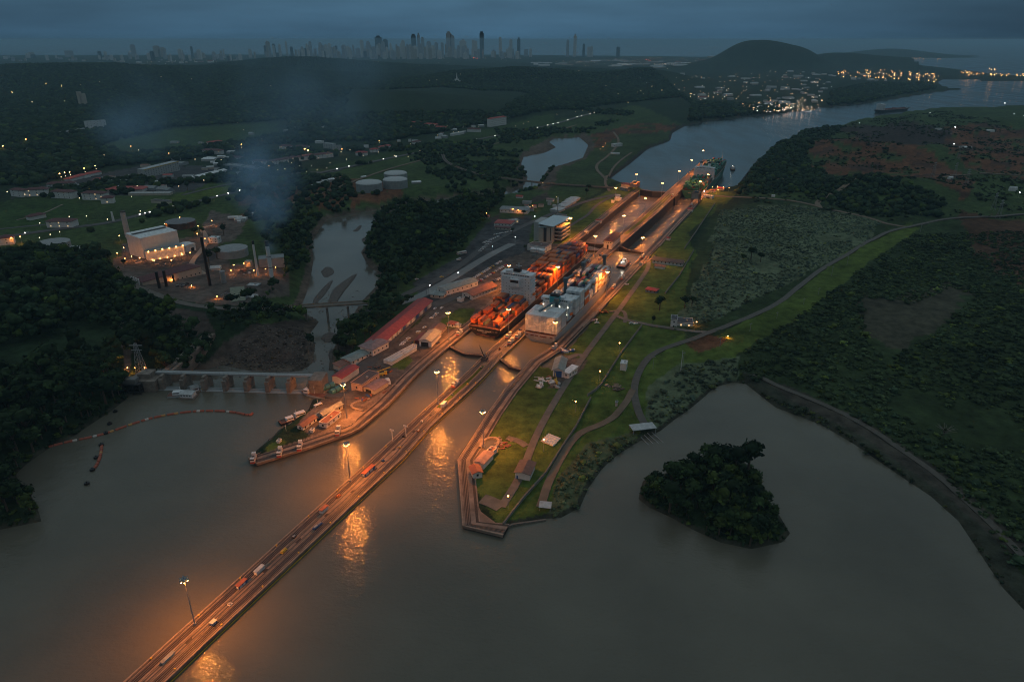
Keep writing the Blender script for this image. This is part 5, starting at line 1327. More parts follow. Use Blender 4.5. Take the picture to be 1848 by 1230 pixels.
bld('pale low shed behind the long white shed', (942,367.5), (957,368.5), 9, 3, 'flat', 'pale', 'grey', 0)
bld('small white building with pinkish roof among far trees', (985.8,363.5), (998,364.4), 8, 3.4, 'gable', 'white', 'pink', 0)
bld('grey cabin below the far pinkish-roofed building', (988,370), (993,370.5), 5, 3.4, 'flat', 'pale', 'grey', 0)
for i, (a, b) in enumerate((((1009,384),(1020,379)),((1019,377),(1030,372)),((1029,371),(1040,366)),((1036,366),(1047,360)))):
    bld(f'pale sheet-roofed storage shed, {nth(i+1)} in the row beside the visitor centre lawn', a, b, 16, 3.2, 'gable', 'pale', 'pale', 0, ridge=.8, group='storage sheds beside the visitor centre lawn')
bld('small hut with red roof and white walls on the left bank lawn', (1074.5,400.5), (1084,401.5), 5, 3, 'hip', 'white', 'red', 0, ridge=1)
bld('low white pump hut on the left bank near the last mast', (1054,420), (1059,421), 4, 2.5, 'flat', 'white', 'pale', 0)
bld('white house at the seaward end of the left bank', (1109,362), (1120,363), 8, 4, 'flat', 'white', 'white', 0)
bld('second white house at the seaward end of the left bank', (1111,357), (1119,357), 7, 3.5, 'gable', 'white', 'pale', 0)
bld('small white van shed beside the end houses', (1103,366), (1108,366.3), 5, 2.8, 'flat', 'white', 'pale', 0)
bld('red roofed workshop at the entrance of the left lane', (1121,337), (1140,338.5), 12, 5, 'gable', 'cream', 'dark red', 0, ridge=1.5)
bld('grey shed below the red roofed entrance workshop', (1118,343), (1131,345), 9, 4.5, 'flat', 'grey', 'grey', 1)
def tower_frame(label, c, w, d, h):
    x, y, z = gp(*c); t = thing('gate_crane', label, 'crane', (x, y, 1.8), YAW); f = MB()
    for i in range(5):
        yy = -d/2 + d*i/4
        for s in (-1, 1): f.box(s*w/2-.3, s*w/2+.3, yy-.3, yy+.3, 0, h)
        f.box(-w/2, w/2, yy-.3, yy+.3, h, h+.6)
    for s in (-1, 1): f.box(s*w/2-.3, s*w/2+.3, -d/2, d/2, h*.5, h*.5+.5); f.box(s*w/2-.3, s*w/2+.3, -d/2, d/2, h, h+.7)
    part('frame', f, mat('rusty_frame',(0.22,0.13,0.09),var=.3), t)
    part('cladding', MB().box(-w/2+.4, w/2-.4, -d/2+.5, d/2-.5, h*.55, h-.2), mat('pale_cladding',(0.36,0.30,0.26),var=.25), t)
    part('hoist', MB().box(-w/4, w/4, -2, 2, h+.8, h+3), M_CRANE, t)
tower_frame('orange lit slanting gate crane structure at the end of the left bank', (1145,343), 11, 26, 12)
tower_frame('tall pale gate crane tower standing beside the green ship stern', (1255,367), 12, 24, 17)
bld('white portal house beside the tall gate crane tower', (1270,357), (1285,359), 8, 4, 'flat', 'white', 'pale', 0, door=('dark', .3, .7, 2.6))
bld('left red roofed hut at the seaward end of the right bank', (1281,347), (1288,348), 8, 4, 'hip', 'cream', 'red', 0, ridge=1.5)
bld('right red roofed hut at the seaward end of the right bank', (1293,343.5), (1306,344.5), 9, 4, 'hip', 'cream', 'red', 0, ridge=1.5)
# --- right bank
bld('hut with red roof and white walls at the far right lawn', (1240.5,380.5), (1249,381.5), 6, 3.4, 'gable', 'white', 'red', 0)
bld('small red roofed hut standing alone on the long right lawn', (1202,433.5), (1208.5,434.2), 5, 3.2, 'hip', 'white', 'red', 0, ridge=1)
bld('long low building with dark grey roof on the right bank', (1177,474.5), (1231.5,481), 13, 4, 'gable', 'white', 'dark', 1, wsp=4, ridge=2, over=1.2)
bld('small annex with rusty roof before the long low building', (1181,484), (1199,486), 5, 2.8, 'shed', 'white', 'rust', 0, ridge=.8)
bld('pale booth beside the rails by the pale curb', (1153,480.5), (1158.5,481), 3.5, 3.4, 'flat', 'pale', 'grey', 0)
bld('blue walled hut with red roof beside the path', (1164.5,527.5), (1184,531), 8, 3.6, 'hip', 'blue', 'red', 1, wsp=3, ridge=1.3)
bld('white two-storey block of the modern house with flat roof', (1209.5,592.5), (1221,593.5), 12, 8.5, 'flat', 'white', 'dark', 1, wsp=4, floors=2)
bld('single-storey wing of the modern house with lit veranda', (1221.5,590), (1250,592), 13, 4.2, 'flat', 'white', 'dark', 1, lit=.6, wsp=4.5)
t, L = bld('grey-roofed workshop with a big blue door on the right bank', (997.5,679.5), (1016,681), 22, 6.2, 'gable', 'white', 'teal grey', 0, ridge=2.2, over=1.2, door=('blue', .14, .86, 5.4))
bld('white annex with paler roof joined to the blue-door workshop', (1016.6,681), (1026,684), 13, 5.2, 'shed', 'white', 'white', 1, wsp=3.5, ridge=.8)
bld('white house with dark brown roof on the lower right lawn', (929.5,863), (956,867.5), 13, 4.6, 'gable', 'white', 'brown', 0, ridge=1, over=.8, door=('blue', .1, .2, 2.4))
bld('small house with an orange roof at the flared wall corner', (853.7,864.5), (870.5,861.5), 8, 4, 'gable', 'white', 'orange', 1, wsp=3.5)
bld('building with pinkish grey roof beside the flared wall', (857,842.5), (873,847), 13, 4.2, 'gable', 'white', 'pink', 0, ridge=.8)
bld('narrow white wing behind the pinkish grey roof', (884,829), (896.5,816.5), 4, 3.2, 'flat', 'white', 'rust', 0)
bld('white square-roofed plant box on stilts beside the wall path', (1118.5,668.5), (1129.5,670), 7, 6, 'flat', 'white', 'white', 0)
bld('blue toilet cabin beside the lower path junction', (1110,733), (1114,733.5), 2.5, 2.8, 'flat', 'pale', 'teal grey', 0)
# --- power plant
t, L = bld('tall upper part of the white power plant hall', (262,470), (327,454), 34, 27, 'shed', 'white', 'white', 0, ridge=1.2, over=.4)
part('roof_trench', MB().box(2, L-2, 20, 24, 28.3, 28.9), M_WALLD, t)
t, L = bld('lower front part of the white power plant hall with a lamp row', (269,474.5), (335.5,462), 9, 13, 'shed', 'white', 'teal grey', 0, ridge=.6, over=.3)
for k in range(6):
    lx = L*(.04+.185*k); part('wall_lamp', MB().sphere(lx, -1.0, 13.8, .7, 6, 4), M_LAMPO, t)
    l = link('wall_glow', lamp_data('hall_lamp', 120, .4), t, (lx, -1.5, 13.2))
for k in range(5): part('wall_lamp', MB().sphere(L*(.1+.2*k), -1.2, 3, .5, 6, 4), M_LAMPO, t); link('wall_glow', lamp_data('hall_low', 90, .4), t, (L*(.1+.2*k), -3.5, 3.5))
bld('white single-storey annex right of the power plant hall', (337,456.5), (354.5,452), 15, 9, 'gable', 'white', 'white', 0, ridge=1, door=('dark', .5, .8, 5))
bld('small white office with dark band near the dark tank', (377.5,439), (394,439.5), 9, 7, 'flat', 'white', 'white', 1, floors=2)
t, L = bld('old power house with dark red hip roof and white walls', (261,531), (366,501), 20, 13, 'hip', 'cream', 'dark red', 1, wsp=5, floors=1, ridge=3.5)
for k in range(4):
    part('exhaust_pipe', MB().cyl(-1.6, 3+k*4.6, 0, 17, .8, .8, 10), M_WHITE, t)
bld('grey plant building behind the white stacks', (469,484), (514,480), 16, 10, 'flat', 'grey', 'grey', 0)
bld('small white control box among the pipes left of the thin stack', (444,484), (453,484.5), 5, 8, 'flat', 'cream', 'pale', 0)
bld('large low building with olive slanting roof by the plant road', (419,552), (443.5,549), 40, 4.5, 'shed', 'white', 'olive', 0, ridge=1.5)
bld('low building with pale grey roof on the inner curve of the plant road', (351,549), (398,560), 14, 3.5, 'flat', 'cream', 'pale', 0)
bld('dark narrow roof right of the olive roof', (446,545), (455,540), 30, 4, 'flat', 'grey', 'dark', 0)
bld('white cabin at the wood edge right of the olive roof', (451,543), (460,543.5), 8, 4, 'flat', 'white', 'pale', 0)
bld('pale low shed below the grey plant building', (446,520), (465,521), 8, 3, 'flat', 'pale', 'pale', 0)
bld('white shed under trees right of the old power house', (381,492), (398,491), 9, 5, 'gable', 'white', 'pale', 0)
def stack_(label, base, h, r0, r1, m, cap=None, capn=2.5, name='chimney', n=14, bands=0):
    x, y, z = gp(*base); t = thing(name, label, 'chimney', (x, y, z-1)); part('shaft', MB().cyl(0, 0, 0, h, r0, r1, n), m, t)
    if cap: part('stack_top', MB().cyl(0, 0, h, h+capn, r1*1.05, r1, n), cap, t)
    b = MB()
    for k in range(bands): b.cyl(0, 0, h*(k+1)/(bands+1), h*(k+1)/(bands+1)+.5, r0*1.12, r0*1.12, n)
    if bands: part('band', b, M_BLACK, t)
stack_('tall pale concrete chimney behind the white hall', (231.5,428), 35, 3.6, 3.2, mat('chimney_concrete',(0.40,0.39,0.37),var=.1), M_WALLD, 1.5)
stack_('small white pointed tower left of the tall chimney', (205,399), 13, 1.8, 1.2, M_WHITE, M_WHITE, 2)
stack_('left black stack in front of the old power house', (291,533), 27, 1.6, 1.5, M_BLACK)
stack_('right black stack in front of the old power house', (303.5,529), 26, 1.6, 1.5, M_BLACK)
stack_('short black stack beside the power house wall', (316,518), 15, 1.1, 1, M_BLACK)
stack_('tallest black stack at the right end of the old power house', (380.5,522), 58, 1.7, 1.4, M_BLACK)
stack_('thin white stack with black tip', (466,500), 39, 1.3, 1.2, M_WHITE, M_BLACK, 4)
stack_('thick white stack with black tip', (490.5,500), 37, 2.3, 2.1, M_WHITE, M_BLACK, 6, bands=2)
def tank(label, c, r, h, wm, rm, dome=1.2, scallop=False, ladder=True):
    x, y, z = gp(*c); t = thing('storage_tank', label, 'tank', (x, y, z-.5)); part('shell', MB().cyl(0, 0, 0, h, r, r, 32, False), wm, t, True)
    part('tank_roof', MB().dome(0, 0, h, r+.1, dome, 32, 4), rm, t, True)
    b = MB()
    for k in range(3): b.cyl(0, 0, h*(k+1)/4-.12, h*(k+1)/4+.12, r+.15, r+.15, 32, False)
    part('wind_girder', b, wm, t)
    if scallop:
        s = MB()
        for k in range(24): a = k*math.pi/12; s.tube((0,0,h+dome+.25),((r+.2)*math.cos(a),(r+.2)*math.sin(a),h-.6),.2,.6,4)
        part('dome_rib', s, rm, t)
    part('stair', MB().tube((r+.3,0,0),((r+.3)*math.cos(.8),-(r+.3)*math.sin(.8),h),.35,.35,4), M_POLE, t)
TW, TGm, TD = mat('tank_white',(0.42,0.45,0.45),var=.1), mat('tank_grey',(0.27,0.29,0.29),var=.2,vscale=.2), mat('tank_dark',(0.07,0.05,0.045),var=.3)
tank('low dark tank ringed by orange lamps', (327,409), 20, 9, TD, mat('tank_roof_dark',(0.16,0.17,0.18)))
tank('wide grey tank on the lawn right of the plant', (420.5,462), 18.5, 11, TGm, TGm)
tank('wide grey tank at the wood edge left of the plant', (98.5,447), 19, 8.5, TGm, TGm)
tank('smaller white tank in front of the wide one at the wood edge', (131.5,464), 12, 11.5, TW, TW)
tank('left silver tank with scalloped dome roof', (667,344), 23, 15, TGm, TW, 4, True)
tank('front right silver tank with scalloped dome roof', (714,338), 22, 15, TGm, TW, 4, True)
tank('rear silver tank with scalloped dome roof', (714.5,326), 22, 15, TGm, TW, 4, True)
for i, (a, b) in enumerate(((1,0),(1.6,.2))):
    x, y, z = gp(421+i*8, 396); t = thing('gas_tank', f'white horizontal gas tank on the dirt yard, {"left" if i==0 else "right"} one', 'tank', (x, y, z), .3, 'white horizontal tanks'); part('vessel', MB().tube((-7,0,3),(7,0,3),2.4,2.4,12), M_WHITE, t); part('saddle', MB().box(-5,-4,-2,2,0,1).box(4,5,-2,2,0,1), M_WALL, t)
# --- left shore houses
bld('white house with dark red hip roof above the left shore', (148,654), (177,646), 19, 6.5, 'hip', 'white', 'dark red', 1, ridge=3, wsp=4)
bld('small orange lit house at the wood edge above the dam', (190.5,641), (208,638), 9, 4, 'gable', 'cream', 'rust', 1, lit=.3)
bld('long low hall with dark red roof running along the left shore', (-30,737), (133,664), 17, 5, 'gable', 'white', 'dark red', 1, wsp=7, ridge=2.6, over=1)
bld('white ventilation cabin behind the long red hall', (20,690), (33,686), 6, 8, 'flat', 'white', 'grey', 0)
# --- town on the left (rows of barracks)
TOWN_B = [((20.6,354),(41,356),12,11,'dark red','left half of the first three-storey barracks',3),((47.6,355),(88,353),12,11,'dark red','right half of the first three-storey barracks',3),((93,357.5),(131,359),14,11,'dark red','second three-storey barracks from the left',3),((149,360.5),(189,361.5),14,11,'dark red','third three-storey barracks from the left',3),
 ((183,368),(205,367),12,9,'dark red','barracks wing under the trees',2),((85,411),(131,411),16,9,'dark red','large barracks below the sports field',2),((0,443.5),(27,440.5),14,9,'dark red','barracks cut by the left edge of the photo',2),((86,342),(137,339),14,9,'dark red','dark red roofed barracks behind the second one',2),
 ((188,347.5),(258,347),30,5,'red','broad hall with a big red roof',1),((169,329),(186,329.5),9,5,'red','small red roofed pavilion',1),((127,327.5),(158,320),11,5,'red','long red roofed hut, left',1),((160,319),(184,314.5),11,5,'red','long red roofed hut, right',1),((55,398),(84,392),10,5,'dark red','dark roof at the road corner',1),
 ((504,269.5),(527,270),12,8,'dark red','barracks behind the curved row, left',2),((532,270.5),(557,270.5),12,8,'dark red','barracks behind the curved row, right',2),((416,291),(436,291),12,8,'dark red','small block left of the curved row',2),((455,297),(477,298),12,8,'dark red','lit block left of the curved row',2),((365,278),(399,279),14,9,'dark red','block with dark roof near the smoke',2),((378,262),(403,259),14,6,'red','hall with red roof below the golf lawn',1),
 ((490,299),(538,291),13,9,'dark red','left part of the long curved barracks',3),((539,291.5),(570,286.5),13,9,'dark red','middle part of the long curved barracks',3),((571,287),(602,283.5),13,9,'dark red','right part of the long curved barracks',3),((642,281),(662,281),12,7,'red','white house with red roof beside the highway, left',2),((669.5,275.5),(683.5,274.5),10,7,'red','white house with red roof beside the highway, middle',2),((687,270.5),(706,267),9,6,'red','white house with red roof beside the highway, right',2),
 ((739,227),(762,227),14,10,'red','red roofed villa block in the woods, left',2),((766,229.5),(788,231),12,10,'red','red roofed villa block in the woods, middle',3),((784,234),(804,235),12,8,'red','red roofed villa block in the woods, right',2),((843,237),(866,238),10,7,'dark red','low row of houses behind the highway',1),((816,245),(838,241),7,4,'pale','pale shops beside the highway',1),((747,261),(760,259),8,6,'dark red','white house by the wood behind the highway',1),((774,164),(803,163),14,6,'dark red','lit school below the temple',1)]
for a, b, d, h, rc, lab, fl in TOWN_B:
    bld(f'{lab}, white walls', a, b, d, h, 'hip', 'white', rc, 1 if fl > 1 else 0, floors=fl, wsp=9 if fl > 1 else 5, lit=.15, ridge=3, over=1.2, sidewin=False)
t, L = bld('white seven-storey hospital block with rows of windows and yellow roof edge', (263,321), (325,307.5), 16, 17, 'flat', 'pale', 'pale', 1, floors=5, wsp=7, sidewin=False)
part('yellow_trim', MB().box(0, L, -.5, -.3, 16, 17.2), M_YELL, t)
bld('long hall with white arched roof beyond the hospital', (352,327), (411,315), 15, 8, 'gable', 'pale', 'white', 0, ridge=2)
bld('low white flat-roofed row before the big red roof', (232,353), (307,352.5), 12, 3.5, 'flat', 'cream', 'pale', 0)
bld('grey sheds with skylights in front of the hospital, left', (258,343), (278,344), 16, 4, 'gable', 'grey', 'grey', 0)
bld('grey sheds with skylights in front of the hospital, right', (282,345), (304,347), 14, 4, 'gable', 'grey', 'grey', 0)
bld('isolated low house on the lawn before the highway', (273,366), (303,368.5), 10, 4, 'flat', 'cream', 'dark', 0)
bld('large grey block beside the smoke', (405,305.5), (463,312.5), 22, 9, 'flat', 'grey', 'grey', 0)
bld('white block with step roof right of the curved barracks', (584,267.5), (601,269), 12, 12, 'flat', 'pale', 'pale', 1, floors=3, wsp=6, sidewin=False)
bld('second white block right of the curved barracks', (601,272), (617,271), 10, 11, 'flat', 'pale', 'grey', 1, floors=3, wsp=6, sidewin=False)
for i, (a, b, d, h, rc) in enumerate((((582,331),(592,330),8,4,'pale'),((594,329),(604,328),8,5,'white'),((606,327),(621,324),8,4,'rust'),((563,338),(570,337),6,3,'white'),((573,333),(581,332),6,3,'pale'),((653,322),(661,321),5,3,'white'),((744,332),(760,331),8,3,'white'))):
    bld(f'small site hut beside the railway, {nth(i+1)} from the left', a, b, d, h, 'gable', 'pale', rc, 0, group='site huts beside the railway')
bld('white hotel with red roof standing alone above the highway', (885.5,228.5), (914,224), 14, 23, 'hip', 'white', 'red', 1, floors=4, wsp=6, ridge=3, sidewin=False)
bld('white house on the far spit beside the canal entrance', (1107,265.5), (1123,264), 9, 7, 'flat', 'white', 'white', 1, wsp=5)
bld('low white shed on the far spit', (1102,278.5), (1118,279), 7, 3, 'flat', 'white', 'white', 0)
bld('pale tower block in the woods at the far left, left slab', (147.5,195.5), (153,195), 12, 62, 'flat', 'cream', 'pale', 0)
bld('pale tower block in the woods at the far left, right slab', (154.5,195.5), (160,195), 12, 56, 'flat', 'cream', 'pale', 0)
bld('white apartment block with stepped balconies in the left woods', (158,236.5), (194,233.5), 14, 27, 'flat', 'white', 'pale', 1, floors=5, wsp=9, sidewin=False)
bld('low pale row beside the apartment block in the left woods', (113,244), (157,237), 10, 9, 'flat', 'pale', 'pale', 0)
x, y, z = gp(825, 161); t = thing('temple', 'white temple with a slender spire on the wooded ridge', 'temple', (x, y, ground_at(x, y)))
part('base', MB().box(-22,22,-12,12,-3,9), wmat('white'), t); part('hall', MB().box(-12,12,-8,8,9,18), wmat('white'), t); part('spire', MB().cyl(0,0,18,30,4,3,8).cyl(0,0,30,52,2.6,.2,8), wmat('white'), t)
# ================================================================== roads, dam, bridges, boom
def road(name, px, w, m, lift=0.35, z=None, kind=True, smooth=2, step=12):
    pts = [gp(a, b)[:2] for a, b in px]; pts = resample(smooth_line(pts, smooth), step)
    zz = [max(ground_at(x, y), -11.0) + lift if z is None else z for x, y in pts]
    zz = [max(zz[max(i-1,0)], zz[i], zz[min(i+1,len(zz)-1)]) for i in range(len(zz))]
    mb = ribbon(MB(), pts, w/2, -w/2, [q-1.2 for q in zz], zz); o = link(name, mb.mesh(name, m)); o['kind'] = 'structure'; return pts, zz
road('path', [(905,915),(940,860),(965,790),(1000,725),(1055,640),(1110,570),(1160,500),(1172,480),(1168,462)], 5, M_PATH)
road('path', [(1165,460),(1180,440),(1215,415),(1250,380),(1265,360)], 4, M_PATH)
road('path', [(950,805),(935,795),(915,790)], 5, M_PATH)
road('path', [(905,915),(885,905),(870,900)], 9, M_PATH)
road('path', [(1110,570),(1135,580),(1160,585),(1215,598),(1280,606)], 5, M_PATH)
road('path', [(1058,645),(1045,640),(1035,642),(1020,650)], 5, M_PATH)
road('path', [(1127,583),(1130,572),(1125,560),(1100,563)], 3.5, M_PATH)
ROADR, _ = road('road', [(1163,765),(1150,740),(1142,700),(1158,660),(1185,635),(1240,620),(1290,602),(1340,585),(1400,560),(1440,525),(1465,500),(1500,475),(1540,455),(1570,435),(1610,418),(1640,412),(1690,405),(1760,398),(1848,395),(1960,394)], 5.5, mat('gravel_road', (0.085,0.075,0.06), var=.3))
road('road', [(1142,705),(1125,735),(1100,760),(1060,775),(1035,790),(1010,830),(990,870),(975,915)], 5, M_DIRTRD)
road('road', [(1640,412),(1600,408),(1560,395),(1520,388),(1480,375),(1420,362),(1350,357),(1290,354)], 7, M_DIRTRD)
road('road', [(1480,376),(1472,368),(1490,358),(1530,350),(1545,340)], 8, M_DIRTRD)
road('road', [(1700,330),(1740,322),(1800,318),(1900,322)], 6, M_DIRTRD)
road('road', [(1360,682),(1420,708),(1500,738),(1560,770),(1640,822),(1700,865),(1780,935),(1860,1020)], 4.5, mat('lagoon_track', (0.075,0.065,0.05), var=.3))
road('road', [(600,720),(640,680),(690,628),(760,560),(800,545),(835,528)], 13, M_ROAD)
road('road', [(640,556),(700,548),(745,525),(790,505),(830,480),(880,440),(930,415),(962,400),(1010,380),(1060,362),(1115,350)], 9, M_ROAD)
road('road', [(720,548),(760,535),(820,500),(880,462),(925,440)], 11, mat('pale_concrete_road', (0.17,0.18,0.175), var=.15))
road('road', [(962,462),(1010,420),(1040,400),(1062,388),(1075,370),(1110,352)], 5, M_ROAD)
road('road', [(200,508),(230,525),(262,540),(300,552),(335,563),(400,568),(483,563)], 7, M_PATH)
road('path', [(370,500),(345,483),(350,470),(362,455),(372,440),(372,425),(362,412),(388,405)], 6, mat('plant_drive', (0.26,0.21,0.16), var=.15))
HW, HZ = road('highway', [(-120,458),(0,428),(127,411),(196,403),(252,388),(285,381),(362,362),(443,343),(527,323),(620,304),(700,286),(800,266),(835,257),(900,244),(979,228),(1050,211),(1106,198)], 13, M_ROAD, lift=.6, step=30)
road('railway', [(430,395),(483,384),(540,362),(620,336),(700,305),(800,278),(900,258),(980,243),(1040,225)], 6, M_DIRTRD, lift=.6, step=25)
road('path', [(30,397),(75,387),(113,369)], 3, M_WALL); road('road', [(-40,418),(40,409),(100,404)], 6, M_ROAD)
road('road', [(620,304),(600,312),(560,310),(500,318),(430,330),(400,335),(330,352)], 8, M_ROAD)
road('road', [(1107,238),(1120,255),(1100,280),(1070,300),(1095,325)], 6, M_DIRTRD)
road('road', [(1100,345),(1088,325),(1115,292),(1140,275)], 5, M_DIRTRD)
for a in ([(1672,545),(1690,532),(1715,527),(1740,530),(1735,545),(1710,542),(1690,548)], [(1645,565),(1665,560),(1690,565),(1668,575),(1672,586),(1655,578)], [(1612,590),(1625,584),(1645,590),(1638,597),(1618,597)]):
    w_ = smooth_line([gp(*q)[:2] for q in a] + [gp(*a[0])[:2]], 2)[:-1]; struct('puddle_water', MB().poly([(x, y, 2.0) for x, y in w_]).mesh('puddle_water', WM_RIV))
# bare rubble bars showing out of the river
def bar(label, px, h):
    pts = smooth_line([gz(a, b, SEA) for a, b in px] + [gz(*px[0], SEA)], 2)[:-1]
    cx, cy = sum(p[0] for p in pts)/len(pts), sum(p[1] for p in pts)/len(pts); mb = MB(); n = len(pts)
    for s, z in ((1, SEA-.5), (.82, SEA+h*.6), (.55, SEA+h)): mb.v += [(cx+(x-cx)*s, cy+(y-cy)*s, z + rng.uniform(-.3,.3)*(s<1)) for x, y in pts]
    for k in range(2):
        for i in range(n): j = (i+1) % n; mb.f.append((k*n+i, k*n+j, (k+1)*n+j, (k+1)*n+i))
    mb.f.append(tuple(range(2*n, 3*n))); struct('river_bar', mb.mesh('river_bar', mat('rubble', (0.085,0.066,0.052), var=.5, vscale=.4, bump=.5, bscale=.8)))
bar('', [(578,490),(590,478),(604,485),(605,495),(585,505)], .6); bar('', [(565,540),(590,510),(606,500),(590,530),(560,558)], 1)
bar('', [(590,545),(600,520),(640,492),(650,492),(618,530),(600,560)], 1.2); bar('', [(636,418),(650,405),(655,407),(645,420)], .6); bar('', [(652,432),(665,422),(668,430),(655,442)], .8)
bar('', [(578,612),(585,600),(605,598),(612,610),(590,622)], 1.5); bar('', [(592,640),(598,625),(606,640),(598,665)], 1.2)
# boulders, hundreds of them: one object
mb = []; P = scatter([(332,690),(350,655),(400,620),(470,592),(560,575),(568,600),(566,655),(540,667),(500,670),(450,666),(400,657),(366,667),(345,690)], 3.4)
P2 = scatter([(572,600),(600,545),(640,500),(650,495),(630,545),(600,600),(592,660),(585,690),(577,640)], 4.5)
P3 = scatter([(545,552),(560,520),(606,492),(590,530),(560,560)], 4)
P = np.concatenate([P, P2, P3]); g = np.maximum(ground_many(P[:,0], P[:,1]), SEA-.4)
RB = [crown_far(90+i) for i in range(4)]
T = np.array([[.075,.058,.046]])*rng.uniform(.5,1.9,(len(P),1))
me = merge_crowns('boulders', RB, np.stack([P[:,0],P[:,1],g],-1), rng.uniform(.5,1.7,len(P)), rng.uniform(0,6,len(P)), T, np.full(len(P), .8))
me.materials.clear(); me.materials.append(mat('rock', (0.08,0.06,0.05), var=.3, vscale=1, attr='leaf'))
o = link('boulders', me); o['kind'] = 'stuff'; tag(o, 'dark boulders and rubble covering the dry bed below the dam', 'rocks')

# dam ---------------------------------------------------------------
M_DAM = mat('dam_concrete', (0.20,0.17,0.14), rough=.85, var=.4, vscale=.3)
M_DAML = mat('pale_dam_steel', (0.30,0.32,0.32), rough=.6, var=.15)
dxa, dya = gz(290, 703, 0); dxb, dyb = gz(568, 710, 0); DL = math.hypot(dxb-dxa, dyb-dya); DR = math.atan2(dyb-dya, dxb-dxa)
t = thing('spillway_dam', 'spillway dam with dark concrete piers carrying a pale walkway', 'dam', (dxa, dya, 0), DR)
for k in range(8):
    x = DL*(0.012+.1375*k*1.0); part('pier', MB().box(x-1.5, x+1.5, -1, 12, -16, 9).box(x-1.1, x+1.1, 1, 6, 9, 11.2), M_DAM, t)
    if k < 7: 
        x2 = x + DL*.1375; part('gate_leaf', MB().box(x+1.5, x2-1.5, 3, 4, -3, 1.1), M_DAML, t); part('apron', MB().box(x+1.5, x2-1.5, 4, 14, -16, -8), M_DAM, t)
part('walkway', MB().box(-6, DL, 7, 11, 9.9, 11.2), M_DAML, t)
hb = MB(); hb.box(-6, DL, 6.9, 7, 12.2, 12.3); hb.box(-6, DL, 11, 11.1, 12.2, 12.3)
for k in range(40): hb.box(k*DL/40, k*DL/40+.12, 6.9, 7, 11.2, 12.2)
part('handrail', hb, M_POLE, t)
part('sill', MB().box(-4, DL, -1.2, 3, -3, 0.35), M_DAML, t)
part('abutment', MB().box(DL-3, DL+7, -2, 13, -14, 12), M_DAM, t); part('left_abutment', MB().box(-22, -1, -4, 12, -14, 9).box(-16,-6,0,9,9,13), M_DAM, t)
t = thing('lattice_pylon', 'lattice steel pylon beside the left end of the dam', 'pylon', (*gp(258.5,682)[:2], 1.5)); f = MB(); hh = 30
for s in ((-1,-1),(1,-1),(1,1),(-1,1)): f.tube((s[0]*3.6, s[1]*3.6, 0), (s[0]*.7, s[1]*.7, hh), .22, .15, 4)
for k in range(8):
    z0, z1 = hh*k/8, hh*(k+1)/8; w0, w1 = 3.6-2.9*k/8, 3.6-2.9*(k+1)/8
    for i in range(4):
        c = [(-1,-1),(1,-1),(1,1),(-1,1)]; a, b = c[i], c[(i+1) % 4]
        f.tube((a[0]*w0,a[1]*w0,z0),(b[0]*w1,b[1]*w1,z1),.12,.12,3); f.tube((a[0]*w1,a[1]*w1,z1),(b[0]*w1,b[1]*w1,z1),.1,.1,3)
part('lattice', f, M_POLE, t); part('cross_arm', MB().box(-5,5,-.3,.3,hh-2,hh-1.6).box(-4,4,-.3,.3,hh-6,hh-5.6), M_POLE, t)
t = thing('intake_structure', 'dark pump intake frame standing in the lake at the left end of the dam', 'structure', (*gz(245,706,0), 0), DR); f = MB()
for i in range(4):
    for j in range(3):
        f.box(-8+i*5-.3, -8+i*5+.3, -5+j*4-.3, -5+j*4+.3, -5, 8)
for z in (2, 5, 8): f.box(-8.3, 7.3, -5.3, 3.3, z, z+.4)
part('frame', f, M_GATE, t); part('pump_house', MB().box(-6, 4, -4, 2, 8.4, 12), mat('corrugated_grey',(0.16,0.16,0.15)), t)
# retaining wall and ramp from the dam up to the plant
w1 = [gp(a,b)[:2] for a,b in [(286,690),(310,672),(330,655),(355,632),(386,604)]]
t = thing('retaining_wall', 'pale retaining wall running diagonally up from the dam', 'wall', (*w1[0], 0)); part('wall', ribbon(MB(), local(smooth_line(w1,1), w1[0]), 1.5, -1.5, -10, 3.2), M_WALL, t)
part('ramp', ribbon(MB(), local(smooth_line(w1,1), w1[0]), 9, 4, -8, 2.4), M_DAM, t)
# road bridge
A = gz(483,557,4); B = gz(650,546,4); BL = math.dist(A, B); BR = math.atan2(B[1]-A[1], B[0]-A[0])
t = thing('road_bridge', 'long straight road bridge on slender piers over the river', 'bridge', (*A, 0), BR)
part('deck', MB().box(-10, BL+8, -4, 4, 2.8, 4), M_PATH, t); part('parapet', MB().box(-10, BL+8, -4.1, -3.8, 4, 5).box(-10, BL+8, 3.8, 4.1, 4, 5), M_CURB, t)
part('pipe', MB().tube((-10,-5,3),(BL+8,-5,3),.4,.4,6), M_DAML, t)
for k in range(4): x = BL*(.17+.23*k); part('pier', MB().box(x-.9, x+.9, -2.6, 2.6, -18, 2.8), M_DAM, t)
# curved railway viaduct
VP = [(799,276),(801,286),(813,297),(838,308),(878,318),(929,325),(979,331),(1046,336),(1107,340)]
vw = resample(smooth_line([gz(a, b, 1.5) for a, b in VP], 2), 14)
t = thing('railway_viaduct', 'curved railway viaduct sweeping over the river towards the locks', 'bridge', (*vw[0], 0)); lv = local(vw, vw[0]); zt = [-2 + 4.5*min(1, i/12) for i in range(len(lv))]
part('deck', ribbon(MB(), lv, 3.2, -3.2, [z-1.3 for z in zt], zt), M_PATH, t); part('parapet', ribbon(ribbon(MB(), lv, 3.3, 3.0, zt, [z+1 for z in zt]), lv, -3.0, -3.3, zt, [z+1 for z in zt]), M_CURB, t)
part('track', ribbon(MB(), lv, 1.6, -1.6, zt, [z+.12 for z in zt]), M_BED, t)
for i in range(6, len(lv), 3): x, y = lv[i]; part('pier', MB().box(x-.8, x+.8, y-2, y+2, -16, zt[i]-1.3), M_DAM, t)
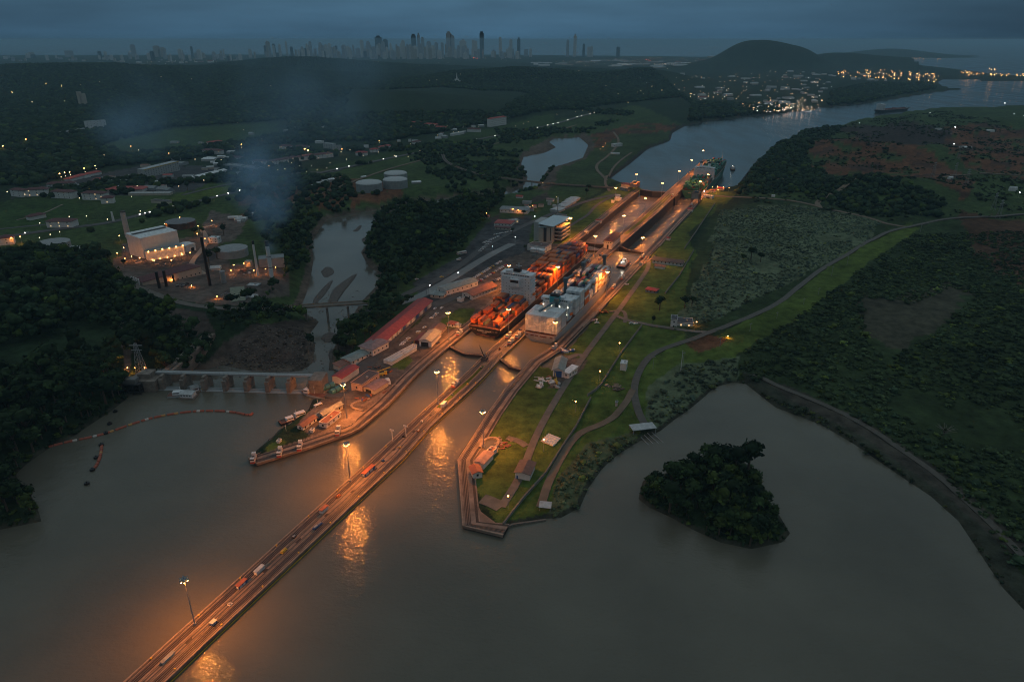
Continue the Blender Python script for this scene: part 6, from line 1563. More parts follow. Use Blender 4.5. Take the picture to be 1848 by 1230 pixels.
# slipway, floating boom
def boat_boom(name, px, n, lab, grp, colf):
    pts = resample([gz(a, b, 0) for a, b in smooth_line(px, 2)], 1.0); L = len(pts)-1
    fm = {c: MB().tube((-1.1,0,.2),(1.1,0,.2),.95,.95,10).tube((-1.4,0,.2),(-1.1,0,.2),.5,.9,10).tube((1.1,0,.2),(1.4,0,.2),.9,.5,10) for c in (1,)}[1]
    mm = {c: fm.mesh('float', mat('float_'+c, v, var=.2)) for c, v in (('orange red',(0.34,0.09,0.05)),('yellow',(0.45,0.25,0.08)),('white',(0.5,0.47,0.42)))}
    for i in range(n):
        k = min(L, int(L*(i+.5)/n)); a = pts[max(k-1,0)]; b = pts[min(k+1,L)]; c = colf(i)
        tag(link('boom_float', mm[c], None, (*pts[k], 0), math.atan2(b[1]-a[1], b[0]-a[0])), f'{c} boom float, {nth(i+1)} along {lab}', 'float', grp)
boat_boom('boom', [(90,806),(120,798),(150,792),(190,783),(230,768),(270,755),(310,747),(350,742),(390,741),(425,744),(450,750),(455,746)], 49, 'the long boom from the left shore', 'floats of the long boom', lambda i: 'white' if i in (5,9,21,33,40) else 'yellow' if i in (13,17,25,28) else 'orange red')
boat_boom('boom', [(184,802),(182,820),(176,838),(167,848)], 12, 'the short loose boom from its far end', 'floats of the short boom', lambda i: 'yellow' if i == 4 else 'orange red')
for a, b, lab in ((191,782,'dark buoy against the long boom'),(183,803,'dark buoy at the far end of the short boom'),(167,848,'dark buoy at the near end of the short boom'),(157,873,'lone dark buoy below the short boom'),(198,765,'dark buoy above the long boom'),(174,826,'dark buoy beside the middle of the short boom'),(208,743,'dark buoy nearest the left shore')):
    tag(link('mooring_buoy', MB().cyl(0,0,-.5,1.2,1.6,1.5,10).cyl(0,0,1.2,2,.3,.3,6).mesh('mooring_buoy', M_BLACK), None, (*gz(a,b,0), 0)), lab, 'buoy')
# ================================================================== boats, locomotives, vehicles
def boat(label, p, az, L, B, m, zc=0, cabins=((.55,.3,2.6),), name='workboat', cm=M_SHIPW, extra=None, cat='boat'):
    x, y = gz(*p, zc); t = thing(name, label, cat, (x, y, zc), -R(az)); h = B/2
    st = [(0,[h*.8,h*.9,h*.95],[0,0,0]),(L*.3,[h*.9,h,h],[0,0,0]),(L*.7,[h*.85,h*.98,h],[0,0,0]),(L*.9,[h*.4,h*.6,h*.72],[0,.2,.4]),(L,[.05,h*.12,h*.25],[0,.3,.7])]
    b, top = loft(st, [-1, .6, 1.7]); part('hull', b, m, t)
    d = MB(); d.v = [(b.v[i][0]*.97, b.v[i][1], 1.45) for i in top]; d.f = [tuple(range(len(top)))]; part('deck', d, M_DECK, t)
    for c, w, hh in cabins:
        part('cabin', MB().box(-h*.6, h*.6, L*(c-w/2), L*(c+w/2), 1.4, 1.4+hh), cm, t)
        part('cabin_window', MB().box(-h*.62, h*.62, L*(c-w/2)+.3, L*(c+w/2)-.3, 1.4+hh*.6, 1.4+hh*.85), M_WIN, t)
    part('mast', MB().cyl(0, L*.5, 1.4, 8, .12, .07, 5).box(-1, 1, L*.5-.06, L*.5+.06, 6.4, 6.55), M_SHIPW, t)
    if extra: extra(t)
    return t
def tugx(t):
    part('funnel', MB().cyl(-2.2, 11, 3.5, 8, .7, .7, 8).cyl(2.2, 11, 3.5, 8, .7, .7, 8), M_BLACK, t)
    part('wheelhouse', MB().box(-2, 2, 14.5, 18.5, 4.5, 7.2), M_SHIPW, t); part('fender', MB().tube((-4.9,1,1.6),(4.9,1,1.6),.5,.5,6).tube((4.9,1,1.6),(5,22,1.8),.45,.45,6).tube((-4.9,1,1.6),(-5,22,1.8),.45,.45,6), M_RUBB, t)
    part('deck_lamp', MB().sphere(-1.5,8,4.6,.4,6,4).sphere(2,13,7.6,.35,6,4), M_LAMPW, t); link('deck_glow', lamp_data('tug_lamp', 900, .3, (1,.9,.7)), t, (0, 9, 8))
    part('rust_deck', MB().box(-3.4, 3.4, 2, 8, 1.5, 1.62), mat('orange_deck', (0.35,0.10,0.04)), t)
boat('black tugboat with white wheelhouse waiting in the right lane before the gate', (1120,484), 23, 30, 11, M_BLACK, 0.3, ((.5,.34,3.2),), 'tugboat', extra=tugx, cat='tugboat')
boat('small dark tug with bright deck lamps out on the sea channel', (1322,304), 195, 28, 10, M_BLACK, SEA, ((.5,.4,4),), 'tugboat', extra=tugx, cat='tugboat')
boat('white pilot launch moored left of the pier pontoon', (505,766), 52, 24, 6, M_SHIPB, 0, ((.62,.3,3.4),(.3,.22,2.2)), 'pilot_launch')
boat('small white launch moored above the pier boathouse', (561,743), 40, 13, 4, M_SHIPB, 0, ((.5,.45,2.4),), 'pilot_launch')
boat('small open boat at the tip pontoon', (501,790), 48, 13, 4, mat('boat_red',(0.2,0.06,0.05)), 0, ((.4,.2,1.5),))
boat('grey landing craft moored below the turquoise pipes', (590,718), -68, 22, 7, M_SHIPG, 0, ((.8,.2,3),))
boat('dark dredge boat moored against the dam piers', (304,715), 80, 18, 7, M_SHIPG, 0, ((.4,.4,2.4),))
def houseboat(label, A, B, d, rc):
    ax, ay = gz(*A, 0); bx, by = gz(*B, 0); L = math.hypot(bx-ax, by-ay); t = thing('houseboat', label, 'houseboat', (ax, ay, 0), math.atan2(by-ay, bx-ax))
    part('pontoon', MB().box(0, L, 0, d, -.6, .9), M_DAM, t); part('cabin', MB().box(1, L-1, 1, d-1, .9, 4), M_SHIPW, t)
    r = MB(); r.v = [(.3,.3,3.9),(L-.3,.3,3.9),(L-.3,d/2,5),(.3,d/2,5),(L-.3,d-.3,3.9),(.3,d-.3,3.9)]; r.f = [(0,1,2,3),(3,2,4,5)]; part('roof', r, rmat(rc), t)
    for k in range(4): x = 1.6+k*(L-4)/3.4; part('window', MB().box(x, x+1, .93, 1.0, 2, 3), M_WIN, t)
houseboat('white houseboat with grey roof moored in front of the dam', (322,720), (349,721), 8, 'pale'); houseboat('covered grey barge moored right of the white houseboat', (347,711), (363,706), 8, 'grey')
t = thing('oil_tanker', 'dark tanker with white stern house on the far channel', 'ship', (*gz(1583,203,SEA), SEA), -R(62)); hull(t, 190, 30, 9, M_SHIPB, M_DECK)
superstructure(t, 8, 16, 27, 9, 27, M_SHIPW, 32, 5); part('funnel', MB().box(-3,3,3,8,24,33), M_SHIPW, t); part('pipe_rack', MB().box(-2,2,40,165,10,12.5).box(-8,8,98,102,10,14), mat('pipe_red',(0.2,.05,.04)), t); part('foremast', MB().cyl(0,170,9,24,.4,.3,6), M_SHIPW, t)
# pier pontoons and pier buildings
def deckbox(name, label, px, z0, z1, m, cat):
    pts = [gz(a, b, z1) for a, b in px]; o = pts[0]; t = thing(name, label, cat, (*o, 0)); part('deck', MB().prism(local(pts, o), z0, z1), m, t)
    f = MB()
    for a, b in zip(pts, pts[1:]+pts[:1]): f.tube((a[0]-o[0],a[1]-o[1],z1),(b[0]-o[0],b[1]-o[1],z1),.25,.25,4)
    part('rubbing_strip', f, M_RUBB, t)
deckbox('pontoon', 'grey floating pontoon beside the pilot launch', [(518,765),(535,755),(560,758),(566,764),(538,770)], -.5, 1, M_PATH, 'pontoon')
deckbox('pontoon', 'grey tip pontoon reaching to the small open boat', [(484,793),(512,781),(520,786),(492,800)], -.5, 1, M_PATH, 'pontoon')
bld('boathouse with grey gable roof on the pier', (576,757), (584,760), 19, 5, 'gable', 'cream', 'grey', 1, wsp=5, ridge=1.4)
bld('narrow grey-roofed store left of the pier boathouse', (556,764), (563,766), 17, 3, 'gable', 'cream', 'grey', 0, ridge=.7)
bld('pier house with rusty red roof next to the pontoon', (537,776), (548,779), 14, 4, 'gable', 'white', 'rust', 1, wsp=4, ridge=1.2)
bld('pier office with flat rusty roof and white walls beside the rails', (577,771.5), (590,774.5), 17, 4, 'flat', 'white', 'rust', 1, wsp=5)
bld('little white kiosk on the pier tip lawn', (500,803), (505,803.5), 3, 2.6, 'flat', 'white', 'pale', 0); bld('second little kiosk on the pier tip lawn', (560,783), (565,783.5), 3, 2.6, 'flat', 'white', 'pale', 0)
# turquoise dredge pipes
for a, b, lab in (((578,706),(603,697),'left turquoise covered pipe barge beside the dam abutment'),((597,712),(620,700),'right turquoise covered pipe barge beside the slipway')):
    ax, ay = gz(*a, 1.5); bx, by = gz(*b, 1.5); L = math.dist((ax,ay),(bx,by)); t = thing('pipe_barge', lab, 'barge', (ax, ay, .8), math.atan2(by-ay, bx-ax)); part('pontoon', MB().box(-1, L+1, -3.4, 3.4, -1, .6), M_DAM, t)
    part('tube', MB().tube((0,0,2.6),(L,0,2.6),2.3,2.3,12), mat('turquoise_tarp', (0.05,0.19,0.21), var=.25), t); part('hoop', sum_ if False else MB().tube((L*.3,0,2.6),(L*.3+.4,0,2.6),2.45,2.45,12).tube((L*.65,0,2.6),(L*.65+.4,0,2.6),2.45,2.45,12), M_BLACK, t)
# locomotives
def loco():
    t = thing('towing_locomotive', '', 'locomotive', (0,0,0)); t.scale = (.9,)*3; part('body', MB().box(-1.5,1.5,-5,5,.7,2.5).box(-1.2,1.2,-1.6,1.6,2.5,3.1), mat('loco_silver',(0.34,0.36,0.37),var=.15), t)
    for s in (-1, 1):
        c = part('cab', MB().box(-1.4,1.4, min(s*4.8,s*2.6), max(s*4.8,s*2.6), 2.5, 4.6), M_WHITE, t); part('cab_window', MB().box(-1.44,1.44,min(s*4.84,s*3.2),max(s*4.84,s*3.2),3.3,4.2), M_WIN, c)
        part('stripe', MB().box(-1.53,1.53,min(s*5.03,s*4.2),max(s*5.03,s*4.2),.9,2.2), mat('loco_red',(0.40,0.06,0.03)), t)
    part('winch', MB().cyl(0,0,3.1,3.7,1,1,8), M_BLACK, t); part('beacon', MB().sphere(0,4.2,4.9,.22,6,4), M_YELL, t); part('wheel', MB().box(-1.45,1.45,-4.4,-3.2,.2,.8).box(-1.45,1.45,3.2,4.4,.2,.8), M_BLACK, t)
    return remember(t)
LP = loco(); first = True
LOCOS = [(30,-15.8,0,'left bank at the black ship stern'),(41,27.5,0,'centre wall right of the black ship stern'),(30,34.5,0,'centre wall left of the grey ship stern'),(44,35.5,0,'centre wall just ahead of that one'),(34,73.6,0,'right bank at the grey ship stern'),
 (235,24.5,0,'centre wall beside the black ship containers'),(285,25.2,0,'centre wall ahead of the black ship bow'),(-153,-13,28,'left bank before the round basin'),(-178,-24.5,32,'left bank beside the pier office'),(-189,-31.5,34,'left bank halfway along the pier'),(-201,-42,34,'left bank at the pier tip'),
 (206,77.8,0,'right bank beside the grey ship bow'),(240,78.5,0,'right bank ahead of the grey ship'),(640,84.5,0,'right bank near the far red roofed hut'),(700,42,0,'centre wall beside the last gate'),(328,80,0,'right bank by the pale curb start'),(-60,27.5,0,'centre wall by the grass strips')]
for u, v, da, lab in LOCOS:
    lab = 'towing locomotive on the ' + lab; p = (*uv(u, v), 2.3); rz = YAW - R(da)*(-1 if u < -140 and v < 0 else 1)
    if first: LP.location = p; LP.rotation_euler = (0,0,rz); LP['label'] = lab; LP['group'] = 'towing locomotives on the lock walls'; first = False
    else: dup(LP, p, rz, lab, 'towing locomotives on the lock walls')
# sheds, rail cars and gear on the centre wall
def wallbox(label, u, v, w, l, h, wc, rc, name='rail_shed', cat='shed', rz=0):
    w, l, h = w*.72, l*.62, h*.72
    t = thing(name, label, cat, (*uv(u, v), 2.2), YAW+rz); part('body', MB().box(-w/2, w/2, 0, l, 0, h), wc, t); part('roof', MB().box(-w/2-.2, w/2+.2, -.2, l+.2, h, h+.3), rc, t)
    part('panel', MB().box(w/2, w/2+.06, l*.1, l*.4, .4, h-.4).box(w/2, w/2+.06, l*.5, l*.75, .4, h-.4).box(-w*.3, w*.3, -.06, 0, .4, h-.3), mat('door_white',(0.6,0.6,0.6)), t); return t
BLU, ORR = mat('door_blue',(0.02,0.08,0.24)), rmat('orange')
wallbox('long blue and white shed with orange roof on the centre wall', -188, 31.5, 3.6, 17, 3, BLU, ORR); wallbox('white cabin with orange roof on the centre wall', -227, 30, 2.8, 9, 2.8, M_WHITE, ORR)
wallbox('blue and white cabin with orange roof between two masts', -290, 29.5, 2.8, 9, 2.8, BLU, ORR); wallbox('white walled blue cabin just ahead of the orange-roofed one', -279, 30.5, 2.6, 9, 2.6, M_WHITE, rmat('pale'))
wallbox('blue and pale equipment box below the lowest mast', -312, 35, 2.4, 4, 2, BLU, rmat('pale')); wallbox('long open white trough on the lower centre wall', -336, 31.5, 2.2, 10, 1.2, M_WHITE, rmat('grey')); wallbox('blue kiosk with pale roof at the bottom of the photo', -362, 31, 2.6, 5, 2.8, BLU, rmat('pale'))
wallbox('white box trailer at the start of the grass strip', -94, 34, 3, 9, 3.4, M_WHITE, rmat('white'))
for i, (u, v, l) in enumerate(((-240,35,16),(-262,32,10),(-250,29.5,5),(-212,29.5,8),(-300,33.5,5),(-170,33,4),(-152,34,4),(-140,30,3),(-130,35,5),(-118,31,3),(-75,32,3),(-55,35,3),(-25,32,3),(15,30.5,2.5),(22,33,3),(60,30,2.5),(110,31,3),(150,32,2.5),(210,31,3),(260,30,3),(300,33,2.5),(325,30,3))):
    c = [('blue',BLU),('yellow',M_YELL),('dark',M_BLACK),('orange',mat('machine_orange',(0.4,0.12,0.03))),('white',M_WHITE)][i % 5]
    t = thing('equipment_cart', f'{c[0]} equipment cart, {nth(i+1)} piece of gear up the centre wall', 'cart', (*uv(u, v), 2.25), YAW+rng.uniform(-.1,.1), 'gear left on the centre wall')
    l *= .5; t.scale = (.8,)*3
    part('bed', MB().box(-1.1, 1.1, 0, l, .4, .9), c[1], t); part('load', MB().box(-.8, .8, l*.1, l*.5, .9, 1.7).tube((0, l*.6, 1.2), (0, l*.95, 1.2), .5, .5, 8), c[1] if i % 2 else M_POLE, t); part('wheel', MB().box(-1.2,1.2,l*.1,l*.1+.5,0,.4).box(-1.2,1.2,l*.8,l*.8+.5,0,.4), M_BLACK, t)
pm = MB().cyl(0,0,0,.7,.35,.3,8).cyl(0,0,.7,.95,.5,.45,8).mesh('bollard', M_YELL); n = 0
for ed, off, side, u0, u1 in ((cwL,1.3,'left edge of the centre wall',-440,340),(cwR,-1.3,'right edge of the centre wall',-440,340)):
    for k, u in enumerate(range(u0, u1, 26)):
        tag(link('bollard', pm, None, (*uv(u, interp(ed, u)+off), 2.2), 0), f'yellow mooring bollard on the {side}, {nth(k+1)} from the bottom', 'bollard', 'mooring bollards on the centre wall')
for k, (u, v) in enumerate(((-146,25.5),(-138,31))):
    t = thing('post_signal', f'{["left","right"][k]} white arrow post standing on the centre wall', 'signal', (*uv(u, v), 2.2), YAW); part('post', MB().cyl(0,0,0,8.5,.35,.3,6), M_WHITE, t); part('arm', MB().box(-1.5,1.5,-.2,.2,7.5,8.6), M_WHITE, t)
# cars
def car(col, name):
    t = thing('parked_car', '', 'car', (0,0,0)); b = MB().box(-.88,.88,-2.2,2.2,.35,.95); n = len(b.v)
    b.v += [(-.82,-1.7,.95),(.82,-1.7,.95),(.82,1.2,.95),(-.82,1.2,.95),(-.68,-1.2,1.48),(.68,-1.2,1.48),(.68,.5,1.48),(-.68,.5,1.48)]; b.f += [(n,n+1,n+5,n+4),(n+1,n+2,n+6,n+5),(n+2,n+3,n+7,n+6),(n+3,n,n+4,n+7),(n+4,n+5,n+6,n+7)]
    part('body', b, mat('car_'+name, col, rough=.3, var=0), t); part('window', MB().box(-.84,.84,-1.3,.75,1.0,1.35), M_WIN, t); part('wheel', MB().box(-.9,.9,-1.6,-1,0,.6).box(-.9,.9,1.1,1.7,0,.6), M_BLACK, t)
    return remember(t)
CARC = {'white':(0.62,0.63,0.63),'silver':(0.36,0.38,0.39),'yellow':(0.55,0.38,0.06),'dark blue':(0.03,0.05,0.1),'red':(0.3,0.03,0.02)}
CP = {c: car(v, c.replace(' ','_')) for c, v in CARC.items()}; cu = set(); cc = {}
def put_car(c, p, az, lab, grp):
    x, y, z = gp(*p); z = ground_at(x, y) if z < 1 else z; z += .38
    if c in cu: return dup(CP[c], (x, y, z), -R(az), lab, grp)
    cu.add(c); o = CP[c]; o.location = (x, y, z); o.rotation_euler = (0,0,-R(az)); o['label'] = lab; o['group'] = grp
LOT = random.Random(3)
rows = [((845,509),(905,472),'front row of the visitor lot',22,-60),((852,516),(915,478),'second row of the visitor lot',20,-60),((868,520),(930,490),'visitor lot row nearest the black ship',14,-60),((872,440),(905,425),'upper gravel lot below the crimson roof',9,60),((865,455),(885,437),'edge row of the upper gravel lot',6,60),((890,425),(925,418),'back row of the upper gravel lot',7,20)]
for a, b, nm, n, az in rows:
    for k in range(n):
        f = (k+.5+LOT.uniform(-.2,.2))/n; c = LOT.choices(list(CARC), [10,5,2 if 'visitor' in nm else 0.1,1.5,.6])[0]
        put_car(c, (a[0]+(b[0]-a[0])*f, a[1]+(b[1]-a[1])*f), 23+az, f'{c} car, {nth(k+1)} from left, {nm}', 'cars in the visitor lots')
for c, p, az, lab in (('white',(785,558),23,'white car at the corner opposite the long shed'),('white',(797,557),23,'white car beside the corner car opposite the long shed'),('white',(788,567),60,'upper white car in the pair on the lawn edge'),('silver',(785,571),60,'silver car in the trio on the lawn edge'),('white',(779,575),60,'lowest white car on the lawn edge'),
 ('white',(737,612),60,'upper white car left of the workshop'),('silver',(732,617),60,'silver car left of the workshop'),('white',(728,620),60,'middle white car left of the workshop'),('white',(725,623.5),60,'lowest white car left of the workshop'),('white',(766,592),30,'white car on the drive above the workshop'),('white',(755,600),60,'white car left of the brown roofed shed'),
 ('white',(641,667),30,'white car below the low grey roof'),('silver',(637,664),30,'silver car below the low grey roof'),('white',(814,532),30,'white car beside the ribbed grey warehouse'),('white',(1139,584.5),70,'left car of the pair on the right lawn path'),('white',(1147,585.5),70,'right car of the pair on the right lawn path'),
 ('white',(1077,584),80,'white pickup by the scrap pile on the right lawn'),('white',(1131,514.5),80,'white car on the lawn beyond the path bend'),('dark blue',(790,620),30,'dark car between the workshop and the rails'),('white',(752,505),50,'white car at the wood edge lay-by'),('yellow',(797,501),60,'yellow car on the pale road'),('white',(1083,270),20,'white car on the far left lawn')):
    put_car(c, p, az, lab, 'single parked cars')
t = thing('coach', 'white coach driving down the road beside the mangrove wood', 'bus', (*gp(833,459)[:2], 1.9), YAW-R(30)); part('body', MB().box(-1.3,1.3,-6.5,6.5,.5,3.4), M_WHITE, t); part('window', MB().box(-1.34,1.34,-6.2,6.0,1.7,2.6).box(-1.1,1.1,-6.54,-6.4,1.4,2.8), M_WIN, t); part('wheel', MB().box(-1.32,1.32,-4.5,-3.5,0,.9).box(-1.32,1.32,3.5,4.5,0,.9), M_BLACK, t)
t = thing('minibus', 'white minibus following the coach on the pale road', 'van', (*gp(828,470)[:2], 1.9), YAW-R(30)); part('body', MB().box(-1,1,-2.8,2.8,.4,2.3), M_WHITE, t); part('window', MB().box(-1.03,1.03,-2.6,2.2,1.3,1.9), M_WIN, t); part('wheel', MB().box(-1.02,1.02,-1.9,-1.2,0,.7).box(-1.02,1.02,1.2,1.9,0,.7), M_BLACK, t)
# truck crane, excavators, pipe half, tarps
def crane_truck(label, p, rz, s=1.0, m=M_YELL, up=9):
    x, y, z = gp(*p); t = thing('truck_crane', label, 'crane', (x, y, z+.35), rz); t.scale = (s,)*3
    part('chassis', MB().box(-1.4,1.4,-6,6,.7,1.7).box(-1.3,1.3,4,6,1.7,3), m, t); part('wheel', MB().box(-1.5,1.5,-5,-3.8,0,1.1).box(-1.5,1.5,-2.5,-1.3,0,1.1).box(-1.5,1.5,3,4.2,0,1.1), M_BLACK, t)
    part('turret', MB().box(-1.3,1.3,-4.5,-1,1.7,3.4), m, t); part('jib', MB().tube((0,-3.5,3.2),(0,9,up),.6,.4,4), m, t); part('outrigger', MB().box(-3.4,3.4,-6,-5.6,.2,.6).box(-3.4,3.4,2,2.4,.2,.6), m, t)
crane_truck('yellow truck crane parked with its jib raised in the yard', (685,678), R(-70), 1.0, M_YELL, 6); crane_truck('orange excavator standing on the lawn beside the pale curb', (1089,565), R(100), .7, mat('machine_orange',(0.4,0.12,0.03)), 5); crane_truck('yellow excavator in front of the blue-door workshop', (1004,691), R(10), .6, M_YELL, 11); crane_truck('yellow derrick beside the site cabins', (747,632), R(0), .5, M_YELL, 14)
x, y, z = gp(696,692); t = thing('pipe_section', 'white half-round pipe section standing in the yard', 'pipe', (x, y, z+.3), R(-60)); a = MB()
for k in range(8):
    a0, a1 = math.pi*k/8, math.pi*(k+1)/8; a.quad((4*math.cos(a0),0,4*math.sin(a0)),(4*math.cos(a1),0,4*math.sin(a1)),(4*math.cos(a1),3,4*math.sin(a1)),(4*math.cos(a0),3,4*math.sin(a0)))
    a.quad((4*math.cos(a0),0,4*math.sin(a0)),(4*math.cos(a1),0,4*math.sin(a1)),(3.5*math.cos(a1),0,3.5*math.sin(a1)),(3.5*math.cos(a0),0,3.5*math.sin(a0)))
part('shell', a, M_WHITE, t)
# scrap heaps: irregular piles of plates and beams, one thing each
def heap(label, p, r, n, cols, name='scrap_heap', h=1.6):
    x, y, z = gp(*p); t = thing(name, label, 'scrap', (x, y, z+.2)); q = random.Random(n+int(p[0]))
    for i, (cn, m) in enumerate(cols):
        b = MB()
        for k in range(n):
            cx, cy = q.gauss(0, r*.5), q.gauss(0, r*.5); l, w, hh, a = q.uniform(.5,2.6), q.uniform(.3,1.2), q.uniform(.2,h), q.uniform(0,3.1); c, s = math.cos(a), math.sin(a)
            b.prism([(cx+c*l-s*w,cy+s*l+c*w),(cx-c*l-s*w,cy-s*l+c*w),(cx-c*l+s*w,cy-s*l-c*w),(cx+c*l+s*w,cy+s*l-c*w)], 0, hh)
        part(cn, b, m, t)
RU = mat('rust',(0.16,0.06,0.03),var=.4)
heap('blue tarp and orange crates on the slipway yard', (655,720), 5, 5, [('tarp',BLU),('crate',mat('machine_orange',(0.4,0.12,0.03))),('plate',RU)])
heap('pile of old tyres and pipes beside the truck crane', (676,667), 6, 9, [('tyre',M_BLACK),('pipe',RU)]); heap('orange digger parts right of the tyre pile', (701,672), 3, 5, [('part',mat('machine_orange',(0.4,0.12,0.03))),('frame',M_BLACK)])
heap('blue and white boats and gear beside the right lane rails', (1022,634), 5, 5, [('tarp',BLU),('crate',M_WHITE),('plate',RU)]); heap('white rail parts scattered beside the blue-door workshop', (987,686), 8, 8, [('plate',M_WHITE),('beam',M_POLE),('rust_plate',RU)], h=.9); heap('grey machine parts in front of the workshop apron', (1001,697), 4, 6, [('part',M_POLE),('plate',M_WALL)])
heap('white machine left on the lower wall lawn', (976,698), 3, 5, [('part',M_POLE),('cab',M_WHITE)]); heap('rubble and white frame in the dug earth by the basin', (905,798), 8, 9, [('slab',M_WALL),('plate',RU)], h=.6); heap('log and beam pile between the paths', (1115,698), 7, 8, [('beam',M_WALL),('log',M_BARK)], h=.8)
heap('red and white gear beside the orange excavator', (1072,578), 4, 5, [('board',mat('pale_red',(0.35,.12,.1))),('crate',M_WHITE)]); heap('rails and plates beside the left lane wall', (700,706), 9, 7, [('plate',RU),('beam',M_WALL)], h=.6)
heap('transformers and switchgear before the white hall, left', (255,478), 12, 16, [('frame',M_POLE),('insulator',M_WALL)], 'switchgear', 4); heap('transformers and switchgear before the white hall, right', (290,484), 13, 16, [('frame',M_POLE),('insulator',M_WALL)], 'switchgear', 4)
heap('dark boilers and pipework in front of the old power house', (325,527), 13, 18, [('boiler',M_GATE),('pipe',M_BLACK),('tank',TGm)], 'pipework', 8); heap('orange lit pumps and pipes below the white stacks', (440,495), 11, 14, [('pump',M_POLE),('pipe',M_GATE),('valve',RU)], 'pipework', 3.5); heap('small machines around the grey silo', (408,505), 8, 10, [('machine',M_POLE),('pipe',M_GATE)], 'pipework', 4)
stack_('grey silo between the old power house and the pipe yard', (405,515), 17, 2.8, 2.8, TGm, TGm, .5, 'silo')
for k, u in enumerate(range(-202, -120, 9)):
    pass
# concrete basin rims
for lab, px in (('concrete rim of the small basin on the left bank', [(655,742),(640,738),(633,735),(637,728),(655,722),(668,720)]),('concrete rim of the small basin by the flared wall', [(866,808),(872,795),(885,790),(900,792),(898,806),(885,812)])):
    pts = smooth_line([gz(a, b, 2) for a, b in px], 2); t = thing('basin', lab, 'basin', (*pts[0], 0)); part('rim', ribbon(MB(), local(pts, pts[0]), .9, -.9, 1, 2.9), M_CURB, t); part('basin_water', MB().poly([(x, y, 2.05) for x, y in local(pts, pts[0])]), WM_LAKE, t)
x0 = gp(996,800)
for k in range(4):
    x, y, z = gp(989+k*3.2, 803-k*3.4-3); t = thing('concrete_trough', f'white concrete trough, {nth(k+1)} from the near end of the row of four', 'trough', (x, y, z+.3), YAW+R(75), 'row of four white troughs'); part('slab', MB().box(-1.2,1.2,-5,5,0,.5), M_WHITE, t); part('lip', MB().box(-1.2,-.9,-5,5,.5,1).box(.9,1.2,-5,5,.5,1), M_WHITE, t)
# boat shelter on the lagoon shore, small lean-to, fence, poles
x, y, z = gp(1158,777); t = thing('boat_shelter', 'open shelter with pale flat roof over jetty piles on the lagoon shore', 'shelter', (x, y, .2), R(12)); part('roof', MB().box(-8,9,-4,4,4.5,4.9), rmat('pale'), t)
for a in (-7.5, 8.5):
    for b in (-3.5, 3.5): part('post', MB().box(a-.15,a+.15,b-.15,b+.15,0,4.5), M_POLE, t)
for k in range(4): part('slip_beam', MB().tube((-4+k*3.4,-3,1.2),(-1+k*3.6,-15,-.4),.22,.22,5), M_POLE, t)
x, y, z = gp(984,917); t = thing('lean_to_shelter', 'small flat grey shelter at the lower tip of the right bank', 'shelter', (x, y, z), R(-8)); part('roof', MB().box(-3.5,3.5,-3,3,2.6,2.8), rmat('pale'), t)
for a in (-3, 3): part('post', MB().box(a-.1,a+.1,-2.6,-2.4,0,2.6).box(a-.1,a+.1,2.4,2.6,0,2.6), M_POLE, t)
def fence(label, px, h=1.9, w=.35, m=M_CURB, name='boundary_wall'):
    pts = [gp(a, b)[:2] for a, b in px]; o = pts[0]; pts = resample(pts, 12); zz = [ground_at(*p) for p in pts]; t = thing(name, label, 'wall', (*o, 0))
    part('wall', ribbon(MB(), local(pts, o), w, -w, [z-1 for z in zz], [z+h for z in zz]), m, t); part('capping', ribbon(MB(), local(pts, o), w+.12, -w-.12, [z+h for z in zz], [z+h+.15 for z in zz]), M_PATH, t)
MF = mat('fence_concrete', (0.20,0.20,0.18), var=.2)
fence('grey boundary wall along the lower right bank lawn', [(908,947),(945,900),(985,855),(1010,815),(1040,770),(1066,720)], m=MF); fence('grey boundary wall between the wall path and the pump box', [(1060,715),(1075,705),(1085,695),(1120,640),(1158,590)], m=MF); fence('grey boundary wall behind the long low right bank building', [(1200,532),(1225,500),(1252,453)], m=MF); fence('grey boundary wall along the far right lawn', [(1235,450),(1262,410),(1290,368)], m=MF)
fence('low dark harbour wall at the lower tip of the right bank', [(905,953),(925,944),(985,934)], 1.2, .5, M_DAM)
pp = None
for k, (a, b) in enumerate(((1232,660),(1298,632),(1352,606),(1400,585),(1448,560),(1475,540),(1500,500),(1528,480),(1660,421),(1178,668))):
    x, y, z = gp(a, b); lab = f'thin pale utility pole, {nth(k+1)} along the curving road'
    if pp is None:
        pp = thing('utility_pole', lab, 'pole', (x, y, z), .4, 'utility poles along the curving road'); part('post', MB().cyl(0,0,0,13,.22,.14,6), M_POLE, pp); part('cross_arm', MB().box(-1.6,1.6,-.1,.1,11.6,11.85), M_POLE, pp); remember(pp)
    else: dup(pp, (x, y, z), .4, lab)
x, y, z = gp(1228,673); t = thing('flag_pole', 'tall white pole on the lower lawn', 'pole', (x, y, z)); part('post', MB().cyl(0,0,0,20,.3,.18,6), M_WHITE, t); part('pole_foot', MB().cyl(0,0,0,.6,.7,.7,8), M_WALL, t)
for k, (a, b) in enumerate(((718,525),(772,532),(969,470))):
    x, y, z = gp(a, b); t = thing('wooden_gantry', f'two-legged line pole {["at the wood edge","by the hipped annex","behind the visitor centre lawn"][k]}', 'pole', (x, y, z)); part('leg', MB().cyl(-1,0,0,15,.2,.15,6), M_GATE, t); part('leg', MB().cyl(1.2,0,0,15,.2,.15,6), M_GATE, t); part('cross_arm', MB().box(-4,4,-.12,.12,13,13.3), M_GATE, t)
x, y, z = gp(1006,395); t = thing('radio_mast', 'tall grey lattice mast behind the visitor centre', 'mast', (x, y, z)); part('mast', MB().cyl(0,0,0,34,.8,.4,4), M_POLE, t); part('panel', MB().box(-1,1,-1,-.6,24,32), M_WHITE, t)
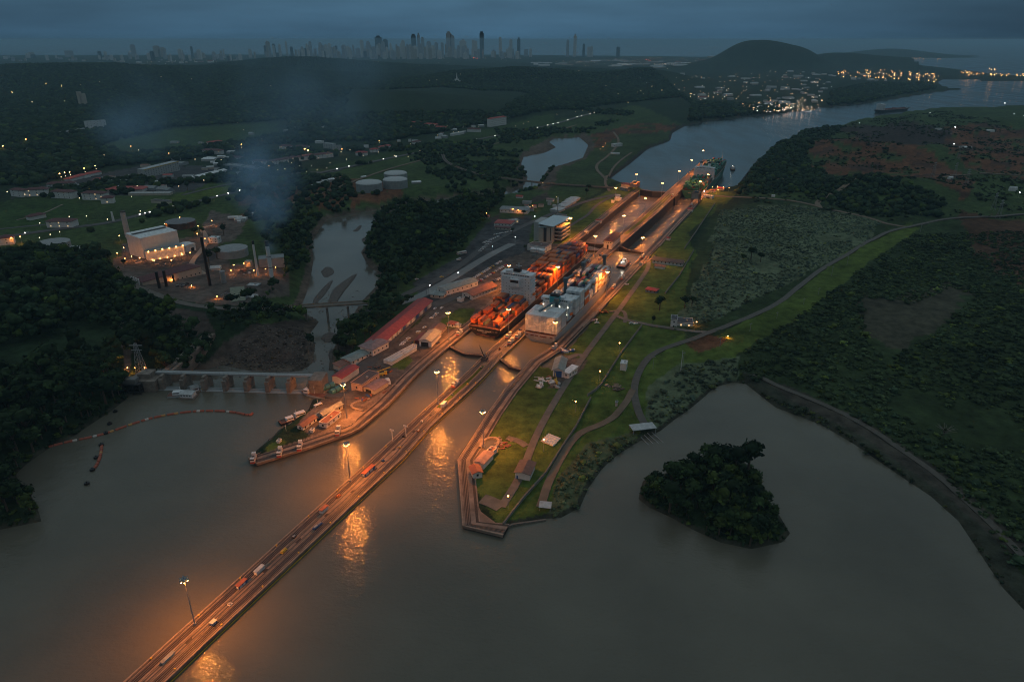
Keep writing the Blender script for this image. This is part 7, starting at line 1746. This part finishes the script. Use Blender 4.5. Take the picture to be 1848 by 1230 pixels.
# ================================================================== the city, port and lights in the distance
def tower_mat(name, c):
    m = mat(name, c, rough=.6, var=0.1); t = m.node_tree; b = t.nodes['Principled BSDF']
    tcn = [n for n in t.nodes if n.type == 'TEX_COORD'][0]; br = t.nodes.new('ShaderNodeTexBrick')
    br.inputs['Scale'].default_value = 0.12; br.inputs['Mortar Size'].default_value = 0.06; br.offset = 0
    br.inputs['Color1'].default_value = (*[x*.55 for x in c], 1); br.inputs['Color2'].default_value = (*[x*.7 for x in c], 1); br.inputs['Mortar'].default_value = (*c, 1)
    mp = t.nodes.new('ShaderNodeMapping'); mp.inputs['Rotation'].default_value = (R(90), 0, 0); t.links.new(tcn.outputs['Object'], mp.inputs[0]); t.links.new(mp.outputs[0], br.inputs['Vector']); t.links.new(br.outputs[0], b.inputs['Base Color'])
    return m
TMS = [tower_mat('tower_pale', (.66,.66,.63)), tower_mat('tower_grey', (.42,.45,.48)), tower_mat('tower_glass', (.06,.09,.11)), tower_mat('tower_cream', (.46,.41,.34))]
def tower(px, base, top, wpx, k, label, grp=None, style=0):
    x, y = gz(px, base, -9); d = math.hypot(x, y); cy = y*CT - (-9-HC)*ST
    w = wpx/FPX*cy; h = (base-top)/FPX*cy*1.0
    t = thing('high_rise', label, 'tower', (x, y, -10), rng.uniform(-.5, .5), grp)
    dd = w*rng.uniform(.6, 1.0)
    part('shaft', MB().box(-w/2, w/2, -dd/2, dd/2, 0, h*.93), TMS[k], t)
    if style == 1: part('crown', MB().box(-w*.3, w*.3, -dd*.3, dd*.3, h*.93, h), TMS[k], t); part('spire', MB().cyl(0,0,h,h*1.1,w*.06,w*.02,4), TMS[1], t)
    elif style == 2: r = MB(); r.v = [(-w/2,-dd/2,h*.93),(w/2,-dd/2,h*.93),(w/2,dd/2,h*.93),(-w/2,dd/2,h*.93),(-w/2,-dd/2,h*1.02),(-w/2,dd/2,h*1.02)]; r.f = [(0,1,4),(3,5,2),(1,2,5,4),(0,4,5,3)]; part('slanted_top', r, TMS[k], t)
    else: part('roof_plant', MB().box(-w*.35, w*.3, -dd*.3, dd*.3, h*.93, h), TMS[k], t)
PROM = [(685,68,12,2,1,'dark twin-topped tower at the left of the tall cluster'),(697,73,8,2,0,'dark tower right of the twin-topped one'),(748,65,8,2,0,'dark blue slab with a flat top'),(757,64,4,1,1,'slim grey spire beside the dark slab'),(764,70,5,1,0,'grey tower behind the slim spire'),(811,61,7,1,0,'tall grey tower left of centre'),(818,66,6,1,2,'slanted tower beside the tall grey one'),(836,75,10,0,0,'broad pale block'),(857,75,9,0,2,'pale rounded tower'),(870,61,7,2,0,'very tall dark tower'),(903,70,5,0,0,'pale slim tower right of the cluster'),(922,73,5,0,0,'pale lone tower'),(936,71,5,2,1,'dark twisted tower'),(1024,74,4,1,0,'thin tower left of the white needle'),(1037,66,5,0,1,'white needle tower, tallest on the right'),(1053,81,4,2,0,'short dark tower beside the white needle'),(1062,86,5,0,0,'small pale tower, left of a pair'),(1067,85,5,0,0,'small pale tower, right of a pair'),(1115,86,5,2,0,'lone dark tower at the right end of the skyline'),
 (775,77,7,1,0,'grey tower below the tall cluster'),(726,80,6,0,0,'pale tower between the dark slabs'),(666,77,7,1,0,'grey block left of the twin-topped tower'),(243,82,8,1,0,'grey tower pair on the left, taller one'),(285,84,9,3,0,'cream tower at left'),(296,87,8,3,0,'second cream tower at left'),(58,95,7,3,0,'lone cream tower at the far left'),(126,92,10,1,0,'dim block cluster at the far left'),(348,85,4,2,1,'dark thin tower left of the main skyline'),(580,79,6,1,0,'grey tower at the left end of the main skyline'),(590,82,5,0,0,'pale tower at the left end of the main skyline')]
for px, top, w, k, st, lab in PROM: tower(px, 103, top, w, k, lab + ' in the hazy skyline', None, st)
q = random.Random(21); cnt = 0
for seg, x0, x1, n, hm, b0 in (('far left',10,230,28,7,108),('left',230,480,46,10,107),('centre left',480,660,58,15,104),('centre',660,850,86,17,104),('centre right',850,960,26,11,104)):
    for i in range(n):
        px = q.uniform(x0, x1); base = b0 + q.uniform(-3, 4); top = base - max(3, q.gauss(hm, hm*.42)); w = q.uniform(2.5, 6.5); k = q.choices((0,1,2,3), (5,4,1,3))[0]; cnt += 1
        tower(px, base, top, w, k, f'small {["pale","grey","dark","cream"][k]} tower among many in the {seg} part of the hazy skyline', f'towers in the {seg} of the skyline')
# low city blocks at the foot of the towers and warehouses of the port district
def block(px, py, wpx, h, k, label, grp, depth=1.2, z=None):
    x, y, z0 = gp(px, py); z0 = ground_at(x, y); cy = y*CT - (z0-HC)*ST; w = wpx/FPX*cy
    t = link('low_building', None, None, (x, y, z0), q.uniform(-.35, .35)); tag(t, label, 'building', grp)
    d = w*q.uniform(.4, .9)*depth; m = (wmat('white'), wmat('grey'), wmat('cream'), wmat('pale'))[k]
    part('wall', MB().box(-w/2, w/2, -d/2, d/2, -4, h), m, t); r = MB(); r.v = [(-w/2,-d/2,h),(w/2,-d/2,h),(w/2,d/2,h),(-w/2,d/2,h),(-w/2,0,h*1.3),(w/2,0,h*1.3)]; r.f = [(0,1,5,4),(2,3,4,5),(0,4,3),(1,2,5)]
    part('roof', r, rmat(['white','pale','red','rust','grey'][q.choices(range(5),(4,4,1,1,3))[0]]), t)
for nm, poly, n, wr, hr in (('district before the round hill', [(1210,150),(1290,140),(1420,130),(1500,150),(1480,185),(1380,200),(1260,180)], 60, (5,17), (5,9)),
                            ('river-mouth settlement', [(1350,188),(1400,184),(1460,190),(1480,200),(1400,204),(1360,205)], 14, (4,12), (4,7)),
                            ('flat district behind the wooded hill', [(950,118),(1100,108),(1250,112),(1300,122),(1200,126),(1000,122)], 50, (6,22), (6,12)),
                            ('port quarter', [(1420,128),(1560,130),(1690,138),(1680,148),(1560,146),(1450,142)], 26, (4,10), (5,10)),
                            ('quarter below the left towers', [(40,118),(220,112),(420,113),(420,118),(200,124),(60,126)], 40, (3,10), (6,16)),
                            ('hillside suburb', [(1080,150),(1200,150),(1230,175),(1120,178)], 14, (3,8), (5,8))):
    k0 = 0
    while k0 < n:
        a = q.uniform(min(p[0] for p in poly), max(p[0] for p in poly)); b = q.uniform(min(p[1] for p in poly), max(p[1] for p in poly))
        if not inside(poly, np.array([a]), np.array([b]))[0]: continue
        k0 += 1; block(a, b, q.uniform(*wr), q.uniform(*hr), q.choices(range(4),(4,2,2,3))[0], f'{["wide","narrow"][k0 % 2]} building, {nth(k0)} of the {nm}, {"left" if a < (poly[0][0]+poly[3][0])/2 else "right"} part', f'buildings of the {nm}')
for nm, poly, n, wr, hr in (('barracks town left of the highway', [(130,345),(150,318),(260,300),(420,268),(480,285),(470,312),(330,338)], 34, (7,24), (3.5,6)), ('woods at the far left', [(0,300),(0,270),(150,255),(190,280),(120,310)], 12, (5,10), (3.5,5)), ('villa quarter behind the highway', [(640,272),(700,255),(830,225),(900,215),(860,238),(700,268)], 16, (5,12), (3.5,6)),
                            ('golf club edge', [(280,262),(420,240),(560,222),(640,240),(560,265),(420,262)], 14, (6,16), (3.5,6)), ('yards beside the railway', [(405,405),(440,392),(470,385),(440,402)], 6, (6,14), (2.5,4)), ('gravel lots beyond the crimson roof', [(930,372),(1000,362),(1010,375),(960,385)], 7, (5,10), (2.5,4))):
    k0 = 0
    while k0 < n:
        a = q.uniform(min(p[0] for p in poly), max(p[0] for p in poly)); b = q.uniform(min(p[1] for p in poly), max(p[1] for p in poly))
        if not inside(poly, np.array([a]), np.array([b]))[0]: continue
        k0 += 1; block(a, b, q.uniform(*wr), q.uniform(*hr), q.choices(range(4),(4,2,2,3))[0], f'{["long","short"][k0 % 2]} low building, {nth(k0)} of the {nm}', f'low buildings of the {nm}')
# white caravan-like camp buildings on spoil ground, sheds at the right edge
for i, (a, b, w, h) in enumerate(((1825,352,12,6),(1712,334,8,4),(1690,247,9,4),(1784,247,12,4),(1410,327,14,3),(1738,283,16,4),(1395,357,6,3))):
    block(a, b, w, h, 0, f'pale shed on the spoil ground, {nth(i+1)} of the scattered seven', 'sheds on the spoil ground')
# port cranes
for i, (a, b, h) in enumerate(((1520,141,60),(1565,142,60),(1590,143,65),(1612,145,70),(1640,147,70),(1655,148,75),(1672,149,75),(1683,151,75),(1785,137,80),(1792,138,80),(1745,138,60))):
    x, y, z = gp(a, b); t = thing('port_crane', f'floodlit container crane, {nth(i+1)} from the left in the distant port', 'crane', (x, y, -10), q.uniform(-.6,.6), 'port cranes'); f = MB()
    for s in (-10, 10):
        for e in (-9, 9): f.box(s-.9, s+.9, e-.9, e+.9, 0, h*.62)
    f.box(-11,11,-10,10,h*.6,h*.66); part('portal', f, M_POLE, t); part('boom', MB().tube((0,-16,h*.66),(0,42,h*.7),1.3,1,4).tube((0,0,h*.66),(0,2,h),1,.6,4).tube((0,2,h),(0,34,h*.7),.5,.5,3), M_POLE, t)
    part('floodlight', MB().sphere(0, -9, h*.6, 2.4, 6, 4).sphere(0, 20, h*.68, 2.0, 6, 4).sphere(4, -9, h*.2, 2.2, 6, 4), mat('port_flood', (1,.7,.4), emit=(1,.55,.22), estr=9, var=0), t)
# lamps: street lamps along the highway and town as things, the farthest lights as one object
sl = LAMPS['street_lamp']; nl = 0
def street(px, py, lab, grp, s=1.0):
    x, y, z = gp(px, py); z = max(ground_at(x, y), -10.5); return lamp('street_lamp', x, y, z, lab, grp, s)
TOWNL = [(15,353),(47,358),(160,357),(201,345),(249,342),(239,362),(145,365),(109,354),(127,356),(112,326),(120,324),(129,322),(155,316),(175,311),(9,276),(50,263),(67,284),(175,289),(189,285),(196,287),(251,276),(286,275),(306,282),(325,282),(343,282),(363,278),(353,293),(390,295),(400,294),(324,343),(369,332),(417,321),(421,265),(437,271),(448,267),(497,258),(474,284),(467,307),(476,309),(484,313),(502,313),(515,311),(527,299),(541,305),(545,309),(554,316),(563,305),(573,312),(561,284),(600,281),(616,279),(632,275),(685,262),(684,280),(656,286),(626,293),(596,299),(590,309),(615,250),(555,242),(537,218),(430,226),(440,238),(74,411),(127,399),(158,398),(196,404),(255,389),(110,427),(93,432),(74,438),(141,406),(716,270),(737,270),(741,265),(761,265),(790,248),(712,286),(737,288),(758,277),(784,262),(807,231),(874,222),(864,232),(742,232),(819,242),(827,241),(854,234),(903,240),(930,230),(953,222),(945,226),(1005,211),(1038,207),(1051,205),(1088,204),(1133,192),
 (313,226),(287,236),(267,237),(243,240),(150,171),(88,168),(116,172),(26,180),(61,196),(119,194),(184,168),(349,162),(295,161),(460,180),(452,182),(490,166),(516,161),(680,124),(674,127),(684,127),(757,128),(734,124),(832,157),(776,160),(789,160),(1044,150),(1093,164),(1115,177),(1150,175),(1156,172),(1161,178),(1176,162),(1194,169),(1203,147),(1255,146)]
for i, (a, b) in enumerate(TOWNL):
    zone = 'town left of the highway' if a < 700 and b > 200 else 'houses behind the highway' if b > 200 else 'far wooded hills'
    side = 'far left' if a < 130 else 'left' if a < 330 else 'middle' if a < 600 else 'right'
    street(a, b, f'warm lamp, {zone}, {side} part, {nth(i % 40 + 1)} there', 'lamps of the ' + zone, .75 if b > 200 else 1.4)
# headlights of cars moving down the highway
hl = None; k = 0
for seg, n in (((0, .12), 3), ((.22, .34), 6), ((.36, .47), 13), ((.48, .56), 6), ((.6, .95), 18)):
    for j in range(n[1] if isinstance(n, tuple) else n):
        a, b = seg; f = a + (b-a)*(j+.5+rng.uniform(-.3,.3))/n; i = int(f*(len(HW)-1)); x, y = HW[i]; z = HZ[i] + .1; k += 1
        o = dup(CP['silver'], (x, y, z), math.atan2(HW[i+1][1]-y, HW[i+1][0]-x)-math.pi/2, f'car with headlights on, {nth(k)} from the left along the highway', 'cars driving on the highway')
        h_ = link('headlight', bpy.data.meshes.get('headlight') or MB().sphere(-.6,-2.3,.75,.62,6,4).sphere(.6,-2.3,.75,.62,6,4).mesh('headlight', mat('headlight_white', (1,1,1), emit=(1,.95,.85), estr=7, var=0)), o)
def lights(name, label, pts, em, s, st):
    b = MB()
    for (x, y, z) in pts: b.sphere(x, y, z, s*rng.uniform(.6, 1.3), 5, 3)
    o = link(name, b.mesh(name, mat('far_'+name, (1,1,1), emit=em, estr=st, var=0))); o['kind'] = 'stuff'; tag(o, label, 'lights')
def sp(poly, n, h=9):
    out = []
    while len(out) < n:
        a = q.uniform(min(p[0] for p in poly), max(p[0] for p in poly)); b = q.uniform(min(p[1] for p in poly), max(p[1] for p in poly))
        if inside(poly, np.array([a]), np.array([b]))[0]: x, y, z = gp(a, b); out.append((x, y, max(ground_at(x, y), -10) + h))
    return out
D1 = [(1200,155),(1290,140),(1420,128),(1510,150),(1490,180),(1470,200),(1380,205),(1250,185)]
lights('warm_city_lights', 'hundreds of tiny warm lights in the district before the round hill', sp(D1, 100) + sp([(1000,112),(1160,104),(1300,108),(1290,124),(1050,122)], 90) + sp([(30,120),(430,108),(430,118),(60,128)], 40) + sp([(1350,188),(1480,192),(1480,203),(1360,206)], 50), (1,.55,.25), 1.2, 5)
lights('white_city_lights', 'hundreds of tiny white lights in the far districts', sp(D1, 40) + sp([(1000,112),(1160,104),(1300,106),(1290,122),(1050,120)], 90) + sp([(700,104),(960,102),(960,112),(740,120)], 25) + sp([(60,122),(430,106),(430,116),(100,126)], 30) + sp([(1350,188),(1480,192),(1480,203),(1360,206)], 30) + [(*gz(a, b, SEA), 5) for a, b in ((1476,82.5),(1495,83.5),(1500,83),(1531,83),(1540,86),(1560,85),(1606,83),(1616,84),(1658,87),(1662,91),(1580,98),(1546,107),(1580,112))], (1,.95,.86), 1.2, 5)
lights('port_lights', 'orange floodlights spread over the distant container port', sp([(1500,132),(1600,130),(1700,140),(1690,152),(1600,148),(1520,144)], 70, 20) + sp([(1730,134),(1848,138),(1848,142),(1740,140)], 34, 18) + sp([(1620,104),(1700,106),(1702,109),(1620,106)], 14, 8), (1,.45,.12), 2.2, 7)
RED = [(104,122),(107,123.5),(110,125),(113,126),(855,106),(861,107),(866,106.5),(871,106),(1166,109),(1170,110),(1173,111)]
lights('brake_lights', 'string of red brake lights on a distant road', [(*gp(a, b)[:2], ground_at(*gp(a, b)[:2]) + 6) for a, b in RED], (1,.12,.05), 3, 8)
for i, (a, b, lab) in enumerate(((1812,192,'bright white floodlight on the far right ridge'),(1719,249,'bright white floodlight on the spoil ground'),(1549,233,'white work lamp beside the canal bank trees'),(1677,209,'small white lamp on the right ridge'),(1846,215,'white floodlight at the right edge'),(1827,217,'small lamp at the right edge of the spoil ground'),(1716,283,'work lamp by the pylons'),(1836,362,'lamp by the pale shed at the right edge'))):
    x, y, z = gp(a, b); lamp('white_lamp', x, y, ground_at(x, y), lab, 'work lamps on the right ridge', 1.6 if i < 2 else 1.0)
for k, (a, b) in enumerate(((1719,330),(1725,300),(1790,385),(1680,330),(1740,345),(1800,398))):
    x, y, z = gp(a, b); t = thing('power_pylon', f'thin grey power line pylon, {nth(k+1)} of six on the spoil ground', 'pylon', (x, y, ground_at(x, y)), .6, 'power line pylons'); f = MB()
    for s in ((-1,-1),(1,-1),(1,1),(-1,1)): f.tube((s[0]*2.4,s[1]*2.4,0),(s[0]*.5,s[1]*.5,28),.25,.2,3)
    part('lattice', f, M_POLE, t); part('cross_arm', MB().box(-7,7,-.3,.3,22,22.6).box(-5,5,-.3,.3,26,26.5), M_POLE, t)
# ================================================================== smoke from the plant and the evening haze
def volume_obj(name, mb, dens, colr, label, noise=None):
    m = bpy.data.materials.new(name); m.use_nodes = True; t = m.node_tree; t.nodes.clear(); o = t.nodes.new('ShaderNodeOutputMaterial'); v = t.nodes.new('ShaderNodeVolumePrincipled')
    v.inputs['Color'].default_value = (*colr, 1); v.inputs['Density'].default_value = dens; v.inputs['Anisotropy'].default_value = 0.0
    t.links.new(v.outputs[0], o.inputs['Volume'])
    if noise:
        tcn = t.nodes.new('ShaderNodeTexCoord'); n = t.nodes.new('ShaderNodeTexNoise'); n.inputs['Scale'].default_value = noise; n.inputs['Detail'].default_value = 2
        t.links.new(tcn.outputs['Object'], n.inputs['Vector']); r = t.nodes.new('ShaderNodeMapRange'); t.links.new(n.outputs[0], r.inputs[0])
        r.inputs['From Min'].default_value = .34; r.inputs['From Max'].default_value = .7; r.inputs['To Min'].default_value = 0; r.inputs['To Max'].default_value = dens; t.links.new(r.outputs[0], v.inputs['Density'])
        m.cycles.volume_step_rate = 1.0
    ob = link(name, mb.mesh(name, m)); ob['kind'] = 'stuff'; tag(ob, label, name); return ob
def smoke(label, blobs, dens, ns):
    """one box of air whose density is the sum of a few soft puffs, broken up by noise"""
    C_ = [(Vector((*gz(a, b, h), h)), r_, w_) for (a, b), h, r_, w_ in blobs]
    lo = [min(c[i]-r_ for c, r_, _ in C_) for i in range(3)]; hi = [max(c[i]+r_ for c, r_, _ in C_) for i in range(3)]
    m = bpy.data.materials.new('smoke'); m.use_nodes = True; t = m.node_tree; t.nodes.clear(); o = t.nodes.new('ShaderNodeOutputMaterial'); v = t.nodes.new('ShaderNodeVolumePrincipled')
    v.inputs['Color'].default_value = (0.45, 0.74, 1.0, 1); t.links.new(v.outputs[0], o.inputs['Volume']); tcn = t.nodes.new('ShaderNodeTexCoord'); acc = None
    wz = t.nodes.new('ShaderNodeTexNoise'); wz.inputs['Scale'].default_value = ns*.6; wz.inputs['Detail'].default_value = 2; t.links.new(tcn.outputs['Object'], wz.inputs['Vector'])
    ws = t.nodes.new('ShaderNodeVectorMath'); ws.operation = 'MULTIPLY_ADD'; t.links.new(wz.outputs['Color'], ws.inputs[0]); k_ = .55/ns; ws.inputs[1].default_value = (k_, k_, k_); t.links.new(tcn.outputs['Object'], ws.inputs[2])
    for c, r_, w_ in C_:
        d = t.nodes.new('ShaderNodeVectorMath'); d.operation = 'DISTANCE'; t.links.new(ws.outputs[0], d.inputs[0]); d.inputs[1].default_value = c + Vector((k_, k_, k_))*.5
        r = t.nodes.new('ShaderNodeMapRange'); r.interpolation_type = 'SMOOTHSTEP'; t.links.new(d.outputs['Value'], r.inputs[0]); r.inputs['From Min'].default_value = r_*.1; r.inputs['From Max'].default_value = r_*.92; r.inputs['To Min'].default_value = w_; r.inputs['To Max'].default_value = 0
        if acc is None: acc = r.outputs[0]
        else: a = t.nodes.new('ShaderNodeMath'); a.operation = 'ADD'; t.links.new(acc, a.inputs[0]); t.links.new(r.outputs[0], a.inputs[1]); acc = a.outputs[0]
    n = t.nodes.new('ShaderNodeTexNoise'); n.inputs['Scale'].default_value = ns; n.inputs['Detail'].default_value = 3; t.links.new(tcn.outputs['Object'], n.inputs['Vector'])
    r = t.nodes.new('ShaderNodeMapRange'); t.links.new(n.outputs[0], r.inputs[0]); r.inputs['From Min'].default_value = .38; r.inputs['From Max'].default_value = .64; r.inputs['To Min'].default_value = 0; r.inputs['To Max'].default_value = dens
    f = t.nodes.new('ShaderNodeMath'); f.operation = 'MULTIPLY'; t.links.new(acc, f.inputs[0]); t.links.new(r.outputs[0], f.inputs[1]); t.links.new(f.outputs[0], v.inputs['Density'])
    ob = link('smoke', MB().box(lo[0], hi[0], lo[1], hi[1], max(lo[2], 3), min(hi[2], 258)).mesh('smoke', m)); ob['kind'] = 'stuff'; tag(ob, label, 'smoke')
smoke('blue smoke rising in two strands from behind the white stacks', [((487,444),38,11,1.2),((484,425),50,15,1.1),((492,405),66,20,1),((468,395),76,20,.9),((495,380),84,26,.85),((460,365),96,28,.75),((485,345),108,33,.7),((448,330),122,36,.6),((500,318),130,36,.5),((470,300),144,42,.5)], .034, .03)
smoke('detached puff of blue smoke over the left woods', [((238,208),165,72,1),((212,228),150,50,.7),((280,215),165,60,.5),((330,240),150,60,.35)], .0085, .014)
smoke('thin smoke veil drifting away over the town', [((470,262),160,70,.7),((540,215),165,90,.8),((600,185),168,110,1),((640,160),170,110,.9),((420,150),170,120,.6)], .0042, .010)
hz = MB().box(-70000, 70000, -3000, 80000, -60, 262)
volume_obj('haze', hz, 0.000056, (0.50, 0.80, 1.0), 'thin blue evening haze over the whole valley')
